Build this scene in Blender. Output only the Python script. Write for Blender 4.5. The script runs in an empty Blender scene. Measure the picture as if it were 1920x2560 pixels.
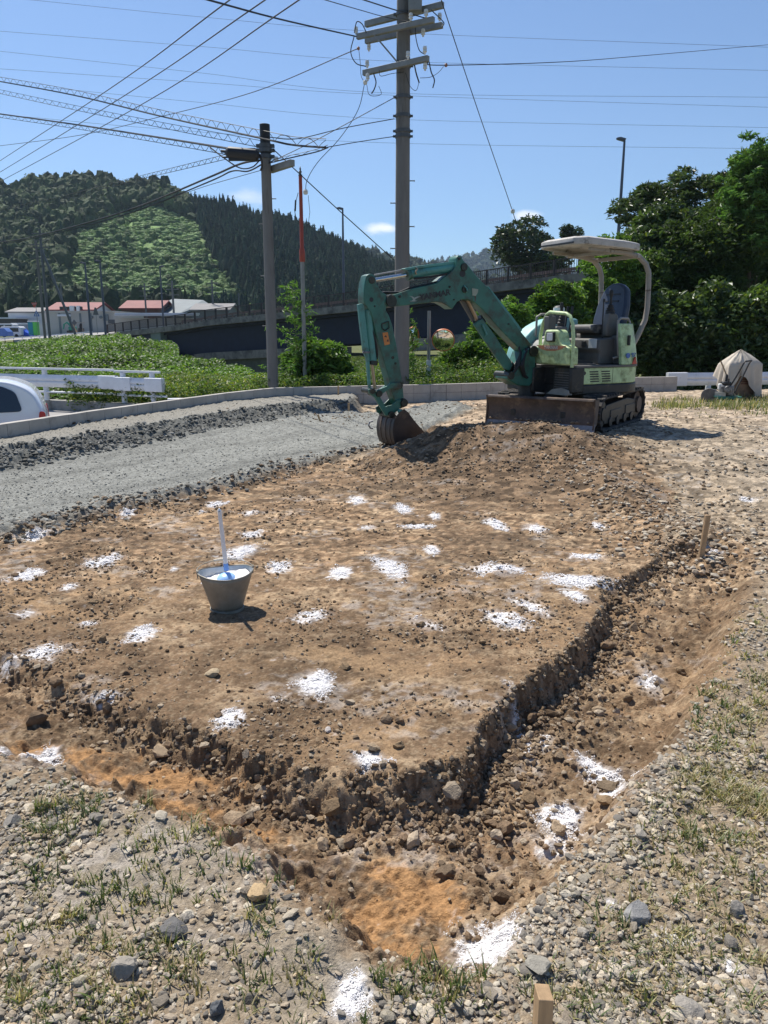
import bpy, bmesh, math, random
import numpy as np
from mathutils import Vector, Matrix
R = math.radians
sc = bpy.context.scene
# ------------------------------------------------------------------ camera
CAM_H = 1.6; PITCH = R(13.2); FPX = 1923.0
cd = bpy.data.cameras.new("camera"); cam = bpy.data.objects.new("camera", cd)
sc.collection.objects.link(cam); sc.camera = cam
cam.location = (0, 0, CAM_H); cam.rotation_euler = (R(90) - PITCH, 0, 0)
cd.sensor_fit = 'VERTICAL'; cd.sensor_height = 36.0; cd.lens = 36.0 * FPX / 2560.0
cd.clip_start = 0.05; cd.clip_end = 6000
# ------------------------------------------------------------------ light
SUN_EL = R(58); SUN_AZ = R(-35)          # azimuth from +Y, clockwise positive
sd = bpy.data.lights.new("sun", 'SUN'); sun = bpy.data.objects.new("sun", sd)
sc.collection.objects.link(sun)
sd.energy = 5.0; sd.angle = R(0.53); sd.color = (1.0, 0.95, 0.865)
_s = Vector((math.sin(SUN_AZ) * math.cos(SUN_EL), math.cos(SUN_AZ) * math.cos(SUN_EL), math.sin(SUN_EL)))
sun.rotation_euler = _s.to_track_quat('Z', 'Y').to_euler(); sun.location = _s * 50
w = bpy.data.worlds.new("World"); sc.world = w; w.use_nodes = True
nt = w.node_tree; nt.nodes.clear()
wo = nt.nodes.new('ShaderNodeOutputWorld'); bg = nt.nodes.new('ShaderNodeBackground')
sky = nt.nodes.new('ShaderNodeTexSky'); sky.sky_type = 'NISHITA'; sky.sun_disc = False
sky.sun_elevation = SUN_EL; sky.sun_rotation = SUN_AZ; sky.altitude = 150
sky.air_density = 1.0; sky.dust_density = 0.4; sky.ozone_density = 2.2
bg.inputs['Strength'].default_value = 0.074
# a few small puffs of cumulus low in the sky, and bluer air than the model's zenith
tc = nt.nodes.new('ShaderNodeTexCoord')
def wn(t, **k):
    n = nt.nodes.new(t)
    for a, b in k.items(): setattr(n, a, b)
    return n
def wl(a, b): nt.links.new(a, b)
cn = wn('ShaderNodeTexNoise'); cn.inputs['Scale'].default_value = 28; cn.inputs['Detail'].default_value = 5
wmap = wn('ShaderNodeMapping'); wmap.inputs['Scale'].default_value = (1, 1, 2.4)
wl(tc.outputs['Generated'], wmap.inputs['Vector']); wl(wmap.outputs['Vector'], cn.inputs['Vector'])
cloud_sum = None
for (px, py, rx, rz, st) in [(965, 570, .030, .0075, .9), (1312, 540, .018, .007, .75), (622, 492, .030, .011, .45), (1390, 612, .012, .004, .35)]:
    a = (px - 960) / FPX; b = -(py - 1280) / FPX
    d = Vector((a, math.cos(PITCH) + b * math.sin(PITCH), -math.sin(PITCH) + b * math.cos(PITCH))).normalized()
    sub = wn('ShaderNodeVectorMath', operation='SUBTRACT'); sub.inputs[1].default_value = d
    wl(tc.outputs['Generated'], sub.inputs[0])
    mul = wn('ShaderNodeVectorMath', operation='MULTIPLY'); mul.inputs[1].default_value = (1 / rx, 1 / rx, 1 / rz)
    wl(sub.outputs[0], mul.inputs[0])
    ln = wn('ShaderNodeVectorMath', operation='LENGTH'); wl(mul.outputs[0], ln.inputs[0])
    ad = wn('ShaderNodeMath', operation='MULTIPLY_ADD'); wl(cn.outputs['Fac'], ad.inputs[0]); ad.inputs[1].default_value = -1.6; wl(ln.outputs['Value'], ad.inputs[2])
    mr = wn('ShaderNodeMapRange'); mr.interpolation_type = 'SMOOTHSTEP'
    mr.inputs['From Min'].default_value = .35; mr.inputs['From Max'].default_value = -.55
    mr.inputs['To Min'].default_value = 0; mr.inputs['To Max'].default_value = st
    wl(ad.outputs[0], mr.inputs['Value'])
    if cloud_sum is None: cloud_sum = mr.outputs[0]
    else:
        mx = wn('ShaderNodeMath', operation='MAXIMUM'); wl(cloud_sum, mx.inputs[0]); wl(mr.outputs[0], mx.inputs[1]); cloud_sum = mx.outputs[0]
tint = wn('ShaderNodeMix', data_type='RGBA', blend_type='MULTIPLY'); tint.inputs[0].default_value = 1
SKY_TINT = (0.84, 1.02, 1.24, 1)
wl(sky.outputs[0], tint.inputs[6]); tint.inputs[7].default_value = SKY_TINT
cm = wn('ShaderNodeMix', data_type='RGBA'); wl(cloud_sum, cm.inputs[0]); wl(tint.outputs[2], cm.inputs[6]); cm.inputs[7].default_value = (11.5, 11.6, 12.2, 1)
wl(cm.outputs[2], bg.inputs['Color']); wl(bg.outputs[0], wo.inputs['Surface'])
sc.view_settings.view_transform = 'Standard'; sc.view_settings.look = 'None'
sc.view_settings.exposure = 0.50; sc.view_settings.gamma = 1.0
sc.render.engine = 'CYCLES'
sc.cycles.max_bounces = 6; sc.cycles.diffuse_bounces = 3; sc.cycles.glossy_bounces = 2
sc.cycles.transmission_bounces = 3; sc.cycles.transparent_max_bounces = 6; sc.cycles.volume_bounces = 0
sc.cycles.use_denoising = True
rng = np.random.default_rng(7); random.seed(7)
# ------------------------------------------------------------------ picture -> place (full-size pixels 1920x2560)
def ray(px, py):
    a = (px - 960) / FPX; b = -(py - 1280) / FPX
    return (a, math.cos(PITCH) + b * math.sin(PITCH), -math.sin(PITCH) + b * math.cos(PITCH))
def G(px, py, z=0.0):
    d = ray(px, py); t = (z - CAM_H) / d[2]; return (d[0] * t, d[1] * t)
def AT(px, py, y):
    d = ray(px, py); t = y / d[1]; return Vector((d[0] * t, y, CAM_H + d[2] * t))
# ------------------------------------------------------------------ objects
def link(o, parent=None):
    sc.collection.objects.link(o)
    if parent is not None: o.parent = parent
    return o
def tag(o, label=None, cat=None, group=None, kind=None):
    if label: o['label'] = label
    if cat: o['category'] = cat
    if group: o['group'] = group
    if kind: o['kind'] = kind
    return o
def thing(name, label, cat, loc=(0, 0, 0), rotz=0, group=None):
    o = bpy.data.objects.new(name, None); link(o); o.location = loc; o.rotation_euler = (0, 0, rotz)
    o.empty_display_size = .2
    return tag(o, label, cat, group)
def copy_tree(o, parent=None):
    c = o.copy(); link(c, parent)
    for ch in list(o.children): copy_tree(ch, c)
    return c
def mesh_np(name, V, Fc, mat=None, parent=None, col=None, smooth=False):
    V = np.ascontiguousarray(V, dtype=np.float32); Fc = np.ascontiguousarray(Fc, dtype=np.int32)
    me = bpy.data.meshes.new(name); k = Fc.shape[1]
    me.vertices.add(len(V)); me.vertices.foreach_set('co', V.ravel())
    me.loops.add(Fc.size); me.loops.foreach_set('vertex_index', Fc.ravel())
    me.polygons.add(len(Fc)); me.polygons.foreach_set('loop_start', np.arange(0, Fc.size, k, dtype=np.int32))
    if smooth: me.polygons.foreach_set('use_smooth', np.ones(len(Fc), dtype=bool))
    else: me.polygons.foreach_set('use_smooth', np.zeros(len(Fc), dtype=bool))
    me.update(calc_edges=True)
    if col is not None:
        a = me.color_attributes.new('col', 'FLOAT_COLOR', 'POINT')
        c4 = np.ones((len(V), 4), dtype=np.float32); c4[:, :3] = col
        a.data.foreach_set('color', c4.ravel())
    if mat: me.materials.append(mat)
    o = bpy.data.objects.new(name, me); return link(o, parent)
class MB:
    def __init__(s, T=None): s.v = []; s.f = []; s.T = T
    def add(s, vs, fs, M=None):
        n = len(s.v)
        for p in vs:
            p = Vector(p)
            if M is not None: p = M @ p
            if s.T is not None: p = s.T @ p
            s.v.append(p)
        s.f += [tuple(i + n for i in f) for f in fs]; return s
    def box(s, x0, x1, y0, y1, z0, z1, M=None, taper=0, tz=None):
        t = taper
        vs = [(x0, y0, z0), (x1, y0, z0), (x1, y1, z0), (x0, y1, z0),
              (x0 + t, y0 + t, z1), (x1 - t, y0 + t, z1), (x1 - t, y1 - t, z1), (x0 + t, y1 - t, z1)]
        return s.add(vs, [(0, 3, 2, 1), (4, 5, 6, 7), (0, 1, 5, 4), (1, 2, 6, 5), (2, 3, 7, 6), (3, 0, 4, 7)], M)
    def prism(s, pts, a0, a1, axis='y', M=None, loose=False):
        # pts: 2-D outline; axis 'y': pts are (x,z) extruded in y; 'z': (x,y) in z; 'x': (y,z) in x
        n = len(pts); f = {'y': lambda p, a: (p[0], a, p[1]), 'z': lambda p, a: (p[0], p[1], a), 'x': lambda p, a: (a, p[0], p[1])}[axis]
        vs = [f(p, a0) for p in pts] + [f(p, a1) for p in pts]
        fs = [tuple(range(n)), tuple(range(2 * n - 1, n - 1, -1))]
        fs += [(i, i + n, (i + 1) % n + n, (i + 1) % n) for i in range(n)]
        return s.add(vs, fs, M)
    def bar(s, p, q, wd, ht=None, up=(0, 0, 1), M=None):
        ht = ht or wd; p = Vector(p); q = Vector(q); d = (q - p); L = d.length; d.normalize()
        u = Vector(up)
        if abs(d.dot(u)) > .98: u = Vector((1, 0, 0))
        sx = d.cross(u).normalized(); sz = sx.cross(d).normalized()
        vs = []
        for e in (p, q):
            for (a, b) in ((-1, -1), (1, -1), (1, 1), (-1, 1)): vs.append(e + sx * a * wd / 2 + sz * b * ht / 2)
        return s.add(vs, [(0, 1, 2, 3), (7, 6, 5, 4), (0, 4, 5, 1), (1, 5, 6, 2), (2, 6, 7, 3), (3, 7, 4, 0)], M)
    def tube(s, pts, r, n=8, M=None, cap=True):
        pts = [Vector(p) for p in pts]; rs = r if isinstance(r, (list, tuple)) else [r] * len(pts)
        vs = []; fs = []; prev = None
        for i, p in enumerate(pts):
            d = (pts[min(i + 1, len(pts) - 1)] - pts[max(i - 1, 0)])
            if d.length < 1e-9: d = Vector((0, 0, 1))
            d.normalize()
            if prev is None:
                u = Vector((0, 0, 1)) if abs(d.z) < .9 else Vector((1, 0, 0))
                a = d.cross(u).normalized()
            else:
                a = (prev - d * prev.dot(d)); a = a.normalized() if a.length > 1e-6 else d.orthogonal().normalized()
            prev = a; b = d.cross(a)
            for k in range(n):
                t = 2 * math.pi * k / n; vs.append(p + (a * math.cos(t) + b * math.sin(t)) * rs[i])
        for i in range(len(pts) - 1):
            for k in range(n):
                fs.append((i * n + k, i * n + (k + 1) % n, (i + 1) * n + (k + 1) % n, (i + 1) * n + k))
        if cap: fs += [tuple(range(n - 1, -1, -1)), tuple((len(pts) - 1) * n + k for k in range(n))]
        return s.add(vs, fs, M)
    def cyl(s, p, q, r, n=16, r2=None, M=None): return s.tube([p, q], [r, r if r2 is None else r2], n, M)
    def lathe(s, prof, c=(0, 0, 0), n=24, M=None, sx=1, sy=1):
        vs = []; fs = []; c = Vector(c); m = len(prof)
        for k in range(n):
            t = 2 * math.pi * k / n
            for (r, z) in prof: vs.append(c + Vector((r * math.cos(t) * sx, r * math.sin(t) * sy, z)))
        for k in range(n):
            for i in range(m - 1):
                a = k * m + i; b = ((k + 1) % n) * m + i
                fs.append((a, b, b + 1, a + 1))
        return s.add(vs, fs, M)
    def build(s, name, mat, parent=None, bevel=0, smooth=40, seg=2):
        me = bpy.data.meshes.new(name); me.from_pydata([tuple(v) for v in s.v], [], s.f)
        bm = bmesh.new(); bm.from_mesh(me)
        bmesh.ops.remove_doubles(bm, verts=bm.verts, dist=1e-6)
        bmesh.ops.recalc_face_normals(bm, faces=bm.faces); bm.to_mesh(me); bm.free()
        if smooth:
            me.polygons.foreach_set('use_smooth', np.ones(len(me.polygons), dtype=bool))
            me.set_sharp_from_angle(angle=R(smooth))
        if mat: me.materials.append(mat)
        o = bpy.data.objects.new(name, me); link(o, parent)
        if bevel:
            b = o.modifiers.new('bevel', 'BEVEL'); b.width = bevel; b.segments = seg; b.limit_method = 'ANGLE'; b.angle_limit = R(35)
        return o
def rounded(pts, r, n=4):
    out = []; m = len(pts)
    for i in range(m):
        p0 = Vector(pts[i - 1]).to_2d(); p = Vector(pts[i]).to_2d(); p1 = Vector(pts[(i + 1) % m]).to_2d()
        a = (p0 - p); b = (p1 - p); ra = min(r, a.length * .45, b.length * .45)
        A = p + a.normalized() * ra; B = p + b.normalized() * ra
        for k in range(n + 1):
            t = k / n; out.append(tuple(A * (1 - t) ** 2 + p * 2 * t * (1 - t) + B * t * t))
    return out
# ------------------------------------------------------------------ materials
def mat(name, base, rough=.6, metal=0.0, var=.12, vs=6.0, bump=0.0, bs=30.0, dirt=None, damt=.5, ds=4.0, attr=False, world=False,
        trans=0.0, spec=.5, coat=0.0, vscale=(1, 1, 1)):
    m = bpy.data.materials.new(name); m.use_nodes = True; t = m.node_tree; N = t.nodes; Lk = t.links.new
    bs_ = N['Principled BSDF']; out = N['Material Output']
    bs_.inputs['Roughness'].default_value = rough; bs_.inputs['Metallic'].default_value = metal
    bs_.inputs['Specular IOR Level'].default_value = spec; bs_.inputs['Coat Weight'].default_value = coat
    if world: src = N.new('ShaderNodeNewGeometry').outputs['Position']
    else: src = N.new('ShaderNodeTexCoord').outputs['Object']
    mp = N.new('ShaderNodeMapping'); mp.inputs['Scale'].default_value = vscale; Lk(src, mp.inputs['Vector']); src = mp.outputs[0]
    if attr:
        at = N.new('ShaderNodeAttribute'); at.attribute_name = 'col'; c = at.outputs['Color']
    else:
        rgb = N.new('ShaderNodeRGB'); rgb.outputs[0].default_value = (*base, 1); c = rgb.outputs[0]
    if var:
        n = N.new('ShaderNodeTexNoise'); n.inputs['Scale'].default_value = vs; n.inputs['Detail'].default_value = 6; n.inputs['Roughness'].default_value = .65
        Lk(src, n.inputs['Vector'])
        mr = N.new('ShaderNodeMapRange'); mr.inputs['From Min'].default_value = .3; mr.inputs['From Max'].default_value = .7
        mr.inputs['To Min'].default_value = 1 - var; mr.inputs['To Max'].default_value = 1 + var; Lk(n.outputs['Fac'], mr.inputs['Value'])
        hs = N.new('ShaderNodeVectorMath'); hs.operation = 'SCALE'; Lk(c, hs.inputs[0]); Lk(mr.outputs[0], hs.inputs['Scale']); c = hs.outputs[0]
    if dirt:
        n = N.new('ShaderNodeTexNoise'); n.inputs['Scale'].default_value = ds; n.inputs['Detail'].default_value = 8; n.inputs['Roughness'].default_value = .7
        Lk(src, n.inputs['Vector'])
        mr = N.new('ShaderNodeMapRange'); mr.inputs['From Min'].default_value = .64 - damt * .28; mr.inputs['From Max'].default_value = .78 - damt * .22
        Lk(n.outputs['Fac'], mr.inputs['Value'])
        mx = N.new('ShaderNodeMix'); mx.data_type = 'RGBA'; Lk(mr.outputs[0], mx.inputs[0]); Lk(c, mx.inputs[6]); mx.inputs[7].default_value = (*dirt, 1); c = mx.outputs[2]
    Lk(c, bs_.inputs['Base Color'])
    if bump:
        n = N.new('ShaderNodeTexNoise'); n.inputs['Scale'].default_value = bs; n.inputs['Detail'].default_value = 6; n.inputs['Roughness'].default_value = .6
        Lk(src, n.inputs['Vector'])
        b = N.new('ShaderNodeBump'); b.inputs['Strength'].default_value = 1; b.inputs['Distance'].default_value = bump; Lk(n.outputs['Fac'], b.inputs['Height']); Lk(b.outputs[0], bs_.inputs['Normal'])
    if trans:
        tr = N.new('ShaderNodeBsdfTranslucent'); ms = N.new('ShaderNodeMixShader'); ms.inputs[0].default_value = trans
        br = N.new('ShaderNodeVectorMath'); br.operation = 'MULTIPLY'; br.inputs[1].default_value = (1.45, 1.6, .75); Lk(c, br.inputs[0])
        Lk(br.outputs[0], tr.inputs['Color']); Lk(bs_.outputs[0], ms.inputs[1]); Lk(tr.outputs[0], ms.inputs[2]); Lk(ms.outputs[0], out.inputs['Surface'])
    return m
def glow_free(name, c, r=.5): return mat(name, c, r, var=.05)
# ------------------------------------------------------------------ noise
_tab = np.random.default_rng(3).random((8, 256, 256))
def vnoise(x, y, seed=0):
    T = _tab[seed % 8]; xi = np.floor(x).astype(int); yi = np.floor(y).astype(int); fx = x - xi; fy = y - yi
    fx = fx * fx * (3 - 2 * fx); fy = fy * fy * (3 - 2 * fy); s = seed * 37
    a = T[(xi + s) & 255, (yi + s) & 255]; b = T[(xi + 1 + s) & 255, (yi + s) & 255]; c = T[(xi + s) & 255, (yi + 1 + s) & 255]; d = T[(xi + 1 + s) & 255, (yi + 1 + s) & 255]
    return (a * (1 - fx) + b * fx) * (1 - fy) + (c * (1 - fx) + d * fx) * fy
def fbm(x, y, o=4, seed=0, g=.5):
    v = 0; a = 1; t = 0
    for i in range(o):
        v = v + a * vnoise(x, y, seed + i); t += a; a *= g; x = x * 2.03 + 11.3; y = y * 2.03 + 5.7
    return v / t
def worley(x, y, seed=0):
    A = _tab[seed % 8]; B = _tab[(seed + 1) % 8]; C = _tab[(seed + 2) % 8]
    xi = np.floor(x).astype(int); yi = np.floor(y).astype(int); best = np.full(x.shape, 9.0); cid = np.zeros(x.shape)
    for i in (-1, 0, 1):
        for j in (-1, 0, 1):
            cx = xi + i; cy = yi + j; u = cx & 255; v = cy & 255
            d = (x - cx - A[u, v]) ** 2 + (y - cy - B[u, v]) ** 2
            m = d < best; best = np.where(m, d, best); cid = np.where(m, C[u, v], cid)
    return np.sqrt(best), cid
def sst(x, a, b):
    t = np.clip((x - a) / (b - a), 0, 1); return t * t * (3 - 2 * t)
def sdf_poly(x, y, P):
    # signed distance, positive inside
    P = np.asarray(P, dtype=float); d = np.full(x.shape, 1e9); ins = np.zeros(x.shape, dtype=bool); n = len(P)
    for i in range(n):
        ax, ay = P[i]; bx, by = P[(i + 1) % n]; ex, ey = bx - ax, by - ay
        t = np.clip(((x - ax) * ex + (y - ay) * ey) / (ex * ex + ey * ey + 1e-12), 0, 1)
        d = np.minimum(d, (x - ax - t * ex) ** 2 + (y - ay - t * ey) ** 2)
        c = ((ay > y) != (by > y)) & (x < (bx - ax) * (y - ay) / (by - ay + 1e-12) + ax); ins ^= c
    d = np.sqrt(d); return np.where(ins, d, -d)
# px, py, half width px, half height px, tilt(px skew), strength, z, label
LIME = [
 (1215, 2335, 88, 82, 0, 1.0, -.04, 'largest white powder heap, just above the stake at the bottom edge'),
 (870, 2500, 60, 62, 0, .8, 0, 'white powder patch cut by the bottom edge, topped by a tan pebble'),
 (1400, 2030, 52, 45, 0, .95, -.12, 'white powder heap with a stone in it in the near end of the trench'),
 (1385, 2095, 62, 40, 0, .35, -.12, 'thin powder scatter below the stone-topped heap in the trench'),
 (1500, 1905, 46, 48, 30, .85, -.12, 'bright white powder smear in the middle of the right trench'),
 (1535, 1960, 36, 40, 14, .4, -.1, 'faint powder tail trailing toward the near trench corner'),
 (1625, 1690, 44, 34, -18, .42, -.12, 'scattered pale powder on the trench floor toward the far end'),
 (1310, 1800, 20, 62, 22, .5, -.05, 'white powder spilled down the dark cut face of the platform'),
 (1350, 1845, 48, 18, 0, .4, -.14, 'powder sprinkled on the rubble at the foot of the cut face'),
 (103, 1880, 42, 30, 0, .95, -.05, 'white powder heap with a pebble at the left end of the front trench'),
 (20, 1885, 30, 10, 0, .3, -.05, 'faint powder line touching the left edge beside the trench'),
 (925, 1900, 42, 20, 0, .9, 0, 'white powder patch nearest to the front edge of the platform'),
 (575, 1795, 34, 27, 0, .95, 0, 'round white powder patch on the front left of the platform'),
 (790, 1707, 44, 29, 0, .98, 0, 'brightest round powder patch in the front middle of the platform'),
 (690, 1745, 18, 8, 0, .3, 0, 'tiny powder fleck left below the brightest round patch'),
 (270, 1735, 38, 12, 6, .5, 0, 'white powder on the lip of the platform above the front trench'),
 (354, 1587, 38, 22, 0, .85, 0, 'white powder patch left of and below the metal bucket'),
 (90, 1635, 66, 28, -45, .5, 0, 'slanting powder streak near the left edge of the platform'),
 (65, 1438, 34, 17, -8, .85, 0, 'white powder patch near the left edge, level with the bucket rim'),
 (255, 1405, 36, 16, -8, .85, 0, 'white powder patch midway between the left edge and the bucket'),
 (220, 1557, 24, 10, -10, .5, 0, 'small slanted powder patch left of the bucket'),
 (85, 1345, 32, 12, -12, .6, 0, 'powder streak below the gravel edge at far left'),
 (65, 1535, 34, 16, 0, .25, 0, 'thin powder on small stones at the left edge'),
 (175, 1470, 30, 14, 0, .2, 0, 'faint powder dusting below the two left patches'),
 (320, 1288, 17, 7, 0, .9, 0, 'small bright powder dot just below the gravel edge'),
 (540, 1260, 26, 9, -5, .75, 0, 'small powder patch above the scoop handle near the gravel edge'),
 (505, 1282, 14, 4, 0, .5, 0, 'tiny powder dash left above the scoop handle'),
 (625, 1283, 22, 5, -6, .4, 0, 'thin powder dash right above the scoop handle'),
 (628, 1338, 28, 8, 0, .6, 0, 'powder between two dark clods behind the bucket'),
 (602, 1382, 36, 20, -20, .85, 0, 'white powder patch right behind the scoop handle'),
 (697, 1418, 28, 16, 0, .8, 0, 'round powder patch right of the bucket rim'),
 (850, 1432, 28, 18, 0, .75, 0, 'powder patch left of the long curved streak'),
 (975, 1420, 34, 26, 32, .85, 0, 'curved white powder streak in the middle of the platform'),
 (435, 1422, 13, 7, 0, .6, 0, 'powder dab on a clod left of the bucket'),
 (895, 1252, 24, 12, 0, .5, 0, 'faint powder patch in the back middle near the spoil heap'),
 (920, 1320, 26, 8, 0, .3, 0, 'powder over a crumbly lump in the back middle'),
 (1008, 1273, 22, 11, 12, .8, 0, 'small slanted powder patch below the digger bucket'),
 (1048, 1316, 40, 6, 0, .85, 0, 'thin horizontal white powder line in the back middle'),
 (1090, 1292, 14, 10, 0, .65, 0, 'small faint powder dot right of the slanted back patch'),
 (1082, 1378, 20, 11, 4, .75, 0, 'small powder patch right of the curved streak'),
 (1243, 1313, 24, 14, 16, .75, 0, 'slanted powder patch left of its soft twin below the spoil heap'),
 (1340, 1320, 30, 13, 0, .6, 0, 'soft round powder patch right of its slanted twin below the spoil heap'),
 (1497, 1319, 18, 11, 0, .7, 0, 'rightmost small powder patch at the back of the platform'),
 (1465, 1391, 44, 7, 4, .75, 0, 'thin flat powder patch above the wedge-shaped one'),
 (1240, 1425, 62, 16, -16, .85, 0, 'tapering powder streak pointing right toward the wedge-shaped patch'),
 (1440, 1452, 80, 14, 4, 1.0, 0, 'wide wedge-shaped white powder patch at the head of the trench'),
 (1440, 1490, 30, 16, 10, .7, 0, 'powder tail hanging below the wide wedge-shaped patch'),
 (1330, 1520, 40, 26, 32, .45, 0, 'pale powder scatter right of the two-part patch'),
 (1265, 1550, 48, 26, 34, .75, 0, 'two-part white powder patch before the trench head'),
 (1060, 1560, 44, 24, 36, .28, 0, 'faint slanting powder dusting in the middle right of the platform'),
 (780, 1540, 46, 20, -22, .5, 0, 'broken powder patch to the right of the bucket shadow'),
 (1870, 1245, 28, 6, 0, .45, .05, 'pale powder on stones near the right edge'),
 (1780, 1368, 32, 9, 0, .4, .03, 'powder dusting beside the upright stake on the right'),
 (1840, 2430, 70, 50, 20, .32, 0, 'wide thin powder over the grey stones at the lower right corner'),
 (1690, 2350, 90, 34, 30, .18, 0, 'thin powder band dusting the stones right of the largest heap'),
 (1530, 2275, 30, 20, 0, .3, 0, 'pale powder patch left of the blocky grey rock'),
]
# ================================================================== GROUND (one sheet, real relief)
def GP(L, z=0.0): return [G(a, b, z) for a, b in L]
PLAT = GP([(1150, 1925), (1205, 1860), (1222, 1805), (1300, 1740), (1355, 1690), (1392, 1648), (1452, 1603), (1510, 1540), (1522, 1462), (1590, 1440), (1640, 1400), (1700, 1250), (1560, 1180),
           (1200, 1150), (700, 1170), (0, 1300), (-700, 1500), (-900, 1900), (-300, 1560), (0, 1640), (110, 1680), (200, 1720), (300, 1745), (420, 1785), (560, 1845), (660, 1890), (780, 1925), (920, 1945), (1050, 1945)])
OUTER = GP([(-900, 1700), (-300, 1830), (0, 1910), (120, 1935), (250, 1985), (400, 2040), (560, 2110), (700, 2180), (790, 2280), (870, 2370), (990, 2445), (1240, 2455), (1350, 2350), (1430, 2200), (1510, 2080),
            (1610, 1980), (1710, 1860), (1800, 1690), (1850, 1560), (1890, 1440), (1890, 1380), (1800, 1345), (1700, 1370), (1560, 1400), (1200, 1300), (200, 1300), (-900, 1500)])
GR_OUT = GP([(-900, 1560), (0, 1343), (151, 1313), (301, 1276), (573, 1219), (784, 1162), (964, 1132)], .03) + GP([(1060, 1090), (1190, 1056), (1120, 1040), (905, 1038)], .07) + [(-0.6, 17.4), (-2.5, 17.2), (-3.7, 14.2), (-5.2, 10.4), (-8, 6), (-10, 2)]
CREST = GP([(-900, 1260), (0, 1120), (241, 1083), (482, 1041), (723, 1008), (870, 1000)], .24)
SHELF = CREST + [(-0.35, 17.8), (-2.5, 17.8), (-3.9, 14.6), (-5.6, 10.4), (-9, 5)]
# ---- coloured ground patches in world metres: (x, y, rx, ry)
ORANGE = [(*G(985, 2270, -.15), .26, .14), (*G(1000, 2200, -.15), .2, .1), (*G(960, 2330, -.1), .16, .09), (*G(330, 1965, -.12), .42, .10), (*G(620, 2095, -.12), .2, .07), (*G(180, 1900, -.12), .3, .07), (*G(450, 2020, -.1), .2, .06)]
TAN = [(*G(1480, 1580, -.1), .5, .5), (*G(1600, 1650, -.15), .35, .4), (*G(520, 1300), .5, .3), (*G(900, 1650), .6, .3), (*G(200, 1500), .7, .4), (*G(1250, 1450), .6, .25), (*G(1000, 1850), .4, .2)]
GREYP = [(*G(450, 2080), .35, .25), (*G(860, 2400), .32, .14), (*G(800, 2480), .2, .12), (*G(300, 2200), .3, .2)]
DARKP = [(*G(1350, 1230, .05), .9, .5), (*G(1480, 1260, .05), .5, .5), (*G(900, 1230), .8, .3), (*G(1250, 1350), .5, .3)]
def lime_mask(x, y):
    m = np.zeros(x.shape)
    for (px, py, hw, hh, sk, st, z0, lab) in LIME:
        x0, y0 = G(px, py, z0); rx = abs(G(px + hw, py, z0)[0] - x0); ry = abs(G(px, py - hh, z0)[1] - y0); skx = G(px + sk, py, z0)[0] - x0
        k = (abs(x - x0) < rx * 3 + abs(skx)) & (abs(y - y0) < ry * 3)
        if not k.any(): continue
        v = (y[k] - y0) / ry; u = (x[k] - x0 + v * skx * .8) / rx; m[k] = np.maximum(m[k], np.exp(-(u * u + v * v) * 1.05) * (.45 + .75 * st))
    return m
def blob(x, y, L, p=1.0):
    m = 0
    for (cx, cy, rx, ry) in L: m = np.maximum(m, np.exp(-(((x - cx) / rx) ** 2 + ((y - cy) / ry) ** 2) * p))
    return m
def regions(x, y):
    wx = (fbm(x * 3, y * 3, 4, 1) - .5) * .16; wy = (fbm(x * 3 + 40, y * 3, 4, 2) - .5) * .16
    wf = (fbm(x * 16, y * 16, 4, 3) - .5) * .11
    X = x + wx + wf; Y = y + wy + wf
    dp = sdf_poly(X, Y, PLAT); do = sdf_poly(X, Y, OUTER)
    sc_ = np.clip(y / 8, .3, 1)
    dg = sdf_poly(x + wx * 1.2, y + wy * 1.2, GR_OUT); ds = sdf_poly(x + wx * .8, y + wy * .8, SHELF)
    return dp, do, dg, ds
def macro(x, y):
    """height without the finest relief"""
    dp, do, dg, ds = regions(x, y)
    z = np.zeros(x.shape)
    # the ground rises to the pad the machine stands on, and falls again behind it
    rx = sst(x, -.2, 1.7)
    padr = sst(y, 6.4, 9.6) * rx; z = z + .25 * padr * (1 - .85 * sst(y, 13.0, 17.5))
    # heap pushed up in front of the blade
    hp = np.exp(-((x - 1.15) / 1.0) ** 2 - ((y - 9.35) / .62) ** 2) * .30 + np.exp(-((x - 2.25) / .55) ** 2 - ((y - 9.1) / .5) ** 2) * .15 \
        + np.exp(-((x - .35) / .7) ** 2 - ((y - 9.6) / .5) ** 2) * .10 + np.exp(-((x - 1.3) / 1.7) ** 2 - ((y - 14.2) / .7) ** 2) * .10
    z = z + hp * (.75 + .5 * fbm(x * 3, y * 3, 3, 5))
    # right bank of loose spoil beside the far end of the trench
    z = z + .10 * np.exp(-((x - (2.35 - .05 * (y - 5.5))) / .35) ** 2) * sst(y, 5.0, 5.8) * (1 - sst(y, 7.5, 9.5))
    # gravel bed and its shelf
    z = z + .07 * sst(dg, -.05, .28) + .02 * np.exp(-((dg - .12) / .14) ** 2) + .17 * sst(ds, -.55, .04) * (dg > 0)
    # trench
    wall = sst(dp, .03, -.045); left = sst(-x, .0, .6)
    front = sst(-x, -.25, .0); wall = wall * (1 - front) + sst(dp, .05, -.16) * front
    bank = sst(do, .0, .19)
    dep = .125 + .05 * fbm(x * 2, y * 2, 2, 6)
    dep = dep * (1 - .5 * sst(-x, .2, 1.6)) * (1 - .5 * sst(y, 3.8, 5.3))
    z = z - dep * wall * bank
    # spoil lip
    z = z + .025 * np.exp(-((do + .06) / .09) ** 2) * (fbm(x * 5, y * 5, 3, 7) * 1.6 - .3) * (dp < -.1)
    # platform crumbles near its edge
    z = z + .02 * (fbm(x * 1.3, y * 1.3, 3, 4) - .5) + .014 * (fbm(x * 6, y * 6, 3, 2) - .5) * 1.5
    return z, dp, do, dg, ds, wall * bank
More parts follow.
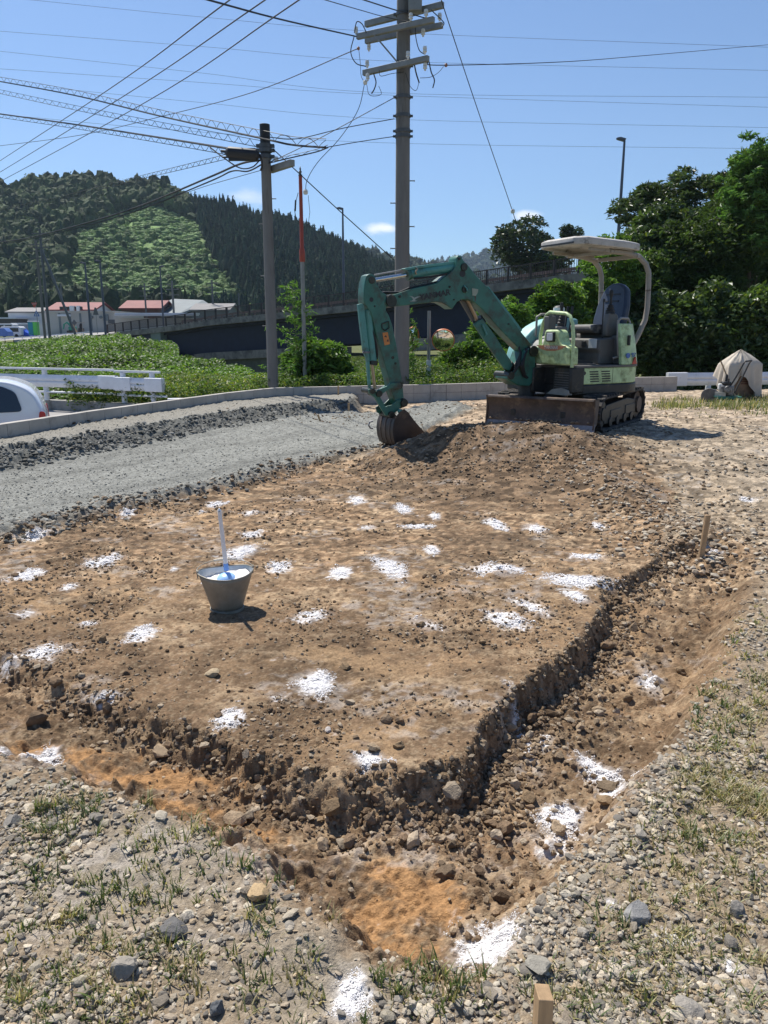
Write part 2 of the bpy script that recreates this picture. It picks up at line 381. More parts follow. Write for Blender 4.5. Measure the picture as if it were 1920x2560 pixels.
def height(x, y, fine=True):
    z, dp, do, dg, ds, tr = macro(x, y)
    if fine:
        near = 1 / (1 + (y / 9) ** 2)
        rough_tr = np.clip(tr * 1.6, 0, 1) * (1 - sst(dp, -.5, -.8) * .5)
        onG = sst(dg, -.1, .05); flatG = sst(dg, .25, .45) * (1 - sst(ds, -.62, -.45) * (1 - sst(ds, .0, .1)))
        plat = (dp > 0) * (1 - onG)
        f1, c1 = worley(x * 16, y * 16, 1); f2, c2 = worley(x * 42, y * 42, 3)
        stone1 = np.clip(1 - f1 * 1.5, 0, 1) ** .6 * np.maximum(c1 - .45, 0) * 1.8
        stone2 = np.clip(1 - f2 * 1.4, 0, 1) ** .6 * np.maximum(c2 - .3, 0)
        n1 = fbm(x * 11, y * 11, 4, 5) - .5
        pm = fbm(x * 2.3, y * 2.3, 3, 3)                # where the platform is crumbly
        z = z + n1 * (.022 + .034 * rough_tr)
        z = z + stone1 * (.006 + .016 * rough_tr + .016 * plat * sst(pm, .45, .62) + .010 * (~(dp > 0)) * (1 - rough_tr))
        z = z + stone2 * (.009 + .014 * rough_tr) * (1 - .4 * flatG)
        edge = np.exp(-((dg - .05) / .2) ** 2) + sst(ds, -.62, -.5) * (1 - sst(ds, -.08, .03)) * (dg > 0)
        fe, ce = worley(x * 11, y * 11, 4)
        z = z + np.clip(edge, 0, 1) * np.clip(1 - fe * 1.3, 0, 1) ** .6 * (.02 + .05 * ce)
    return z
def ground_colour(x, y):
    z, dp, do, dg, ds, tr = macro(x, y)
    def C(*c): return np.array(c)[None, :]
    n = x.size; f = fbm(x * 1.7, y * 1.7, 4, 1)[:, None]; g = fbm(x * 9, y * 9, 4, 4)[:, None]; h = fbm(x * 45, y * 45, 3, 6)[:, None]; st = fbm(x * 3 + 9, y * 9, 4, 2)[:, None]
    f1, c1 = worley(x * 42, y * 42, 3); c1 = c1[:, None]
    f0, c0 = worley(x * 95, y * 95, 5); c0 = c0[:, None]
    earth = C(.245, .188, .126) * (.78 + .5 * g) * (.75 + .5 * c1)          # pale stony earth
    earth = earth + (C(.33, .265, .19) - earth) * sst(c0, .55, .8)
    dirt = C(.200, .129, .074) * (.58 + .88 * g) * (.66 + .68 * h)
    dirt = dirt + (C(.44, .32, .20) - dirt) * sst(st, .50, .68) * .65 * sst(h, .35, .6)
    dirt = dirt + (C(.36, .27, .17) - dirt) * (c0 > .86) * .6
    dirt = dirt * (1 - .25 * sst(f, .5, .7))
    grav = (1 + .30 * (fbm(dg * 3.2, y * .35, 3, 5) - .5))[:, None] * (1 - .16 * np.exp(-((np.abs(dg - 1.25) - .62) / .13) ** 2))[:, None] * C(.218, .218, .196) * (.72 + .62 * c0) * (.85 + .3 * g)
    isd = np.maximum(sst(dp, -.02, .03), np.clip(tr * 1.3, 0, 1))[:, None]
    isd = np.maximum(isd, sst(do, -.10, .08)[:, None])
    col = earth * (1 - isd) + dirt * isd
    # far heap of brown soil and the spoil beside the trench
    heap = np.exp(-((x - 1.35) / 1.5) ** 2 - ((y - 8.8) / 1.3) ** 2) + .7 * np.exp(-((x - .9) / 2.2) ** 2 - ((y - 14.3) / .8) ** 2)
    heap = np.clip(heap * 1.3, 0, 1)[:, None]; hc = C(.150, .100, .060) * (.6 + .8 * g) * (.7 + .6 * c1)
    col = col * (1 - heap) + hc * heap
    back = (sst(y, 10, 13) * sst(x, -.5, 1.5))[:, None] * .8; col = col * (1 - back) + C(.36, .265, .18) * (.7 + .6 * g) * back
    ton = (sst(x, 3.0, 4.0) * sst(y, 5.5, 7))[:, None] * .6; col = col * (1 - ton) + C(.30, .245, .18) * (.7 + .6 * g) * (.75 + .5 * c1) * ton
    dk = (blob(x, y, DARKP) * .55)[:, None] * isd; col = col * (1 - dk) + C(.10, .068, .042) * (.7 + .6 * g) * dk
    tn = (blob(x, y, TAN))[:, None] * sst(g, .42, .62) * .75 * isd; col = col * (1 - tn) + C(.32, .21, .115) * (.8 + .4 * h) * tn
    gp = (blob(x, y, GREYP))[:, None] * .85 * (1 - isd); col = col * (1 - gp) + C(.285, .245, .19) * (.85 + .3 * h) * gp
    om = sst(blob(x, y, ORANGE) + (g[:, 0] - .5) * 1.3 + (h[:, 0] - .5) * .8, .40, .95)[:, None] * isd * .92; col = col * (1 - om) + C(.37, .205, .090) * (.72 + .55 * h) * om
    gm = sst(dg, -.06, .10)[:, None]; ed = np.exp(-((dg - .02) / .16) ** 2)[:, None]
    grav = grav * (1 - ed * .45 * (c1 > .35)) + C(.24, .20, .15) * ed * .35 * (c1 > .35)
    slope = (sst(ds, -.62, -.42) * (1 - sst(ds, -.05, .03)) * (dg > 0))[:, None]; grav = grav * (1 - .42 * slope)  # slope colour darkened to stand for the self-shadow among its stones
    shf = sst(ds, 0, .2)[:, None]; grav = grav * (1 - shf) + C(.25, .235, .20) * (.8 + .4 * h) * shf
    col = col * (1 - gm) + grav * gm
    LM = lime_mask(x, y)
    ff, fc_ = worley(x * 22, y * 22, 2); ff2, fc2 = worley(x * 11, y * 11, 6); spk = np.where(y < 7, fc_, fc2)[:, None]; fa = sst(y, 3.5, 6)[:, None] * (1 - gm)
    col = col * (1 + fa * (np.where(spk > .72, .55, 0) - np.where(spk < .28, .38, 0)))
    # faint dusting of lime trodden into the surface
    du = sst(fbm(x * 2.2 + 3, y * 3.4 + 8, 4, 5), .60, .72) * sst(fbm(x * 25, y * 25, 3, 2), .4, .7) * (dg < 0) * .35
    du = du[:, None]; col = col * (1 - du) + C(.5, .46, .42) * du
    q = (sst(LM * 1.15 + (fbm(x * 60, y * 60, 4, 3) - .5) * 1.1 + (fbm(x * 9, y * 9, 3, 1) - .5) * .9, .34, .92)[:, None] ** 1.2) * .95
    q = np.maximum(q, .30 * sst(LM + (fbm(x * 14, y * 14, 3, 6) - .5) * .5, .15, .75)[:, None])
    col = col * (1 - q) + C(.74, .715, .70) * q
    return np.clip(col, .01, .9)
def ground_grid():
    s = .0024
    ys = np.exp(np.arange(math.log(1.05), math.log(24.0), s)); ys = np.concatenate([[-6, -2, 0, .6], ys])
    uc = np.arange(-.62, .6201, s * 1.05); uo = .62 + np.array([.02, .05, .1, .2, .4, .8, 1.6])
    us = np.concatenate([-uo[::-1], uc, uo])
    Y, U = np.meshgrid(ys, us, indexing='ij'); X = U * (np.maximum(Y, .6) + .35)
    return X, Y
X, Y = ground_grid(); nr, nc = X.shape
Z = height(X.ravel(), Y.ravel())
GC = ground_colour(X.ravel(), Y.ravel())
V = np.stack([X.ravel(), Y.ravel(), Z], 1)
idx = np.arange(nr * nc).reshape(nr, nc); Fq = np.stack([idx[:-1, :-1], idx[:-1, 1:], idx[1:, 1:], idx[1:, :-1]], -1).reshape(-1, 4)
# the sheet ends under the block wall; drop cells behind it
WALL = [(-7.5, 3.0), (-5.9, 7.4), (-5.04, 10.09), (-4.50, 11.80), (-3.8, 13.64), (-3.10, 15.45), (-2.4, 16.75), (-1.0, 17.25), (1.29, 17.95), (2.96, 18.7), (6.65, 20.7), (8.16, 21.1)]
SITE = [(-9.5, -8)] + [(-7.52, 2.0)] + [(a - .02, b + .05) for a, b in WALL] + [(22, 23.5), (30, 24), (30, -8)]
cx = X.ravel()[Fq].mean(1); cy = Y.ravel()[Fq].mean(1)
Fq = Fq[sdf_poly(cx, cy, SITE) > -.02]
M_ground = mat('ground_soil', (0, 0, 0), .95, attr=True, world=True, var=.34, vs=75, bump=.008, bs=150, spec=.2)
ground = mesh_np('ground', V, Fq, M_ground, col=GC, smooth=True); tag(ground, kind='structure')

# ---- loose stones and clods (uncountable)
def ico(sub=0):
    bm = bmesh.new(); bmesh.ops.create_icosphere(bm, subdivisions=sub + 1, radius=1)
    v = np.array([p.co[:] for p in bm.verts]); f = np.array([[q.index for q in p.verts] for p in bm.faces]); bm.free(); return v, f
ICO0 = ico(0); ICO1 = ico(1); ICO2 = ico(2)
def rocks(name, P, S, col, matl, sub=0, sink=.3, flat=.6, ang=.35):
    """P (n,3) base points, S (n) radii, col (n,3)"""
    bv, bf = (ICO0, ICO1, ICO2)[sub]; n = len(P); k = len(bv)
    v = np.repeat(bv[None], n, 0)
    v = v * (1 + ang * (rng.random((n, k, 1)) - .5))
    # a few random planar cuts make it angular
    for _ in range(5):
        d = rng.normal(size=(n, 1, 3)); d /= np.linalg.norm(d, axis=2, keepdims=True); o = .45 + .35 * rng.random((n, 1, 1))
        t = (v * d).sum(2, keepdims=True); v = v - d * np.maximum(t - o, 0)
    sc3 = np.stack([.75 + .6 * rng.random(n), .65 + .5 * rng.random(n), flat * (.6 + .7 * rng.random(n))], 1)
    v = v * sc3[:, None, :] * S[:, None, None]
    a = rng.random(n) * 2 * np.pi; ca = np.cos(a)[:, None]; sa = np.sin(a)[:, None]
    t1 = (rng.random(n) - .5)[:, None] * .9
    y = v[..., 1] * np.cos(t1) - v[..., 2] * np.sin(t1); zz = v[..., 1] * np.sin(t1) + v[..., 2] * np.cos(t1)
    x = v[..., 0]; xx = x * ca - y * sa; yy = x * sa + y * ca
    v = np.stack([xx, yy, zz], -1) + P[:, None, :]; v[..., 2] += (S * flat * (1 - sink) * .6)[:, None]
    f = (bf[None] + (np.arange(n) * k)[:, None, None]).reshape(-1, 3)
    c = np.repeat(col[:, None, :], k, 1).reshape(-1, 3)
    return v.reshape(-1, 3), f, c
def merge(name, parts, matl, parent=None, smooth=False):
    V = []; F_ = []; Cc = []; n = 0
    for v, f, c in parts: V.append(v); F_.append(f + n); Cc.append(c); n += len(v)
    return mesh_np(name, np.concatenate(V), np.concatenate(F_), matl, parent, np.concatenate(Cc), smooth)
def scatter(n, ymin, ymax, dens):
    """points in the fan before the camera, thinned by dens(x,y)->0..1, area-uniform in log distance"""
    y = np.exp(rng.uniform(math.log(ymin), math.log(ymax), n)); x = rng.uniform(-.62, .62, n) * (y + .35)
    k = rng.random(n) < dens(x, y); return x[k], y[k]
GREYS = np.array([1.04, 1.0, .92]) * np.array([(.36, .325, .28), (.27, .25, .225), (.40, .365, .31), (.22, .195, .165), (.46, .41, .34), (.36, .29, .21), (.29, .265, .22), (.17, .158, .145), (.33, .28, .225)])
BROWNS = np.array([(.21, .145, .092), (.16, .11, .07), (.25, .175, .105), (.30, .225, .15), (.19, .138, .092), (.36, .29, .21)])
GGRAV = np.array([(.215, .212, .19), (.17, .17, .152), (.26, .255, .23), (.135, .135, .122), (.33, .32, .285), (.21, .195, .16)])
def pick(T, n, j=.15): return T[rng.integers(0, len(T), n)] * (1 + j * rng.normal(size=(n, 1)))
M_stone = mat('stone', (0, 0, 0), .9, attr=True, world=True, var=.22, vs=70, bump=.003, bs=220, spec=.25)
M_clod = mat('soil_clod', (0, 0, 0), .98, attr=True, world=True, var=.25, vs=60, bump=.006, bs=160, spec=.1)
def lay(x, y, s, cols, sub=0, **k):
    z = height(x, y); return rocks('', np.stack([x, y, z], 1), s, cols, None, sub, **k)
def size(n, a, b, p=2.2): return a + (b - a) * rng.random(n) ** p
def earthmask(x, y):
    z, dp, do, dg, ds, tr = macro(x, y)
    return (1 - sst(do, -.06, .10)) * (dp < -.03) * (dg < -.05) * (1 - .85 * np.clip(lime_mask(x, y) * 1.6 - .3, 0, 1))
st_parts = []; cl_parts = []
cl = lambda x, y: (.25 + .75 * sst(fbm(x * 2.6, y * 2.6, 3, 6), .40, .6)) * (1 - .8 * blob(x, y, GREYP))
x, y = scatter(85000, 1.15, 4.2, lambda x, y: earthmask(x, y) * cl(x, y)); n = len(x); st_parts.append(lay(x, y, size(n, .0025, .011, 2) * (1 + .13 * y), pick(GREYS, n), 0))
x, y = scatter(12000, 1.15, 4.5, lambda x, y: earthmask(x, y) * cl(x, y)); n = len(x); st_parts.append(lay(x, y, size(n, .006, .020, 3.4) * (1 + .06 * y), pick(GREYS, n), 1, sink=.35))
x, y = scatter(34000, 4.2, 16, lambda x, y: earthmask(x, y) * cl(x, y) * (x > 0)); n = len(x); st_parts.append(lay(x, y, size(n, .007, .030, 2.6), pick(np.concatenate([GREYS, BROWNS]), n), 0))
# gravel bed: edge, slope, sheet
def edgem(x, y):
    z, dp, do, dg, ds, tr = macro(x, y); return np.exp(-((dg - .06) / .17) ** 2) * (x < .6)
x, y = scatter(60000, 4.5, 13, edgem); n = len(x); st_parts.append(lay(x, y, size(n, .010, .034, 2.2), pick(np.concatenate([GGRAV, GREYS[:3], BROWNS]), n) * .85, 0, sink=.1))
def slopem(x, y):
    z, dp, do, dg, ds, tr = macro(x, y); return sst(ds, -.68, -.5) * (1 - sst(ds, -.1, .05)) * (dg > .1)
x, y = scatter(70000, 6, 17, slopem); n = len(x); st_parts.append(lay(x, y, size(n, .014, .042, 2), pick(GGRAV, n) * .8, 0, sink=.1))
def sheetm(x, y):
    z, dp, do, dg, ds, tr = macro(x, y); return (dg > .2) * 1.0
x, y = scatter(50000, 4.5, 17, sheetm); n = len(x); st_parts.append(lay(x, y, size(n, .004, .014, 2), pick(GGRAV, n) * 1.1, 0, sink=.6))
# heap
def heapm(x, y): return np.clip(np.exp(-((x - 1.3) / 1.4) ** 2 - ((y - 9.0) / .9) ** 2) * 1.2, 0, 1) + .8 * np.exp(-((x - .6) / 2) ** 2 - ((y - 14.2) / .9) ** 2)
x, y = scatter(50000, 7, 16, heapm); n = len(x); st_parts.append(lay(x, y, size(n, .006, .030, 3.4), pick(np.concatenate([BROWNS, BROWNS, GREYS[[5]]]), n) * .85, 0, sink=.2))
def spoilm(x, y): return np.exp(-((x - (2.3 - .05 * (y - 5.5))) / .4) ** 2) * sst(y, 4.7, 5.3) * (1 - sst(y, 7.5, 9.5))
x, y = scatter(22000, 4.5, 9.5, spoilm); n = len(x); st_parts.append(lay(x, y, size(n, .010, .034, 2), pick(np.concatenate([BROWNS, GREYS[[0, 2, 4]]]), n), 0, sink=.2))
# trench rubble and platform clods
def trm(x, y):
    z, dp, do, dg, ds, tr = macro(x, y)
    return np.clip(tr + .6 * (dp > -.12) * (dp < .02), 0, 1) * (.05 + .95 * np.exp(-((dp + .12) / .13) ** 2) + .16 * (x > .2)) * (1 - .55 * sst(-x, .5, 1.2)) * (1 - .85 * sst(blob(x, y, ORANGE), .3, .6))
x, y = scatter(46000, 1.9, 6.2, trm); n = len(x); cl_parts.append(lay(x, y, size(n, .003, .014, 2.6) * (1 + .07 * y), pick(BROWNS, n), 0, sink=.1, flat=.75))
x, y = scatter(1700, 1.9, 6.2, trm); n = len(x); cl_parts.append(lay(x, y, size(n, .014, .042, 2.6), pick(BROWNS, n), 1, sink=.15, flat=.8, ang=.5))
def wallm(x, y):
    z, dp, do, dg, ds, tr = macro(x, y); return (dp > -.13) * (dp < .03) * (do > .05) * (1 - .75 * sst(-x, -.35, .05))
x, y = scatter(90000, 2.1, 6.0, wallm); n = len(x); cl_parts.append(lay(x, y, size(n, .003, .020, 2.8), pick(BROWNS, n) * .9, 0, sink=.45, flat=.9, ang=.5))
def plm(x, y):
    z, dp, do, dg, ds, tr = macro(x, y); return (dp > .0) * (dg < 0) * (.12 + .88 * sst(fbm(x * 2.3, y * 2.3, 3, 3), .44, .64))
x, y = scatter(46000, 2.3, 10.5, plm); n = len(x); cl_parts.append(lay(x, y, size(n, .0022, .009, 2.4) * (1 + .16 * y), pick(BROWNS, n), 0, sink=.3, flat=.7))
x, y = scatter(650, 2.3, 9.5, plm); n = len(x); cl_parts.append(lay(x, y, size(n, .010, .030, 3), pick(BROWNS, n), 1, sink=.25, flat=.7, ang=.5))
tag(merge('gravel', st_parts, M_stone), 'grey and tan loose stones strewn over the gravel bed and the stony earth', 'gravel', kind='stuff')
tag(merge('soil_clods', cl_parts, M_clod), 'brown crumbled soil clods lying in the trench and on the dug platform', 'soil', kind='stuff')

# ---- single rocks one can point at
def one_rock(px, py, r, col, label, z0=0.0, flat=.65):
    x, y = G(px, py, z0); z = float(height(np.array([x]), np.array([y]))[0])
    v, f, c = rocks('', np.array([[0, 0, 0.0]]), np.array([r]), np.array([col]), None, 2, sink=.25, flat=flat, ang=.22)
    o = mesh_np('rock', v, f, M_stone, col=c); o.location = (x, y, z); tag(o, label, 'rock', 'larger rocks lying on the bare ground')
one_rock(437, 2328, .036, (.13, .125, .12), 'dark angular rock, darkest of the stones in the gravel lower left')
one_rock(30, 2062, .040, (.23, .21, .185), 'flat grey rock at the left edge of the picture below the grass tufts')
one_rock(645, 2248, .034, (.42, .30, .17), 'rounded ochre rock among grey stones left of the orange pit')
one_rock(1590, 2302, .042, (.27, .26, .245), 'blocky grey rock dusted with white powder right of the powder heap')
one_rock(1838, 2292, .026, (.19, .175, .155), 'small dark grey rock alone in the stony ground at lower right')
one_rock(408, 1888, .040, (.34, .25, .16), 'tan boulder with a flat top in the front trench', -.1)
one_rock(820, 1822, .022, (.42, .38, .35), 'pale pinkish rock lying flat near the front edge of the platform')
one_rock(312, 2440, .036, (.28, .25, .21), 'grey rounded rock near the bottom left below the dry grass')
one_rock(1345, 2445, .032, (.27, .25, .21), 'grey rock just behind the wooden stake at the bottom edge')
one_rock(1725, 2535, .034, (.30, .27, .23), 'tan grey rock at the bottom edge right of the stake')
one_rock(545, 2530, .030, (.10, .105, .11), 'black rock at the bottom edge left of the powder patch')
one_rock(530, 1690, .05, (.36, .28, .18), 'large pale yellow stone half buried in the platform below the bucket', 0, .25)
one_rock(1685, 1258, .040, (.36, .30, .20), 'ochre stone on the soil left of the upright stake', 0, .5)
# ================================================================== WHITE LIME POWDER: each patch a thin heap of grains
M_lime = mat('lime_powder', (.76, .735, .725), .95, var=.05, vs=40, bump=.004, bs=200, spec=.1)
def grains(px, py, hw, hh, sk, st, z0):
    x0, y0 = G(px, py, z0); xr, _ = G(px + hw, py, z0); _, yt = G(px, py - hh, z0); rx = abs(xr - x0); ry = abs(yt - y0); skx = G(px + sk, py, z0)[0] - x0
    s0 = max(.0022, .0014 * y0)
    n = int(min(6000, 1000 * st * (rx * ry) / (s0 * s0 * 260)) * 1.5) + 50
    r = rng.random(n) ** (.62) * (1.0 + .35 * rng.random(n)); a = rng.random(n) * 2 * np.pi
    lobes = 1 + .25 * np.sin(a * 3 + px) + .15 * np.sin(a * 7 + py)
    u = r * np.cos(a) * lobes; v = r * np.sin(a) * lobes
    x = x0 + u * rx - v * skx * .8; y = y0 + v * ry
    keep = fbm(x * 22, y * 22 , 3, 5) + st * .55 - r * .38 + rng.random(n) * .25 > .80; x = x[keep]; y = y[keep]; r = r[keep]
    s = .75 * s0 * (.5 + 1.3 * rng.random(len(x))) * (1.25 - .6 * np.clip(r, 0, 1))
    z = height(x, y); return x, y, z + .004 * st * np.clip(1 - r, 0, 1), s
for (px, py, hw, hh, sk, st, z0, lab) in LIME:
    x, y, z, s = grains(px, py, hw, hh, sk, st, z0)
    if len(x) < 4: continue
    v, f, c = rocks('', np.stack([x, y, z], 1), s, np.ones((len(x), 3)), None, 0, sink=.5, flat=.4)
    o = mesh_np('lime_powder', v, f, M_lime); tag(o, lab, 'powder', 'white lime powder patches dropped on the soil')
# ================================================================== MINI EXCAVATOR
teal = mat('teal_paint', (.038, .152, .112), .42, var=.22, vs=5, bump=.0008, bs=60, dirt=(.045, .042, .030), damt=.62, ds=4.2, spec=.5)
teal_l = mat('teal_paint_faded', (.085, .27, .235), .45, var=.18, vs=4, bump=.0008, bs=60, dirt=(.06, .07, .045), damt=.45, ds=5)
lime_p = mat('lime_paint', (.50, .63, .32), .48, var=.2, vs=7, bump=.0008, bs=60, dirt=(.20, .25, .10), damt=.55, ds=6)
grey_p = mat('grey_plastic', (.105, .10, .092), .55, var=.2, vs=6, bump=.001, bs=80, dirt=(.17, .15, .12), damt=.3, ds=5)
dark_m = mat('dark_steel', (.030, .029, .027), .5, metal=.2, var=.3, vs=9, bump=.001, bs=60, dirt=(.12, .09, .06), damt=.3, ds=5)
grease = mat('greasy_steel', (.028, .030, .024), .38, metal=.3, var=.35, vs=12, dirt=(.10, .075, .045), damt=.35, ds=9)
rust = mat('rusty_steel', (.085, .058, .045), .62, metal=.15, var=.4, vs=5, bump=.002, bs=40, dirt=(.20, .14, .09), damt=.42, ds=7)
edge_m = mat('worn_steel', (.22, .21, .22), .45, metal=.5, var=.3, vs=8, bump=.001, bs=50, dirt=(.14, .10, .07), damt=.35, ds=6)
rubber = mat('track_rubber', (.034, .031, .029), .85, var=.3, vs=14, bump=.003, bs=50, dirt=(.20, .155, .11), damt=.5, ds=6)
rops = mat('weathered_beige_steel', (.30, .27, .235), .55, var=.2, vs=5, bump=.001, bs=60, dirt=(.14, .10, .07), damt=.25, ds=6)
canp = mat('canopy_plastic', (.46, .43, .39), .6, var=.15, vs=5, bump=.001, bs=70, dirt=(.12, .10, .08), damt=.42, ds=9)
navy = mat('navy_vinyl', (.030, .045, .075), .5, var=.2, vs=8, bump=.001, bs=70)
chrome = mat('chrome_rod', (.62, .60, .58), .18, metal=1, var=.05)
brass_r = mat('dull_rod', (.42, .33, .24), .35, metal=.8, var=.2)
blackr = mat('black_rubber', (.018, .018, .018), .6, var=.2)
white_d = mat('decal_white', (.62, .62, .60), .5, var=.1)
orange_d = mat('decal_orange', (.62, .22, .05), .5, var=.15)
red_d = mat('decal_red', (.50, .08, .05), .5, var=.1)
blue_d = mat('decal_blue', (.08, .16, .42), .5, var=.1)
black_d = mat('decal_black', (.02, .02, .022), .5, var=.1)
lampg = mat('lamp_glass', (.70, .72, .74), .12, var=.1, vs=60, spec=.8)

EX = Vector((2.9, 11.6, .25)); YAW_U = R(209.4); YAW_V = R(236.5)
ex = thing('mini_excavator', 'teal and lime green mini excavator with canopy, parked behind the spoil heap', 'excavator', EX)
TU = Matrix.Rotation(YAW_U, 4, 'Z'); TV = Matrix.Translation((-.07, .03, 0)) @ Matrix.Rotation(YAW_V, 4, 'Z')
def UU(px, py, off=0.0):
    A = YAW_U; Fx, Fy = math.cos(A), math.sin(A); Lx, Ly = -math.sin(A), math.cos(A)
    d = ray(px, py); ox = EX.x + Lx * off; oy = EX.y + Ly * off
    det = d[0] * (-Fy) + d[1] * Fx; t = (ox * (-Fy) + oy * Fx) / det
    s = (t * d[0] - ox) * Fx + (t * d[1] - oy) * Fy
    return (s, CAM_H + d[2] * t - EX.z)
def Z6(pts, off=0.0): return [UU(880 + a * .2773, 620 + b * .2773, off) for a, b in pts]
def Z5(pts, off=0.0): return [UU(1280 + a * .217, 660 + b * .217, off) for a, b in pts]
def prism_part(name, m, outline, l0, l1, parent=ex, bevel=.006):
    b = MB(TU); b.prism(outline, l0, l1, 'y'); return b.build(name, m, parent, bevel)
def P3(p, l): return Vector((p[0], l, p[1]))
def z6(a, b, l): return P3(Z6([(a, b)], l)[0], l)
def text_mesh(name, body, size, M, m, parent, ext=.001, shear=0.0, bold=0.0, align='CENTER', sx=1.0):
    cu = bpy.data.curves.new(name, 'FONT'); cu.body = body; cu.size = size; cu.extrude = ext; cu.shear = shear; cu.offset = bold
    cu.align_x = align; cu.align_y = 'CENTER'
    tmp = bpy.data.objects.new(name + '_tmp', cu); sc.collection.objects.link(tmp)
    dg_ = bpy.context.evaluated_depsgraph_get(); me = bpy.data.meshes.new_from_object(tmp.evaluated_get(dg_))
    bpy.data.objects.remove(tmp); me.transform(Matrix.Diagonal((sx, 1, 1, 1))); me.transform(M); me.materials.clear(); me.materials.append(m)
    o = bpy.data.objects.new(name, me); return link(o, parent)

# ---------------- undercarriage (frame V: +x is toward the blade)
def stadium(L_, r1, r2, z1, z2, n=12):
    pts = []
    for k in range(n + 1):
        t = -math.pi / 2 + math.pi * k / n; pts.append((L_ / 2 - r1 + r1 * math.cos(t), z1 + r1 * math.sin(t)))
    for k in range(n + 1):
        t = math.pi / 2 + math.pi * k / n; pts.append((-L_ / 2 + r2 + r2 * math.cos(t), z2 + r2 * math.sin(t)))
    return pts
def track(side):
    l = side * .635; hw = .15
    b = MB(TV)
    o = stadium(2.16, .235, .245, .25, .26); i_ = stadium(2.16 - .05, .205, .215, .25, .26)
    n = len(o)
    vs = [(p[0], l - hw, p[1]) for p in o] + [(p[0], l + hw, p[1]) for p in o] + [(p[0], l - hw, p[1]) for p in i_] + [(p[0], l + hw, p[1]) for p in i_]
    fs = []
    for k in range(n):
        j = (k + 1) % n
        fs += [(k, j, n + j, n + k), (2 * n + k, 3 * n + k, 3 * n + j, 2 * n + j), (k, 2 * n + k, 2 * n + j, j), (n + k, n + j, 3 * n + j, 3 * n + k)]
    b.add(vs, fs)
    # lugs, staggered left and right of the belt
    per = [0.0]
    for k in range(n): per.append(per[-1] + math.dist(o[k], o[(k + 1) % n]))
    NL = 44
    def at(s):
        s = s % per[-1]
        for k in range(n):
            if per[k + 1] >= s:
                t = (s - per[k]) / max(per[k + 1] - per[k], 1e-9); a = Vector(o[k]); c = Vector(o[(k + 1) % n]); return a.lerp(c, t), (c - a).normalized()
    for k in range(NL):
        s = per[-1] * k / NL
        for (l0, l1, ds_) in ((-hw - .004, .02, 0), (-.02, hw + .004, per[-1] / NL / 2)):
            p, d = at(s + ds_); nn = Vector((d.y, -d.x))
            if (p - Vector((0, .25))).dot(nn) < 0: nn = -nn
            q = []
            for (a, c) in ((-.022, -.006), (.022, -.006), (.013, .026), (-.013, .026)):
                q.append(p + d * a + nn * c)
            b.prism([(v.x, v.y) for v in q], l + l0, l + l1, 'y')
    tr = b.build('track_belt', rubber, ex, .003, seg=1)
    lo = l + side * .02
    f = MB(TV); f.prism(rounded([(-.80, .10), (.74, .10), (.78, .2), (.70, .36), (-.3, .40), (-.78, .34)], .04), l - .11, l + .10, 'y')
    f.box(-.70, -.2, l + side * .10 - .012, l + side * .10 + .012, .16, .30); f.box(.0, .5, l + side * .10 - .012, l + side * .10 + .012, .15, .28)
    fr = f.build('track_frame', dark_m, ex, .01)
    for (x, z, r, nm) in ((.845, .25, .195, 'idler_wheel'), (-.835, .26, .20, 'drive_sprocket')):
        w_ = MB(TV); w_.cyl((x, l - .09, z), (x, l + .09, z), r, 28); w_.cyl((x, l - .11, z), (x, l + .125, z), r * .45, 20)
        if nm == 'drive_sprocket':
            for k in range(15):
                t = 2 * math.pi * k / 15; w_.box(-.018, .018, l - .03, l + .03, r - .02, r + .022, Matrix.Translation((x, 0, z)) @ Matrix.Rotation(t, 4, 'Y'))
            w_.cyl((x, l - .1, z), (x, l + .132, z), r * .62, 20)
        w_.build(nm, dark_m if nm == 'idler_wheel' else rust, ex, .004)
    for x in (-.5, -.17, .17, .5):
        r_ = MB(TV); r_.cyl((x, l - .12, .115), (x, l + .12, .115), .068, 16); r_.build('track_roller', dark_m, ex, .005)
track(1); track(-1)
b = MB(TV); b.box(-.62, .62, -.50, .50, .22, .40); b.cyl((0, 0, .38), (0, 0, .53), .38, 32); b.box(-.2, .2, -.66, .66, .2, .34)
b.build('lower_frame', dark_m, ex, .02)
b = MB(TV)
for s in (-1, 1): b.bar((.35, s * .30, .30), (1.34, s * .36, .24), .07, .12)
b.bar((.45, 0, .42), (1.30, 0, .34), .06); b.box(1.16, 1.3, -.55, .55, .16, .30)
b.build('blade_arm', dark_m, ex, .008)
b = MB(TV)   # sunlit cover over the blade cylinder
b.add([(.62, -.16, .50), (.62, .16, .50), (1.22, .09, .33), (1.22, -.09, .33), (.62, -.16, .44), (.62, .16, .44), (1.22, .09, .27), (1.22, -.09, .27)],
      [(0, 1, 2, 3), (7, 6, 5, 4), (0, 4, 5, 1), (1, 5, 6, 2), (2, 6, 7, 3), (3, 7, 4, 0)]); b.build('cylinder_cover', edge_m, ex, .01)
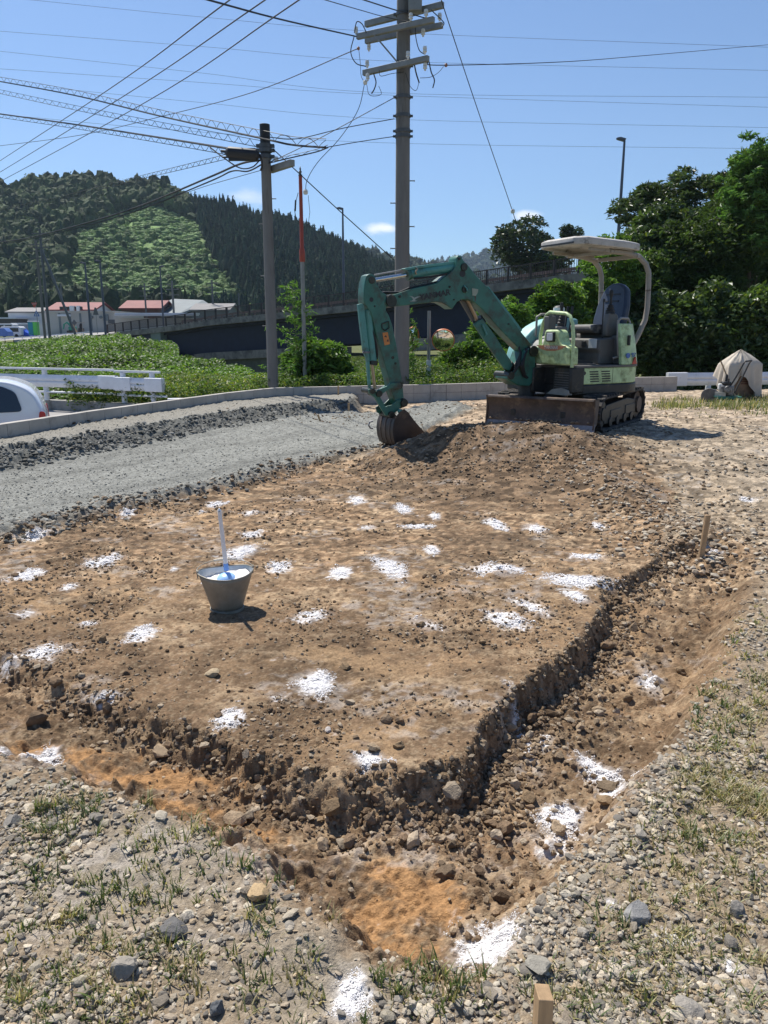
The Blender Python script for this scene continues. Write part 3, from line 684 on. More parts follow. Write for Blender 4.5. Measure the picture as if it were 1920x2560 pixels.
# dozer blade: curved mouldboard, bent lip, cutting edge, end plates
BT = TV; TV = TV @ Matrix.Translation((0, .02, .03))
prof = [(1.30, .46), (1.36, .455), (1.372, .43), (1.345, .40), (1.33, .30), (1.335, .20), (1.36, .12), (1.355, .11), (1.32, .12), (1.305, .20), (1.30, .30), (1.312, .40)]
b = MB(TV); b.prism(prof, -.765, .765, 'y'); bl = b.build('dozer_blade', rust, ex, .003)
b = MB(TV); b.prism([(1.352, .135), (1.385, .03), (1.365, .03), (1.325, .13)], -.79, .79, 'y'); b.build('cutting_edge', edge_m, bl, .002)
for s in (-1, 1): b = MB(TV); b.prism([(1.20, .44), (1.375, .455), (1.365, .42), (1.352, .3), (1.385, .06), (1.25, .12)], s * .775 - .008, s * .775 + .008, 'y'); b.build('end_plate', rust, bl, .002)
b = MB(TV)   # soil left on the ledge of the blade
for k in range(46):
    yy = random.gauss(.1, .42)
    if abs(yy) > .74: continue
    r_ = random.uniform(.006, .026); b.lathe([(0, -r_ * .5), (r_, 0), (r_ * .6, r_ * .6), (0, r_ * .8)], (1.375 + random.uniform(-.004, .012), yy, .135 + random.uniform(0, .02)), 6)
b.build('caked_soil', mat('caked_soil', (.24, .17, .11), .95, var=.3, vs=30, bump=.003), bl)

TV = BT
# ---------------- house (frame U: +x forward, +y the side facing us)
def dome_outline(f0, f1, w_, rr, n=16):
    """plan outline: straight front, rounded tail"""
    pts = [(f1, -w_), (f1, w_)]
    pts = [(f1 - .06, -w_), (f1, -w_ + .06), (f1, w_ - .06), (f1 - .06, w_)]
    for k in range(n + 1):
        t = math.pi / 2 + math.pi * k / n; pts.append((f0 + rr + (rr) * math.cos(t) * 1.0, w_ * math.sin(t) if rr else w_))
    return pts
b = MB(TU); b.prism(dome_outline(-.80, .80, .74, .62), .50, .64, 'z'); b.build('turntable_skirt', dark_m, ex, .02)
b = MB(TU); b.prism(dome_outline(-.79, .80, .735, .62), .64, .865, 'z'); lowp = b.build('lower_body_panel', lime_p, ex, .012)
b = MB(TU); b.prism(dome_outline(-.80, .82, .75, .62), .865, .895, 'z'); b.build('deck_plate', grey_p, ex, .006)
b = MB(TU); b.box(.79, .812, -.70, .60, .642, .863); b.build('dark_front_sheet', dark_m, ex, .004)  # added thin dark sheet covering the lime front of the lower body
# louvres, round hole and seams on the near side panel
b = MB(TU)
for col_ in (0, 1):
    for k in range(5):
        x0 = .51 - col_ * .22 - k * .006; z = .82 - k * .033
        b.prism([(x0, z), (x0 - .16, z), (x0 - .166, z - .017), (x0 - .006, z - .017)], .728, .739, 'y')
b.cyl((.60, .728, .795), (.60, .7385, .795), .026, 14); b.box(.065, .071, .73, .7365, .645, .865)
b.build('vent_louvre', black_d, lowp)
b = MB(TU)    # engine radiator grille and bracket box on the front left corner
b.box(.60, .86, .40, .752, .52, .885); gb = b.build('side_step_box', dark_m, ex, .03)
b = MB(TU)
for k in range(7): b.box(.86, .868, .44, .72, .60 + k * .033, .612 + k * .033)
b.build('grille', grey_p, gb, .002)
b = MB(TU); b.prism(rounded([(.30, .50), (.735, .50), (.735, .57), (.60, .60), (.42, .57)], .02), .80, .885, 'x'); b.build('bumper_guard', rops, gb, .01)
# counterweight shell: tall lime tail wrapping the rear
def shell(name, m, z0, z1, inset0, inset1, t0, t1, n=24, thick=.07):
    b = MB(TU); vs = []; fs = []
    for (z, ins) in ((z0, inset0), ((z0 + z1) / 2, (inset0 * 1.2 + inset1) / 2.4), (z1, inset1)):
        for th in (0, thick):
            for k in range(n + 1):
                t = R(t0 + (t1 - t0) * k / n); rf = .62 - ins - th; rl = .745 - ins - th
                vs.append((-.18 + rf * math.cos(t), rl * math.sin(t), z))
    m1 = n + 1
    for lv in range(2):
        a = lv * 2 * m1
        for k in range(n):
            fs.append((a + k, a + k + 1, a + 2 * m1 + k + 1, a + 2 * m1 + k)); fs.append((a + m1 + k + 1, a + m1 + k, a + 3 * m1 + k, a + 3 * m1 + k + 1))
        for k in (0, n): fs.append((a + k, a + m1 + k, a + 3 * m1 + k, a + 2 * m1 + k))
    for k in range(n):
        fs.append((4 * m1 + k, 4 * m1 + k + 1, 5 * m1 + k + 1, 5 * m1 + k)); fs.append((k + 1, k, m1 + k, m1 + k + 1))
    b.add(vs, fs); return b.build(name, m, ex, .01)
cw = shell('counterweight', lime_p, .895, 1.46, 0, .10, 82, 278)
# decals on the counterweight side: blue ring, white digits, red flash, slot
def cwM(f, z, l=.752): # frame facing +y of U
    return TU @ Matrix.Translation((f, l, z)) @ Matrix.Rotation(R(180), 4, 'Z') @ Matrix.Rotation(R(90), 4, 'X')
ring = MB(TU)
for k in range(1): ring.cyl((-.20, .735, 1.02), (-.20, .7475, 1.02), .036, 18)
ring.build('logo_disc', blue_d, cw)
text_mesh('number', '97', .085, cwM(-.315, 1.025, .735), blue_d, cw, .006)
b = MB(TU); b.prism([(-.30, .90), (-.40, .90), (-.37, 1.00)], .70, .728, 'y'); b.build('warning_mark', red_d, cw)
b = MB(TU); b.prism(rounded([(-.235, 1.16), (-.205, 1.16), (-.205, 1.30), (-.235, 1.30)], .012), .70, .735, 'y'); b.build('latch_slot', black_d, cw)
# engine hood behind the seat, seat base box, side skirts
b = MB(TU); b.prism(rounded([(-.70, .895), (-.16, .895), (-.18, 1.30), (-.30, 1.42), (-.62, 1.44), (-.66, 1.3)], .05), -.40, .40, 'y'); b.build('engine_cover', grey_p, ex, .03)
b = MB(TU); b.prism(rounded([(-.30, .895), (.12, .895), (.10, 1.06), (.135, 1.10), (.12, 1.25), (-.30, 1.27)], .03), -.36, .50, 'y'); sb_ = b.build('seat_pedestal', grey_p, ex, .02)
b = MB(TU); b.box(.126, .142, .16, .24, 1.14, 1.22); b.build('latch', black_d, sb_, .004)
b = MB(TU); b.box(.13, .140, .30, .46, 1.12, 1.25); b.box(.13, .14, -.30, -.18, 1.10, 1.2); b.build('label_plate', white_d, sb_, .004)
b = MB(TU); b.box(-.36, -.16, .44, .62, .895, 1.30); b.build('side_cover', grey_p, ex, .02)
b = MB(TU); b.prism([(-.20, .93), (-.30, .93), (-.25, 1.03)], .62, .626, 'y'); wt = b.build('warning_triangle', white_d, ex)
b = MB(TU); b.prism([(-.225, .955), (-.275, .955), (-.25, 1.008)], .627, .629, 'y'); b.build('warning_mark', red_d, wt)
b = MB(TU); b.prism(rounded([(.18, .895), (.62, .895), (.62, .925), (.5, .97), (.24, .94)], .01), -.1, .5, 'y'); b.build('foot_pedal', blackr, ex, .01)
b = MB(TU); b.box(.22, .55, .1, .56, .896, .912); b.build('floor_mat', mat('floor_mat', (.12, .11, .10), .8, var=.3, vs=20), ex, .003)
# seat
b = MB(TU); b.prism(rounded([(-.50, 1.30), (-.02, 1.33), (.04, 1.37), (.02, 1.44), (-.13, 1.455), (-.48, 1.40)], .03), -.24, .24, 'y'); b.build('seat_cushion', mat('worn_seat', (.075, .072, .07), .6, var=.3, vs=12, dirt=(.26, .23, .19), damt=.5, ds=7), ex, .03)
bk = MB(TU)
import itertools
cols_ = [(-.16, 0.0), (-.24, .16), (-.255, .34), (-.22, .55), (-.15, .72), (-.10, .78)]
back_out = rounded([(-.20, 0), (-.27, .22), (-.26, .44), (-.19, .70), (-.08, .78), (.08, .78), (.19, .70), (.26, .44), (.27, .22), (.20, 0)], .05)
Mb = Matrix.Translation((-.50, 0.0, 1.27)) @ Matrix.Rotation(R(-14), 4, 'Y') @ Matrix.Diagonal((1, 1.14, 1.02, 1))
bk.prism([(a, c) for a, c in back_out], -.06, .06, 'x', M=Mb); sbk = bk.build('seat_back', navy, ex, .035, seg=3)
b = MB(TU)
for zz in (.50, .60): b.box(.058, .070, -.12, .12, zz, zz + .02, M=Mb)
b.build('back_groove', black_d, sbk)
# left console with joystick and safety lever, arm rest
b = MB(TU); b.prism(rounded([(-.34, 1.28), (-.10, 1.28), (-.10, 1.42), (-.14, 1.62), (-.30, 1.60), (-.36, 1.45)], .04), .29, .40, 'y'); cons = b.build('left_console', mat('console_plastic', (.16, .145, .125), .6, var=.15), ex, .02)
b = MB(TU); b.lathe([(.07, 0), (.062, .03), (.066, .045), (.050, .06), (.054, .08), (.038, .095), (.042, .115), (.022, .13), (.016, .22), (.026, .25), (.03, .30), (.02, .33), (0, .335)], (-.20, .345, 1.60), 14); b.build('joystick', blackr, cons)
b = MB(TU); b.tube([(-.02, .40, 1.26), (-.0, .41, 1.50), (-.01, .40, 1.76)], .009, 8); b.tube([(-.01, .40, 1.76), (-.015, .40, 1.80)], .016, 8); b.build('safety_lever', blackr, cons)
b = MB(TU); b.tube([(-.10, .55, .98), (-.16, .60, 1.0), (-.13, .62, 1.05), (-.12, .60, 1.30), (-.13, .58, 1.50), (-.20, .56, 1.535), (-.36, .54, 1.53), (-.40, .54, 1.48), (-.40, .54, 1.20)], .018, 10); b.build('side_handrail', rops, ex)
b = MB(TU); b.box(-.45, -.2, .50, .62, 1.2, 1.33); b.build('side_pocket', rops, ex, .04)
# right side tank cover (faded turquoise) and its inner grey cover
def hump(name, m, f0, f1, l0, l1, z0, z1, n=10, top=.5):
    b = MB(TU); pts = [(f1, z0)]
    for k in range(n + 1):
        t = k / n * math.pi / 2; pts.append((f1 - (f1 - f0) * top * (1 - math.cos(t)) * 1.0, z0 + (z1 - z0) * math.sin(t)))
    pts += [(f0, z1 - .02), (f0, z0)]
    b.prism(pts, l0, l1, 'y'); return b.build(name, m, ex, .04, seg=3)
aqua = mat('faded_aqua_paint', (.26, .50, .48), .42, var=.1, vs=5, dirt=(.16, .22, .18), damt=.2)
hump('tank_cover', aqua, -.35, .82, -.74, -.44, .895, 1.56, top=.75)
hump('inner_cover', mat('dusty_grey_plastic', (.24, .235, .22), .6, var=.2, vs=8, dirt=(.35, .3, .25), damt=.3), .05, .70, -.44, -.16, .895, 1.30, top=.6)
b = MB(TU); b.tube([(.52, -.40, 1.28), (.50, -.42, 1.56), (.42, -.42, 1.60), (.0, -.42, 1.60), (-.06, -.42, 1.56), (-.06, -.42, 1.40)], .017, 10); b.build('front_handrail', rops, ex)
# control stand with travel levers
b = MB(TU); b.box(.42, .56, -.10, .10, .895, 1.34, taper=.015); b.box(.40, .60, -.16, .14, 1.30, 1.42); st_ = b.build('lever_stand', mat('stand_grey', (.14, .135, .125), .6, var=.2, dirt=(.3, .26, .22), damt=.3), ex, .02)
for s in (-.045, .045):
    b = MB(TU); b.tube([(.46, s + .12, .95), (.40, s + .12, 1.30), (.34, s + .1, 1.62)], .011, 8); b.tube([(.345, s + .1, 1.60), (.33, s + .1, 1.70)], .02, 8); b.build('travel_lever', blackr, ex)
b = MB(TU); b.lathe([(.055, 0), (.05, .03), (.055, .05), (.04, .07), (.045, .09), (.03, .11), (.034, .13), (.02, .15), (.02, .24), (.028, .28), (.02, .33), (0, .335)], (.46, .06, 1.42), 12); b.build('joystick', blackr, st_)
b = MB(TU); b.box(.18, .30, -.30, -.16, 1.46, 1.62); b.bar((.34, .12, 1.60), (.2, -.22, 1.60), .03); b.build('right_console', blackr, ex, .02)
b = MB(TU); b.lathe([(.085, 0), (.09, .08), (.082, .085), (.085, .16), (.06, .19), (0, .20)], (-.1, -.62, 1.54), 20); b.build('filter_bowl', grey_p, ex)
b = MB(TU); b.lathe([(.087, 0), (.087, .05)], (-.1, -.62, 1.655), 20); b.build('filter_band', white_d, ex)
# front lamp console (lime) with lamp, orange badge, and its tube guard
fx = .90
fc = [(.04, .0), (.73, .0), (.755, .12), (.75, .235), (.66, .245), (.60, .27), (.565, .33), (.56, .42), (.53, .47), (.30, .47), (.25, .43), (.23, .35), (.19, .28), (.10, .25), (.05, .23)]
fc = [(.80 - a, c) for a, c in fc]
b = MB(TU); b.prism(rounded([(a, c + .905) for a, c in fc], .035, 3), fx - .16, fx + .02, 'x'); fcov = b.build('front_lamp_console', lime_p, ex, .028, seg=3)
cM = TU @ Matrix.Translation((fx + .021, .39, 0)) @ Matrix.Rotation(R(90), 4, 'Z') @ Matrix.Rotation(R(90), 4, 'X')
def fr_prism(name, m, pts, d0, d1, par, bevel=0): # pts in (right, up) as seen by someone facing the machine
    b = MB(TU); b.prism([(.40 + a, c) for a, c in pts], fx + .02 + d0, fx + .02 + d1, 'x'); return b.build(name, m, par, bevel)
fr_prism('lamp_housing', black_d, rounded([(-.075, 1.215), (.075, 1.215), (.075, 1.345), (-.075, 1.345)], .02), -.01, .035, fcov, .006)
fr_prism('headlight', lampg, rounded([(-.058, 1.23), (.058, 1.23), (.058, 1.33), (-.058, 1.33)], .015), .03, .040, fcov, .003)
badge = [(-.31, 1.165), (.31, 1.165), (.20, 1.115), (.08, 1.092), (-.08, 1.092), (-.20, 1.115)]
fr_prism('badge', mat('badge_orange', (.46, .20, .10), .5, var=.25, vs=20), badge, -.004, .004, fcov)
text_mesh('badge_lettering', 'YANMAR', .062, TU @ Matrix.Translation((fx + .026, .40, 1.136)) @ Matrix.Rotation(R(90), 4, 'Z') @ Matrix.Rotation(R(90), 4, 'X'), mat('silver_decal', (.55, .53, .50), .4, var=.1), fcov, .001, .1, .0015, sx=1.1)
b = MB(TU); yl = .775
b.tube([(fx - .05, .09, .95), (fx - .05, .09, 1.30), (fx - .04, .14, 1.46), (fx - .03, .22, 1.575), (fx - .02, .30, 1.61), (fx - .02, .62, 1.585), (fx - .02, .70, 1.55), (fx - .03, .75, 1.44), (fx - .03, yl, 1.28), (fx - .03, yl, .88)], .024, 12)
b.build('tube_guard', lime_p, ex)
b = MB(TU); b.box(.78, .90, .2, .32, 1.37, 1.56); b.build('work_box', grey_p, ex, .015)
# swing bracket & boom foot
b = MB(TU); b.box(.70, 1.02, -.17, .17, .52, .86); b.cyl((.98, 0, .44), (.98, 0, .92), .12, 20); b.build('swing_post', dark_m, ex, .02)
br = prism_part('swing_bracket', teal, Z6([(1655, 930), (1655, 1180), (1600, 1245), (1500, 1240), (1400, 1180), (1405, 1130), (1470, 1130), (1520, 1040), (1560, 930), (1620, 890)], .15), -.13, .15, bevel=.012)
for (a, c, r_) in ((1632, 930, .075), (1430, 1150, .055)):
    b = MB(TU); p = z6(a, c, .15); b.cyl((p.x, -.17, p.z), (p.x, .175, p.z), r_, 20); b.build('bracket_pin', grease, br, .004)
b = MB(TU)
for k in range(4):
    l = .07 - k * .045; b.tube([z6(1500, 880 + k * 6, l), z6(1520, 950, l + .05), z6(1500 - k * 12, 1060, l + .12), z6(1460, 1120 + k * 8, l + .1), z6(1400, 1190, l)], .017, 8)
b.build('hose', blackr, ex)
b = MB(TU)
for k in range(3): b.tube([z6(1590 - k * 10, 905, .12), z6(1560, 960 + k * 10, .17), z6(1545 - k * 14, 1060, .19), z6(1560 - k * 8, 1150, .17), z6(1610, 1190 + k * 6, .1)], .015, 8)
b.build('hose', blackr, ex)
b = MB(TU); b.prism([(.68, .935), (.60, .99), (.70, 1.0)], .753, .757, 'y'); 
# boom
BO = .10
boom_o = [(292, 488), (300, 458), (330, 436), (400, 415), (560, 362), (700, 332), (775, 312), (820, 272), (880, 232), (925, 185), (942, 140), (944, 92), (962, 66), (990, 72), (1008, 108), (1050, 150), (1112, 232), (1218, 345),
          (1330, 488), (1440, 630), (1535, 762), (1640, 890), (1665, 935), (1650, 985), (1600, 1000), (1560, 950), (1482, 878), (1330, 722), (1190, 560), (1110, 490), (1050, 463), (990, 465), (950, 490), (908, 552), (862, 520), (815, 494), (760, 486), (560, 510), (395, 528), (315, 530)]
boom = prism_part('boom', teal, Z6(boom_o, BO), -.09, .09, bevel=.010)
# thicker underside gusset seen beneath the knee, and the cast boss plates
b = MB(TU); b.prism(Z6([(1235, 345), (1440, 628), (1535, 760), (1555, 740), (1450, 600), (1250, 345)], BO), -.06, .06, 'y'); b.build('boom_rib', teal_l, boom, .004)
b = MB(TU)
for (a, c, r_) in ((1020, 372, .045), (355, 480, .075), (1632, 935, .07), (970, 95, .018), (1012, 172, .05), (1415, 685, .012), (883, 350, .014), (922, 465, .01), (433, 437, .018)):
    p = z6(a, c, BO); b.cyl((p.x, -.11, p.z), (p.x, .103 + r_ * .12, p.z), r_, 20)
b.build('pin_boss', grease, boom, .003)
p = z6(1000, 230, BO); b = MB(TU); b.cyl((p.x, .085, p.z), (p.x, .094, p.z), .045, 18); b.build('bracket_hole', black_d, boom)
b = MB(TU); q = [z6(1000, 350, .105), z6(1045, 385, .105), z6(1040, 410, .12)]; b.tube([z6(1010, 340, .10), z6(1035, 362, .125), z6(1042, 390, .13), z6(1030, 402, .10)], .010, 8); b.build('hose_guard', teal_l, boom)
prism_part('sensor_plate', mat('faded_sticker', (.30, .33, .26), .6, var=.2), Z6([(1085, 362), (1140, 372), (1138, 400), (1118, 432), (1088, 428)], .102), .088, .097, boom, 0)
pl_ = MB(TU)  # rust run under the plate
pl_.prism(Z6([(1108, 432), (1122, 432), (1118, 480), (1112, 480)], .1), .088, .0915, 'y'); pl_.build('rust_streak', rust, boom)
# lettering on the boom: frame along the boom surface
def boomM(px, py, px2, py2, l):
    a = z6(px, py, l); c = z6(px2, py2, l); d = (c - a); ang = math.atan2(d.z, -d.x)
    return TU @ Matrix.Translation(a) @ Matrix.Rotation(R(180), 4, 'Z') @ Matrix.Rotation(R(90), 4, 'X') @ Matrix.Rotation(ang, 4, 'Z')
Mt = boomM(748, 424, 856, 404, .0935)
text_mesh('lettering_edge', 'YANMAR', .102, Mt @ Matrix.Translation((0, 0, -.0012)), mat('lettering_outline', (.24, .30, .27), .5, var=.1), boom, .0004, .05, .0032, sx=1.13)
text_mesh('lettering', 'YANMAR', .102, Mt, black_d, boom, .0014, .05, .003, sx=1.13)
bird = [(514, 431), (545, 436), (562, 448), (590, 437), (628, 436), (600, 444), (580, 456), (568, 466), (572, 474), (590, 476), (566, 482), (530, 483), (515, 478), (538, 476), (550, 466), (543, 450), (532, 440)]
prism_part('bird_emblem', mat('emblem_grey', (.30, .34, .30), .5, var=.1), Z6(bird, .092), .0885, .0925, boom, 0)
prism_part('emblem_edge', black_d, Z6([(a * 1.0 + (3 if a > 570 else -3), c + (3 if c > 455 else -2)) for a, c in bird], .0915), .088, .0912, boom, 0)
# arm cylinder on the boom's back: barrel, rod, return pipe
def cylnd(name, m, p, q, r_, par, n=16): b = MB(TU); b.cyl(p, q, r_, n); return b.build(name, m, par, .004)
ac = cylnd('arm_cylinder', teal_l, z6(508, 240, 0), z6(940, 168, 0), .062, ex)
cylnd('cylinder_rod', chrome, z6(205, 290, 0), z6(515, 238, 0), .027, ac)
b = MB(TU); b.cyl(z6(940, 168, 0), z6(1000, 165, 0), .07, 16); b.cyl(z6(495, 243, 0), z6(520, 238, 0), .072, 16); b.build('cylinder_head', teal, ac, .004)
b = MB(TU); b.tube([z6(200, 243, -.03), z6(495, 190, -.03)], .009, 8); b.build('return_pipe', mat('pipe_grey', (.36, .36, .34), .4, metal=.4), ac)
prism_part('cylinder_guard', teal_l, Z6([(478, 186), (500, 178), (700, 146), (945, 118), (945, 140), (700, 170), (500, 200)], .07), -.05, .05, ac, .004)
b = MB(TU); b.tube([z6(575, 175, .06), z6(590, 190, .08), z6(570, 215, .08), z6(580, 235, .07)], .010, 8); b.build('bracket_clip', brass_r, ac)
# hoses along the top of the boom
b = MB(TU)
for k in range(3):
    l = -.05 + k * .045; b.tube([z6(200, 440 - k * 8, l), z6(290, 400, l), z6(350, 408 - k * 3, l), z6(430, 400, l), z6(520, 365 - k * 3, l), z6(640, 338, l), z6(790, 300, l), z6(880, 245 - k * 5, l)], .014, 8)
b.tube([z6(560, 275, .06), z6(700, 262, .09), z6(800, 245, .09), z6(850, 232, .08)], .013, 8)
b.build('hose', blackr, boom)
# boom cylinder
bc = cylnd('boom_cylinder', teal, z6(1440, 1105, 0), z6(1140, 665, 0), .066, ex)
cylnd('cylinder_rod', brass_r, z6(1150, 690, 0), z6(1030, 440, 0), .028, bc)
b = MB(TU); b.cyl(z6(1165, 690, 0), z6(1128, 640, 0), .078, 16); b.cyl(z6(1455, 1120, 0), z6(1400, 1050, 0), .08, 16); b.build('cylinder_head', grease, bc, .004)
prism_part('cylinder_guard', teal, Z6([(1100, 690), (1145, 655), (1180, 640), (1300, 800), (1450, 1050), (1420, 1110), (1370, 1080), (1310, 1000)], .09), .055, .09, bc, .006)
prism_part('rod_guard', grey_p, Z6([(980, 475), (1030, 465), (1110, 650), (1090, 665)], -.02), -.06, -.02, bc, .006)
b = MB(TU); b.tube([z6(1175, 690, .10), z6(1190, 720, .11), z6(1215, 780, .11), z6(1200, 790, .095)], .014, 8); b.build('hard_line', teal_l, bc)
# arm
arm_o = [(135, 245), (165, 232), (195, 240), (215, 275), (222, 320), (262, 385), (310, 420), (318, 470), (318, 500), (306, 560), (335, 610), (366, 700), (400, 860), (432, 1050), (456, 1220), (470, 1360), (492, 1385), (480, 1430), (440, 1450),
         (395, 1400), (355, 1290), (340, 1200), (300, 1060), (248, 880), (200, 690), (168, 575), (120, 520), (105, 470), (108, 380), (118, 300)]
arm = prism_part('arm', teal, Z6(arm_o, .085), -.075, .085, bevel=.010)
b = MB(TU)
for (a, c, r_) in ((178, 290, .045), (345, 478, .06), (430, 1238, .045), (460, 1395, .06), (205, 525, .012), (368, 988, .02), (392, 1040, .016)):
    p = z6(a, c, .085); b.cyl((p.x, -.10, p.z), (p.x, .09 + r_ * .1, p.z), r_, 20)
b.build('pin_boss', grease, arm, .003)
p = z6(175, 465, .085); b = MB(TU); b.cyl((p.x, .07, p.z), (p.x, .0875, p.z), .028, 14); b.build('lift_hole', black_d, arm)
prism_part('rear_top_plate', teal, Z6([(70, 490), (72, 400), (90, 310), (130, 245), (165, 232), (150, 262), (112, 330), (96, 400), (92, 485)], -.05), -.09, -.05, arm, .004)
wl_ = prism_part('warning_label', orange_d, Z6([(274, 765), (322, 758), (342, 866), (294, 878)], .0865), .0855, .0875, arm, 0)
prism_part('label_print', black_d, Z6([(312, 842), (326, 818), (332, 845)], .088), .0875, .0882, wl_, 0)
prism_part('label_print', black_d, Z6([(290, 800), (306, 785), (316, 806)], .088), .0875, .0882, wl_, 0)
b = MB(TU); b.tube([z6(268, 690, .087), z6(275, 725, .1), z6(300, 745, .1), z6(335, 720, .1), z6(330, 662, .1), z6(268, 686, .088)], .008, 8); b.build('hose_loop', grease, arm)
# bucket cylinder in front of the arm
kc = cylnd('bucket_cylinder', teal_l, z6(140, 560, .02), z6(186, 1040, .02), .055, ex)
cylnd('cylinder_rod', brass_r, z6(180, 1040, .02), z6(208, 1270, .02), .022, kc)
prism_part('cylinder_guard', teal_l, Z6([(50, 508), (88, 500), (105, 520), (150, 930), (168, 1262), (150, 1262), (128, 1000), (100, 930), (75, 720)], .06), .03, .075, kc, .006)
b = MB(TU); b.box(-.02, .02, -.02, .02, -.01, .01, M=Matrix.Translation(z6(125, 940, .09))); b.cyl(z6(96, 938, .08), z6(158, 940, .08), .012, 8); b.build('clamp', edge_m, kc)
cylnd('cylinder_head', grease, z6(190, 1015, .02), z6(185, 1055, .02), .063, kc)
b = MB(TU); b.tube([z6(170, 640, .03), z6(185, 760, .06), z6(215, 860, .06), z6(228, 960, .05), z6(222, 1000, .03)], .014, 8); b.tube([z6(120, 520, 0), z6(160, 600, .02), z6(175, 700, .04)], .016, 8); b.build('hose', blackr, ex)
# links
lk = prism_part('bucket_link', teal, Z6([(150, 1275), (190, 1262), (232, 1300), (300, 1425), (352, 1480), (345, 1510), (305, 1512), (265, 1450), (210, 1350), (160, 1312)], .11), .075, .11, bevel=.006)
prism_part('bucket_link', teal, Z6([(150, 1275), (190, 1262), (232, 1300), (300, 1425), (352, 1480), (345, 1510), (305, 1512), (265, 1450), (210, 1350), (160, 1312)], -.07), -.11, -.075, bevel=.006)
prism_part('rocker_arm', teal, Z6([(215, 1292), (250, 1272), (330, 1240), (345, 1218), (430, 1210), (448, 1245), (430, 1272), (340, 1268), (262, 1325), (225, 1325)], .12), .09, .125, bevel=.006)
prism_part('rocker_arm', teal, Z6([(200, 1290), (250, 1272), (330, 1220), (420, 1200), (430, 1250), (340, 1255), (250, 1310), (220, 1320)], -.09), -.125, -.09, bevel=.006)
b = MB(TU)
for (a, c, r_) in ((178, 1290, .035), (238, 1312, .042)):
    p = z6(a, c, .1); b.cyl((p.x, -.13, p.z), (p.x, .135, p.z), r_, 18)
b.build('link_pin', grease, lk, .003)
# bucket
BW = .21
side_o = [(300, 1478), (345, 1440), (400, 1425), (470, 1450), (500, 1480), (560, 1560), (655, 1665), (640, 1700), (560, 1765), (470, 1800), (420, 1796), (385, 1770), (366, 1700), (365, 1620), (330, 1560)]
def bz(a, c): return Z6([(a, c)], BW)[0]
sp_o = [bz(*p) for p in [(392, 1530), (430, 1478), (470, 1452), (505, 1480), (560, 1556), (656, 1666), (600, 1735), (545, 1770), (480, 1795), (430, 1800), (392, 1775), (372, 1720), (365, 1650), (372, 1585)]]
skin_prof = [bz(*p) for p in [(392, 1530), (372, 1585), (365, 1650), (372, 1720), (392, 1775), (430, 1800), (480, 1795), (545, 1770), (600, 1735), (656, 1666)]]
bkt_mat = mat('bucket_steel', (.060, .042, .033), .5, metal=.35, var=.4, vs=6, bump=.0015, bs=40, dirt=(.15, .10, .065), damt=.35, ds=5)
b = MB(TU)
for s in (-1, 1): b.prism(sp_o, s * BW - .008, s * BW + .008, 'y')
bucket = b.build('bucket', bkt_mat, ex, .003)
b = MB(TU); cen = Vector((sum(p[0] for p in sp_o) / len(sp_o), sum(p[1] for p in sp_o) / len(sp_o)))
outer = [Vector(p) for p in skin_prof]; inner = [p + (cen - p).normalized() * .014 for p in outer]
b.prism([tuple(p) for p in outer] + [tuple(p) for p in reversed(inner)], -BW, BW, 'y'); b.build('bucket_shell', bkt_mat, bucket, .002)
b = MB(TU)
for l in (-.12, -.0, .12):
    oo = [p + (p - cen).normalized() * .006 for p in outer]; b.prism([tuple(p) for p in oo] + [tuple(p) for p in reversed(outer)], l - .02, l + .02, 'y')
b.build('wear_strip', rust, bucket, .002)
b = MB(TU)
for s in (-1, 1): b.prism([bz(*p) for p in [(392, 1535), (330, 1500), (320, 1455), (350, 1432), (400, 1420), (440, 1378), (478, 1372), (488, 1420), (455, 1470), (425, 1490)]], s * .10 - .012, s * .10 + .012, 'y')
b.build('bucket_ear', teal, bucket, .004)
b = MB(TU)
for (a, c, r_) in ((462, 1395, .05), (345, 1500, .042)):
    p = z6(a, c, .1); b.cyl((p.x, -.135, p.z), (p.x, .14, p.z), r_, 18)
b.build('bucket_pin', grease, bucket, .003)
p0 = z6(425, 1470, .15); b = MB(TU); b.cyl(p0, p0 + Vector((0, .06, 0)), .028, 14); b.build('pin_cap', teal_l, bucket, .004)
b = MB(TU)
for l in (-.17, -.06, .06, .17):
    p = Vector(bz(656, 1666)); q = p + (p - Vector(bz(600, 1600))).normalized() * .07
    b.bar((p.x + .03, l, p.y + .03), (q.x, l, q.y), .035, .02)
b.build('bucket_tooth', edge_m, bucket, .003)
b = MB(TU); hk = [bz(*p) for p in [(290, 1570), (262, 1580), (252, 1610), (268, 1635), (290, 1640)]]; b.tube([(p[0] + .06, .02, p[1]) for p in hk], .010, 8); b.build('lifting_hook', edge_m, bucket)
# ---------------- ROPS posts and canopy
zc = 2.42
for s, lw, df in ((1, .40, 0), (-1, -.44, .10)):
    b = MB(TU @ Matrix.Translation((df, 0, 0)))
    b.tube([(-.58, lw * .98, 1.05), (-.74, lw, 1.30), (-.86, lw, 1.52), (-.885, lw, 1.7), (-.875, lw, 2.0), (-.86, lw, 2.18), (-.80, lw * .98, 2.30), (-.66, lw * .95, 2.40), (-.42, lw * .9, zc + .02), (-.1, lw * .9, zc + .03)], .038, 14)
    po = b.build('rops_post', rops, ex)
    b = MB(TU @ Matrix.Translation((df, 0, 0))); b.cyl((-.878, lw, 1.93), (-.877, lw, 1.94), .040, 14); b.build('joint_ring', rust, po)
b = MB(TU); b.bar((-.62, -.42, zc - .02), (-.62, .42, zc - .02), .06, .05); b.bar((-.1, -.42, zc + .02), (-.1, .42, zc + .02), .05, .04)
for s in (-.36, .38): b.bar((-.5, s, zc + .02), (.30, s, zc + .04), .045, .04)
b.build('canopy_frame', rops, ex, .004)
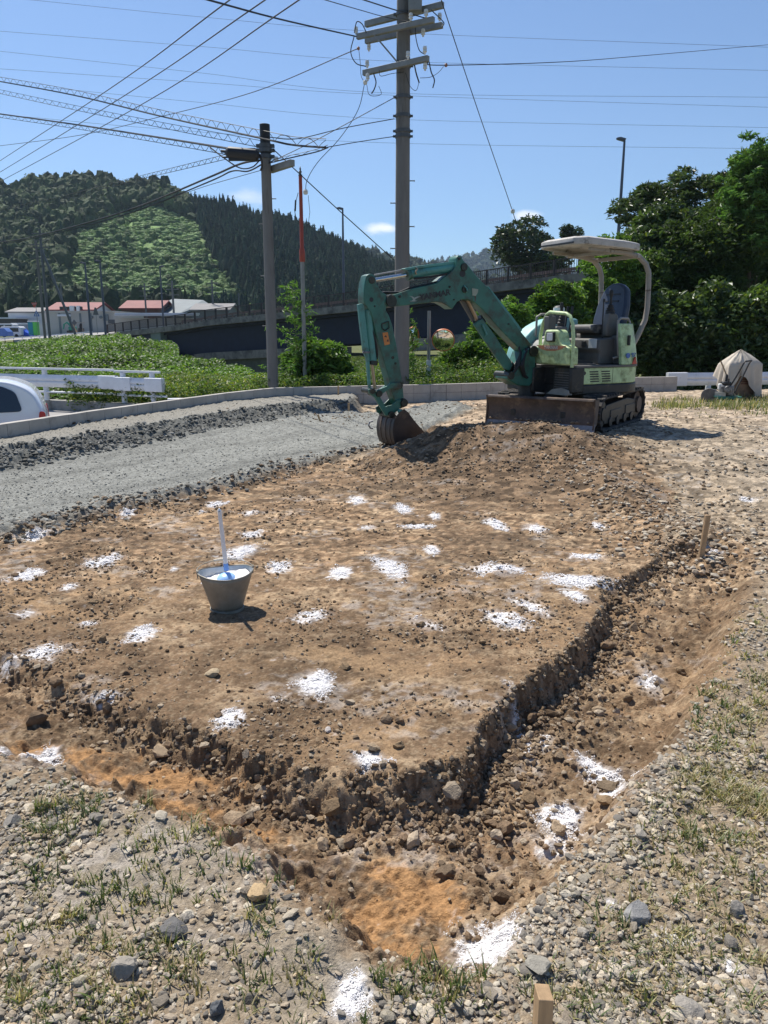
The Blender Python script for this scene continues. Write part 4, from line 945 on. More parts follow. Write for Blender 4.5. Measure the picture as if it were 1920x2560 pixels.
cl_o = [(.50, -.40), (.56, -.28), (.57, .34), (.46, .50), (-.30, .53), (-.56, .48), (-.62, .30), (-.62, -.34), (-.54, -.46), (.2, -.47)]
cb = [(a * .97, c * .97) for a, c in cl_o]; n = len(cl_o)
b = MB(TU); z0, z1 = zc + .045, zc + .135
tilt = lambda f: .035 * (f + .6)
vs = [(a, c, z0 + tilt(a)) for a, c in cl_o] + [(a, c, z1 + tilt(a)) for a, c in cl_o] + [(a * .9, c * .9, z1 + .022 + tilt(a)) for a, c in cl_o] + [(a * .95, c * .95, z0 + tilt(a)) for a, c in cl_o] + [(a * .93, c * .93, z0 + .05 + tilt(a)) for a, c in cl_o]
fs = []
for k in range(n):
    j = (k + 1) % n
    fs += [(k, j, n + j, n + k), (n + k, n + j, 2 * n + j, 2 * n + k), (k, 3 * n + k, 3 * n + j, j), (3 * n + k, 4 * n + k, 4 * n + j, 3 * n + j)]
fs += [tuple(2 * n + k for k in range(n)), tuple(4 * n + k for k in range(n - 1, -1, -1))]
b.add(vs, fs); canopy = b.build('canopy', canp, ex, .012)
b = MB(TU); b.prism([(.575, -.30), (.585, -.30), (.585, .36), (.575, .36)], z0 + .055, z0 + .078, 'z'); b.build('canopy_slot', black_d, canopy)
# ================================================================== BLOCK WALL
def hz(x, y): return float(height(np.array([float(x)]), np.array([float(y)]))[0])
M_block = mat('concrete_block', (.40, .37, .33), .9, var=.16, vs=3, bump=.0015, bs=120, dirt=(.24, .22, .19), damt=.3, ds=2.5, world=True)
M_cap = mat('concrete_joint', (.16, .15, .14), .95, var=.1, world=True)
wallT = thing('block_wall', 'low grey concrete block wall along the back and left of the site', 'wall', (0, 0, 0))
pts = [Vector((a, b, 0)) for a, b in WALL]
ZT = .42
acc = []; tot = 0
for i in range(len(pts) - 1): acc.append(tot); tot += (pts[i + 1] - pts[i]).length
def wpt(s):
    for i in range(len(pts) - 1):
        L_ = (pts[i + 1] - pts[i]).length
        if s <= acc[i] + L_ or i == len(pts) - 2:
            d = (pts[i + 1] - pts[i]) / L_; return pts[i] + d * (s - acc[i]), d
BL = .398
courses = [('block_course', ZT - .19, ZT), ('block_course', ZT - .395, ZT - .195), ('block_course', ZT - .60, ZT - .40)]
for nm, z0, z1 in courses:
    b = MB(); s = 0
    while s < tot - BL:
        p, d = wpt(s); q, _ = wpt(s + BL); d = (q - p).normalized(); p = p + d * .003; q = q - d * .003
        nn = Vector((-d.y, d.x, 0)); t = .06 + random.uniform(-.0012, .0012); dz = random.uniform(-.001, .001)
        b.add([p - nn * t + Vector((0, 0, z0)), q - nn * t + Vector((0, 0, z0)), q + nn * t + Vector((0, 0, z0)), p + nn * t + Vector((0, 0, z0)),
               p - nn * t + Vector((0, 0, z1 + dz)), q - nn * t + Vector((0, 0, z1 + dz)), q + nn * t + Vector((0, 0, z1 + dz)), p + nn * t + Vector((0, 0, z1 + dz))],
              [(0, 3, 2, 1), (4, 5, 6, 7), (0, 1, 5, 4), (1, 2, 6, 5), (2, 3, 7, 6), (3, 0, 4, 7)]); s += BL
    b.build(nm, M_block, wallT, .003, smooth=0)
b = MB(); s = 0
while s < tot - BL:
    p, _ = wpt(s); q, _ = wpt(s + BL); d = (q - p).normalized(); nn = Vector((-d.y, d.x, 0)); t = .054
    b.add([p - nn * t + Vector((0, 0, -.3)), q - nn * t + Vector((0, 0, -.3)), q + nn * t + Vector((0, 0, -.3)), p + nn * t + Vector((0, 0, -.3)),
           p - nn * t + Vector((0, 0, ZT - .006)), q - nn * t + Vector((0, 0, ZT - .006)), q + nn * t + Vector((0, 0, ZT - .006)), p + nn * t + Vector((0, 0, ZT - .006))],
          [(0, 3, 2, 1), (4, 5, 6, 7), (0, 1, 5, 4), (1, 2, 6, 5), (2, 3, 7, 6), (3, 0, 4, 7)]); s += BL
b.build('mortar', M_cap, wallT, smooth=0)
# ================================================================== STAKES
M_wood = mat('pine_wood', (.46, .30, .16), .75, var=.2, vs=8, bump=.0006, bs=90, vscale=(6, 6, .6))
def stake(px, py, z0, h, wd, th, rot, lean, label, tip=False, dead=None):
    x, y = G(px, py, z0); z = hz(x, y)
    b = MB(); a = wd / 2; c = th / 2
    if tip: b.add([(-a, -c, -.15), (a, -c, -.15), (a, c, -.15), (-a, c, -.15), (-a, -c, h - .012), (a, -c, h - .02), (a, c, h - .008), (-a, c, h), ], [(0, 3, 2, 1), (4, 5, 6, 7), (0, 1, 5, 4), (1, 2, 6, 5), (2, 3, 7, 6), (3, 0, 4, 7)])
    else: b.box(-a, a, -c, c, -.15, h)
    o = b.build('wooden_stake', M_wood, None, .002, smooth=0); o.location = (x, y, z); o.rotation_euler = (lean[0], lean[1], rot)
    return tag(o, label, 'stake', 'wooden survey stakes')
stake(1354, 2590, 0, .125, .036, .036, R(8), (0, 0), 'thick square wooden stake cut off by the bottom edge', True)
stake(1754, 1378, .03, .325, .045, .018, R(20), (R(1), R(3.2)), 'tall thin wooden stake standing upright in spoil on the right')
stake(846, 990, .23, .20, .035, .02, 0, (0, 0), 'small wooden stake against the block wall behind the gravel shelf')
stake(801, 1050, .10, .13, .035, .02, 0, (0, R(-20)), 'short leaning wooden stake at the foot of the gravel slope')
stake(872, 1034, .06, .17, .04, .02, 0, (0, 0), 'short upright stake at the end of the gravel shelf')
# ================================================================== BUCKET OF LIME, LADLE
M_galv = mat('galvanised_steel', (.25, .235, .195), .55, metal=.3, var=.22, vs=9, bump=.0006, bs=70, dirt=(.22, .19, .14), damt=.5, ds=7)
M_galvi = mat('galvanised_inside', (.52, .55, .56), .38, metal=.6, var=.2, vs=14)
bx, by = G(568, 1522, 0); bz_ = hz(bx, by) - .004
pail = thing('metal_pail', 'dented galvanised metal pail full of white lime on the dug platform', 'pail', (bx, by, bz_))
Md = Matrix.Rotation(R(12), 4, 'Z')
def oval(r, t): # slightly squashed rim
    return r * (1 + .045 * math.cos(2 * (t - R(15)))), r * (1 - .02 * math.cos(2 * (t - R(15))))
def pail_wall(r0, r1, z0, z1, n=48, m=8, lip=True, bulge=0):
    vs = []; fs = []
    for j in range(m + 1):
        v = j / m
        for k in range(n):
            t = 2 * math.pi * k / n; r_ = r0 + (r1 - r0) * v; dent = 1 + .012 * math.sin(3 * t + 2 * v) + .05 * v * math.cos(2 * (t - R(20))) + .006 * math.sin(9 * t) * v
            zz = z0 + (z1 - z0) * v + (.010 * math.cos(2 * (t - R(20))) * v if z1 > .15 else 0)
            vs.append((r_ * dent * math.cos(t), r_ * dent * math.sin(t), zz))
    for j in range(m):
        for k in range(n): fs.append((j * n + k, j * n + (k + 1) % n, (j + 1) * n + (k + 1) % n, (j + 1) * n + k))
    return vs, fs
b = MB(); v_, f_ = pail_wall(.092, .152, .012, .232); b.add(v_, f_)
b.lathe([(0, .004), (.094, .004), (.097, 0), (.100, .003), (.100, .016), (.094, .020)], n=48); body = b.build('pail_body', M_galv, pail)
md = body.modifiers.new('shell', 'SOLIDIFY'); md.thickness = .0012
b = MB(); v_, f_ = pail_wall(.0895, .1495, .014, .2315); b.add(v_, f_); b.build('pail_lining', M_galvi, pail)
b = MB(); n = 48; rim = []
for k in range(n + 1):
    t = 2 * math.pi * k / n; dent = 1 + .012 * math.sin(3 * t + 2) + .05 * math.cos(2 * (t - R(20))) + .006 * math.sin(9 * t); rim.append((.152 * dent * math.cos(t), .152 * dent * math.sin(t), .232 + .010 * math.cos(2 * (t - R(20)))))
b.tube(rim, .0038, 8, cap=False); b.build('rim', M_galv, pail)
b = MB()
for t in (R(20), R(200)):
    x = .162 * math.cos(t); y = .162 * math.sin(t); b.lathe([(0, -.004), (.012, -.004), (.012, .004), (0, .004)], n=12, M=Matrix.Translation((x, y, .246)) @ Matrix.Rotation(t, 4, 'Z') @ Matrix.Rotation(R(90), 4, 'Y'))
    b.box(-.003, .003, -.012, .012, -.03, .012, M=Matrix.Translation((x * .985, y * .985, .24)) @ Matrix.Rotation(t, 4, 'Z'))
b.build('handle_ear', M_galv, pail)
b = MB(); hp = []
for k in range(25):
    t = R(20) + math.pi * k / 24; hp.append((.163 * math.cos(t) * 1.0, .163 * math.sin(t) * 1.0, .248 + .012 * math.sin(math.pi * k / 24)))
b.tube(hp, .0024, 6); hd = b.build('handle', M_galv, pail)
b = MB(); gp_ = hp[10:15]
b.tube(gp_, .008, 10); 
for k in range(9):
    u = k / 8 * 4; i_ = min(int(u), 3); p = Vector(gp_[i_]).lerp(Vector(gp_[i_ + 1]), u - i_); q = p + (Vector(gp_[4]) - Vector(gp_[0])).normalized() * .003; b.cyl(p, q, .0098, 10)
b.build('grip', mat('grip_wood', (.62, .54, .42), .6), hd)
lm = thing('lime_fill', 'white lime heaped inside the metal pail', 'powder', (bx, by, bz_ + .203))
nn_ = 40; rr = 14; vs = []; fs = []
for j in range(rr + 1):
    for k in range(nn_):
        t = 2 * math.pi * k / nn_; r_ = .137 * j / rr; x = r_ * math.cos(t) * (1 + .05 * math.cos(2 * (t - R(20)))); y = r_ * math.sin(t)
        h_ = .018 * (x / .13) - .006 + .032 * (fbm(np.array([x * 22 + 5]), np.array([y * 22]), 4, 3)[0] - .5) + .012 * (1 - j / rr); vs.append((x, y, h_))
for j in range(rr):
    for k in range(nn_): fs.append((j * nn_ + k, j * nn_ + (k + 1) % nn_, (j + 1) * nn_ + (k + 1) % nn_, (j + 1) * nn_ + k))
b = MB(); b.add(vs, fs); b.build('powder_surface', M_lime, lm)
ld = thing('ladle', 'long-handled ladle with white handle and blue scoop stuck in the pail of lime', 'ladle', (bx + .010, by - .004, bz_ + .212))
M_blue = mat('blue_plastic', (.16, .36, .80), .3, var=.03); M_lblue = mat('pale_blue_plastic', (.36, .56, .88), .3, var=.03); M_wh = mat('white_plastic', (.80, .80, .82), .35, var=.03)
TL = Matrix.Rotation(R(-2), 4, 'Y') @ Matrix.Rotation(R(8), 4, 'X')
b = MB(TL); b.tube([(0, 0, .075), (0, 0, .28), (0, 0, .405)], [.0125, .0118, .0108], 14); b.tube([(0, 0, .405), (0, 0, .418)], [.0108, .004], 14); b.build('handle', M_wh, ld)
b = MB(TL); b.cyl((0, -.0108, .403), (0, .0109, .403), .0032, 10); b.build('hang_hole', black_d, ld)
b = MB(TL); b.tube([(0, 0, .035), (0, 0, .078)], [.015, .0135], 14); b.build('socket', M_blue, ld)
b = MB(TL); n1 = 20
prof = [(.0, .038)] + [(.056 * math.sin(R(a)), .038 * math.cos(R(a)) - .0) for a in range(10, 125, 8)]
b.lathe([(r_, z) for r_, z in prof], (0, -.028, -.012), 28); sc_bowl = b.build('scoop', M_lblue, ld)
# ================================================================== ROADSIDE BEHIND THE WALL
M_white = mat('white_paint_steel', (.70, .71, .74), .42, var=.1, vs=3, bump=.0006, bs=30, dirt=(.36, .36, .36), damt=.2, ds=5)
M_conc = mat('weathered_concrete', (.27, .26, .24), .9, var=.25, vs=2.2, bump=.002, bs=40, dirt=(.12, .115, .10), damt=.4, ds=2)
def guardrail(name, A, B, ztop, zg, posts, label, upper=True, lower=True, beam_h=.35):
    A = Vector(A); B = Vector(B); d = (B - A); L_ = d.length; ang = math.atan2(d.y, d.x)
    t = thing(name, label, 'guardrail', (A.x, A.y, 0), ang, 'white guardrails beside the road')
    slope = (B.z - A.z) / L_
    M_ = Matrix.Identity(4); M_[2][0] = slope
    prof = []
    hh = beam_h
    for (z, y) in [(0, .03), (.06, 0), (.10, -.02), (.14, -.02), (.175, .02), (.21, -.02), (.25, -.02), (.29, 0), (.35, .03)]: prof.append((y - .05, ztop - .35 + z))
    b = MB(M_); prof2 = [(y + .006, z) for y, z in reversed(prof)]
    b.prism(prof + prof2, 0, L_, 'x'); b.build('beam', M_white, t, 0)
    b = MB(M_)
    for x0 in (0, L_ - .55): b.prism(rounded([(-.10, ztop - .36), (.045, ztop - .36), (.045, ztop + .01), (-.10, ztop + .01)], .03), x0 - .01, x0 + .56, 'x')
    b.build('end_cap', M_white, t, .004)
    if upper:
        b = MB(M_); b.box(-.05, L_ - .1, .0, .05, ztop + .13, ztop + .19); b.build('top_rail', M_white, t, .01)
    if lower:
        b = MB(M_); b.tube([(0, 0, zg + .22), (L_ + .1, 0, zg + .22)], .028, 8); b.build('lower_rail', M_white, t)
    for x in posts:
        b = MB(M_); b.cyl((x, .05, zg - .02), (x, .05, ztop + (.13 if upper else -.1)), .075, 14); b.build('post', M_white, t)
    return t
guardrail('guardrail', AT(-330, 905, 24.6).xy.to_3d(), AT(292, 942, 21.4).xy.to_3d(), .41, -.30, [.8, 3.0, 5.0, 6.9], 'long white guardrail section behind the white car')
guardrail('guardrail', AT(288, 942, 21.4).xy.to_3d(), AT(408, 950, 20.8).xy.to_3d(), .38, -.32, [.22, 1.2], 'short white guardrail section at the end, right of the long one', True, True)
guardrail('guardrail', (7.75, 21.35, 0), (13.5, 22.4, 0), .50, -.02, [1.3, 3.85, 5.6], 'white guardrail at the right joining the end of the block wall', False, False)
g4 = guardrail('guardrail', AT(420, 990, 20.2).xy.to_3d(), AT(640, 985, 20.6).xy.to_3d(), -.10, -.6, [.5, 1.6], 'low white guardrail top just visible over the block wall', False, False)
kb = MB(); kb.add([(-16, 25.2, -.66), (-6.6, 20.9, -.66), (-4.6, 20.1, -.66), (-4.6, 20.5, -.66), (-6.6, 21.3, -.66), (-16, 25.6, -.66), (-16, 25.2, -.32), (-6.6, 20.9, -.32), (-4.6, 20.1, -.34), (-4.6, 20.5, -.34), (-6.6, 21.3, -.32), (-16, 25.6, -.32)],
       [(0, 1, 7, 6), (1, 2, 8, 7), (2, 3, 9, 8), (3, 4, 10, 9), (4, 5, 11, 10), (6, 7, 10, 11), (7, 8, 9, 10)])
o = kb.build('concrete_kerb', M_conc, None, .01, smooth=0); tag(o, 'dark stained concrete kerb below the long white guardrail', 'kerb')
# ---- white car cut by the left edge (rear end shows)
M_carw = mat('white_car_paint', (.72, .74, .78), .25, var=.03, coat=.6); M_glass = mat('dark_car_glass', (.012, .014, .018), .08, var=0, spec=.8); M_tail = mat('tail_lamp_red', (.45, .03, .03), .25, var=.1)
M_tyre = mat('tyre', (.02, .02, .02), .85, var=.1)
car = thing('parked_car', 'white hatchback with dark rear windows cut off by the left edge behind the wall', 'car', (-5.66, 13.0, -.60), R(180 + 22))
# car local: +x forward (image left), y = lateral (negative y faces... rotated)
side = rounded([(0.0, .55), (.02, .95), (.17, 1.30), (.50, 1.45), (1.6, 1.50), (2.5, 1.44), (3.1, 1.05), (3.95, .92), (4.15, .6), (4.1, .28), (.05, .28)], .16, 5)
b = MB(); vs = []; n = len(side); secs = [(-.84, .90), (-.78, 1.0), (.78, 1.0), (.84, .90)]
for (y, s_) in secs:
    for (x, z) in side:
        zz = z; yy = y * (1 - max(0, z - .95) * .22); xx = 2.05 + (x - 2.05) * (1 if abs(s_ - 1) < .01 else .985)
        vs.append((xx, yy, .28 + (zz - .28) * (1 if s_ == 1 else .985)))
fs = [tuple(range(n)), tuple(range(4 * n - 1, 3 * n - 1, -1))]
for j in range(3):
    for k in range(n): fs.append((j * n + k, j * n + (k + 1) % n, (j + 1) * n + (k + 1) % n, (j + 1) * n + k))
b.add(vs, fs); cb_ = b.build('car_body', M_carw, car, .02, smooth=50)
for sy in (-1, 1):
    def cy(z): return sy * .845 * (1 - max(0, z - .95) * .22)
    def win(nm, pts, m=M_glass, d=.006, par=cb_):
        b = MB(); P_ = rounded(pts, .07, 4); n = len(P_); vs = [(p[0], cy(p[1]) - sy * .03, p[1]) for p in P_] + [(p[0], cy(p[1]) + sy * d, p[1]) for p in P_]
        b.add(vs, [tuple(range(n)), tuple(range(2 * n - 1, n - 1, -1))] + [(k, k + n, (k + 1) % n + n, (k + 1) % n) for k in range(n)]); return b.build(nm, m, par)
    win('rear_quarter_window', [(.34, .98), (.42, 1.28), (.62, 1.38), (1.20, 1.40), (1.20, .96)]); win('door_window', [(1.27, .96), (1.27, 1.40), (2.05, 1.38), (2.05, .95)]); win('door_window', [(2.12, .95), (2.12, 1.37), (2.5, 1.33), (2.95, 1.0)])
    win('door_seam', [(1.10, .30), (1.10, .93), (1.115, .93), (1.115, .30)], black_d, .004); win('side_moulding', [(.30, .66), (1.09, .70), (1.09, .725), (.30, .685)], black_d, .006)
    win('tail_lamp', [(-.0, .70), (.02, .96), (.10, .98), (.13, .80), (.06, .68)], M_tail, .012)
for x in (.85, 3.35):
    for sy in (-1, 1):
        b = MB(); b.cyl((x, sy * .86, .30), (x, sy * .66, .30), .30, 24); b.cyl((x, sy * .87, .30), (x, sy * .8, .30), .18, 18); b.build('wheel', M_tyre, car, .02)
# ================================================================== TARPED BOX AND SMALL PLANT AT THE RIGHT
M_tarp = mat('beige_tarp', (.50, .44, .36), .85, var=.08, vs=5, bump=.004, bs=14)
tx, ty = G(1842, 992, .08); tz = hz(tx, ty)
tarp = thing('covered_box', 'beige tarpaulin draped in folds over a box beside the white guardrail', 'covered box', (tx, ty, tz), R(4))
na = 96; nl = 14; vs = []; fs = []
def rect_r(t, a, b_):
    c, s = math.cos(t), math.sin(t); return 1 / max(abs(c) / a, abs(s) / b_)
for j in range(nl + 1):
    v = j / nl
    for k in range(na):
        t = 2 * math.pi * k / na
        r0 = rect_r(t, .40, .28); wav = math.sin(11 * t + 1.1 + math.sin(2 * t)) * .55 + math.sin(17 * t + .5) * .3 + math.sin(5 * t + 2) * .4
        if v < .35:
            u = v / .35; r_ = r0 * u; zz = 1.15 - .32 * u ** 1.15 - .045 * wav * u ** 1.5 + .012 * math.sin(23 * t + 6 * u)
            ox = -.02 * (1 - u)
        else:
            u = (v - .35) / .65; r_ = r0 * (1 + .16 * u) + .075 * wav * u ** .8 * (1.0); hem = .42 if (math.cos(t) * .9 - 0 < .35 and math.sin(t) < .2) else .06
            hem = .30 + .22 * math.sin(3 * t + .6); hem = max(.02, hem) if math.cos(t) < .55 else .03
            zz = .83 - .03 * wav - (.80 - hem) * u; ox = 0
        vs.append((r_ * math.cos(t) + ox, r_ * math.sin(t), zz))
for j in range(nl):
    for k in range(na): fs.append((j * na + k, j * na + (k + 1) % na, (j + 1) * na + (k + 1) % na, (j + 1) * na + k))
b = MB(); b.add(vs, fs); tp = b.build('tarpaulin', M_tarp, tarp, smooth=70)
b = MB(); b.box(-.33, .33, -.22, .22, .02, .80); b.build('box_body', mat('brown_box', (.20, .13, .08), .8, var=.3, vs=6, dirt=(.09, .05, .03)), tarp, .01)
b = MB()
for k in range(4): b.box(-.05, .26, -.235, -.222, .36 + k * .05, .385 + k * .05)
b.build('box_grille', mat('dark_red_slats', (.09, .03, .02), .6), tarp)
wbx, wby = G(1838, 1000, .08)
pk = MB(); a1 = AT(1843, 1000, wby - .05); a0 = AT(1802, 903, wby + .30); pk.bar(a1 + Vector((0, 0, -.02)), a0, .045, .02)
o = pk.build('wooden_plank', M_wood, None, .002); tag(o, 'pale wooden plank leaning on the beige tarpaulin', 'plank')
cx_, cy_ = G(1815, 1000, .08); comp = thing('plate_compactor', 'small engine plate compactor with black loop handle in front of the tarpaulin', 'compactor', (cx_, cy_, hz(cx_, cy_)), R(-10))
b = MB(); b.add([(-.22, -.18, .05), (.24, -.18, .05), (.24, .18, .05), (-.22, .18, .05), (-.32, -.18, .13), (.30, -.18, .12), (.30, .18, .12), (-.32, .18, .13)], [(0, 3, 2, 1), (4, 5, 6, 7), (0, 1, 5, 4), (1, 2, 6, 5), (2, 3, 7, 6), (3, 0, 4, 7)])
b.build('base_plate', mat('green_steel', (.03, .15, .11), .5, var=.2), comp, .01)
b = MB(); b.box(-.16, .12, -.13, .13, .14, .36); b.cyl((-.02, -.14, .28), (-.02, -.2, .28), .085, 16); b.build('engine', mat('engine_grey', (.20, .195, .19), .5, metal=.4, var=.4, vs=14, dirt=(.03, .03, .03), damt=.5, ds=12), comp, .02)
b = MB(); b.box(-.14, .06, -.1, .1, .37, .45); b.build('fuel_tank', mat('tank_black', (.03, .03, .03), .35), comp, .03)
b = MB(); b.box(-.20, -.10, -.08, .06, .26, .40); b.build('air_filter', white_d, comp, .02)
b = MB()
for s in (-.09, .13):
    b.tube([(.02 + s, -.02 + s * .5, .13), (.22 + s * .9, .0 + s, .55), (.36 + s * .8, .05 + s, .86)], .019, 8)
b.tube([(.36 - .072, -.04, .86), (.32, -.03, .90), (.50, .16, .91), (.36 + .104, .18, .86)], .019, 8)
b.build('loop_handle', blackr, comp)
b = MB(); b.tube([(-.02, -.15, .05), (-.02, -.15, .52)], .018, 8); b.tube([(-.03, .02, .44), (-.03, .02, .58), (-.035, .02, .62)], [.03, .03, .005], 8); b.build('lifting_post', blackr, comp)
dx, dy = G(1783, 1000, .08); cs = thing('cut_off_saw', 'dusty grey circular blade guard of a cut-off saw left of the compactor', 'saw', (dx, dy, hz(dx, dy)), R(-25))
b = MB(); P_ = [(.17 * math.cos(R(a)), .17 * math.sin(R(a)) + .16) for a in range(-20, 215, 12)] + [(-.10, .06), (.10, .08)]
b.prism(P_, -.045, .045, 'y', M=Matrix.Rotation(R(-38), 4, 'Y')); b.build('blade_guard', mat('guard_grey', (.10, .095, .09), .5, var=.3, vs=9, dirt=(.3, .27, .22), damt=.4), cs, .012)
b = MB(); b.cyl((.02, -.02, .13), (.02, .02, .13), .15, 28, M=Matrix.Rotation(R(-20), 4, 'Y')); b.build('saw_blade', edge_m, cs)
b = MB(); b.box(.02, .25, -.06, .06, .10, .22); b.tube([(.10, 0, .2), (.14, 0, .32), (.24, 0, .30), (.26, 0, .2)], .012, 8); b.build('saw_body', mat('saw_body_pale', (.42, .40, .34), .5, var=.3), cs, .02)
# ================================================================== FAR GROUND
def far_h(x, y):
    z = np.full(x.shape, -.62)
    t = sst(y, 26, 60); left = 1 - sst(x + .33 * y, -1.0, 9.0)   # kudzu embankment on the left
    pxx = 960 + FPX * x / np.maximum(y, 1); z = z + left * t * (1.15 - .65 * (1 - sst(pxx, 0, 260)))
    z = z - 4.6 * sst(pxx, 450, 500) * (1 - sst(pxx, 690, 735)) * sst(y, 40, 52) * (1 - sst(y, 105, 125))
    z = z + sst(y, 110, 240) * 1.2
    z = z + sst(y, 22, 32) * sst(x, 4, 10) * .3
    return z
ys = np.concatenate([[-60, -20, -6, 0, 4, 8, 12], np.exp(np.linspace(math.log(15), math.log(3200), 190))]); us = np.linspace(-1, 1, 161); us = np.sign(us) * np.abs(us) ** 1.4
Y, U_ = np.meshgrid(ys, us, indexing='ij'); X = U_ * (np.abs(Y) * 1.3 + 40)
Zf = far_h(X, Y); inner = (Y < 14) & (Y > -12) & (np.abs(X) < 30); Zf = np.where(inner, -.75, Zf)
road = (np.abs(Y - (18.8 - .32 * (X + 6))) < 3.6) & (X < -1.5)
road = (Y > 9) & (Y < 23.3 - .40 * (X + 11.5)) & (X < -2.3)
C_ = np.array([.115, .125, .050])[None] * (.7 + .6 * fbm(X.ravel() * .3, Y.ravel() * .3, 4, 2)[:, None])
C_[road.ravel()] = (.20, .19, .185)
V = np.stack([X.ravel(), Y.ravel(), Zf.ravel()], 1); nr, nc = X.shape; idx = np.arange(nr * nc).reshape(nr, nc)
Fq = np.stack([idx[:-1, :-1], idx[:-1, 1:], idx[1:, 1:], idx[1:, :-1]], -1).reshape(-1, 4)
M_far = mat('far_ground', (0, 0, 0), .95, attr=True, world=True, var=.25, vs=1.2, spec=.1)
tag(mesh_np('valley_ground', V, Fq, M_far, col=C_, smooth=True), kind='structure')
M_asph = mat('road_concrete', (.30, .285, .27), .9, var=.12, vs=.8, bump=.002, bs=40, world=True)
b = MB(); b.add([(-30, 6, -.6), (-5.6, 7, -.6), (-3.2, 16.2, -.6), (-2.4, 17.4, -.6), (-3.5, 19.7, -.6), (-6.6, 21.2, -.6), (-30, 31.2, -.6)], [(0, 1, 2, 3, 4, 5, 6)])
tag(b.build('lower_road', M_asph), kind='structure')
b = MB()
q = [AT(-260, 886, 70), AT(0, 852, 96), AT(150, 843, 98), AT(420, 826, 104), AT(420, 820, 114), AT(150, 836, 112), AT(0, 846, 112), AT(-260, 870, 90)]
b.add([(p.x, p.y, p.z) for p in q], [(0, 1, 6, 7), (1, 2, 5, 6), (2, 3, 4, 5)]); tag(b.build('upper_road', M_asph), kind='structure')
# ================================================================== FOLIAGE TOOLS
M_leaf = mat('leaf', (0, 0, 0), .5, attr=True, var=0, trans=.34, spec=.28)
M_leafd = mat('leaf_dark', (0, 0, 0), .40, attr=True, var=0, trans=.30, spec=.55)
M_bark = mat('bark', (.12, .09, .065), .9, var=.3, vs=6, bump=.01, bs=12)
def leafmesh(P, S, N_up=.3, cols=None, aspect=2.0, droop=0.0):
    """P (n,3); each leaf a creased diamond of two triangles pairs"""
    n = len(P); d = rng.normal(size=(n, 3)); d[:, 2] = d[:, 2] * .55 - droop; d /= np.linalg.norm(d, axis=1, keepdims=True)
    u = rng.normal(size=(n, 3)); u[:, 2] += N_up * 3; s = np.cross(d, u); s /= np.linalg.norm(s, axis=1, keepdims=True) + 1e-9; nn = np.cross(s, d)
    L_ = S[:, None]; W_ = L_ / aspect
    base = P - d * L_ * .5; tip = P + d * L_ * .5 - nn * L_ * .08; l = P - s * W_ * .5 + nn * L_ * .07; r = P + s * W_ * .5 + nn * L_ * .07
    V = np.stack([base, r, tip, l], 1).reshape(-1, 3); i = np.arange(n) * 4
    F_ = np.concatenate([np.stack([i, i + 1, i + 2], 1), np.stack([i, i + 2, i + 3], 1)]); C_ = np.repeat(cols, 4, 0)
    return V, F_, C_
def clump_points(centres, radii, per, shell=.55, flat=.8):
    """leaves round each clump centre, most of them near its upper shell"""
    n = len(centres) * per; c = np.repeat(centres, per, 0); r = np.repeat(radii, per)
    d = rng.normal(size=(n, 3)); d /= np.linalg.norm(d, axis=1, keepdims=True); rad = r * (shell + (1.1 - shell) * rng.random(n) ** .7)
    d[:, 2] = np.where(rng.random(n) < .6, np.abs(d[:, 2]), d[:, 2])
    p = c + d * rad[:, None] * np.array([1, 1, flat]); return p
def crown(centre, rad, nclump, clr, seed=0, low=.0):
    r = np.random.default_rng(seed); d = r.normal(size=(nclump, 3)); d /= np.linalg.norm(d, axis=1, keepdims=True)
    k = .45 + .55 * r.random(nclump) ** .5; c = np.array(centre) + d * np.array(rad) * k[:, None]
    return c, clr * (.6 + .8 * r.random(nclump))
def tones(base, n, per, j=.35, yellow=.06):
    base = np.array(base); m = (1 - j + 2 * j * rng.random((n, 1))) ; c = np.repeat(base[None] * m, per, 0) * (.75 + .5 * rng.random((n * per, 1)))
    y = rng.random(n * per) < yellow; c[y] = c[y] * np.array([2.1, 1.6, .9]); return c
def tree(name, label, cat, centre, rad, nclump, clr, per, leaf, base, seed=1, group=None, trunk=None, aspect=2.0, droop=0.0, m=None, upn=.3, shell=.5, flat=.75, yellow=.05, extra=None, zcut=None):
    gx, gy, gz = trunk if trunk else (centre[0], centre[1], -.6)
    t = thing(name, label, cat, (gx, gy, gz), 0, group)
    c, r = crown(centre, rad, nclump, clr, seed)
    if extra is not None: c = np.concatenate([c, np.array([e[:3] for e in extra])]); r = np.concatenate([r, np.array([e[3] for e in extra])])
    if zcut is not None: c[:, 2] = np.maximum(c[:, 2], zcut + r * .5)
    P = clump_points(c, r, per, shell, flat); col = tones(base, len(c), per, .3, yellow)
    V, F_, C_ = leafmesh(P - np.array([gx, gy, gz]), leaf * (.6 + .8 * rng.random(len(P))), upn, col, aspect, droop)
    mesh_np('crown', V, F_, m or M_leaf, t, C_)
    b = MB(); H_ = centre[2] - gz; tr_ = max(.04, rad[0] * .05)
    top = Vector((centre[0] - gx, centre[1] - gy, H_ + rad[2] * .4)); b.tube([(0, 0, -.1), top * .4 + Vector((.05, 0, 0)), top * .7, top], [tr_ * 1.3, tr_, tr_ * .7, tr_ * .3], 8)
    rr = random.Random(seed)
    for i in range(0, len(c), max(1, len(c) // 14)):
        q = Vector(c[i]) - Vector((gx, gy, gz)); s = top * rr.uniform(.35, .8); b.tube([s, (s + q) / 2 + Vector((0, 0, .1)), q], [tr_ * .45, tr_ * .3, tr_ * .12], 5)
    b.build('trunk', M_bark, t); return t
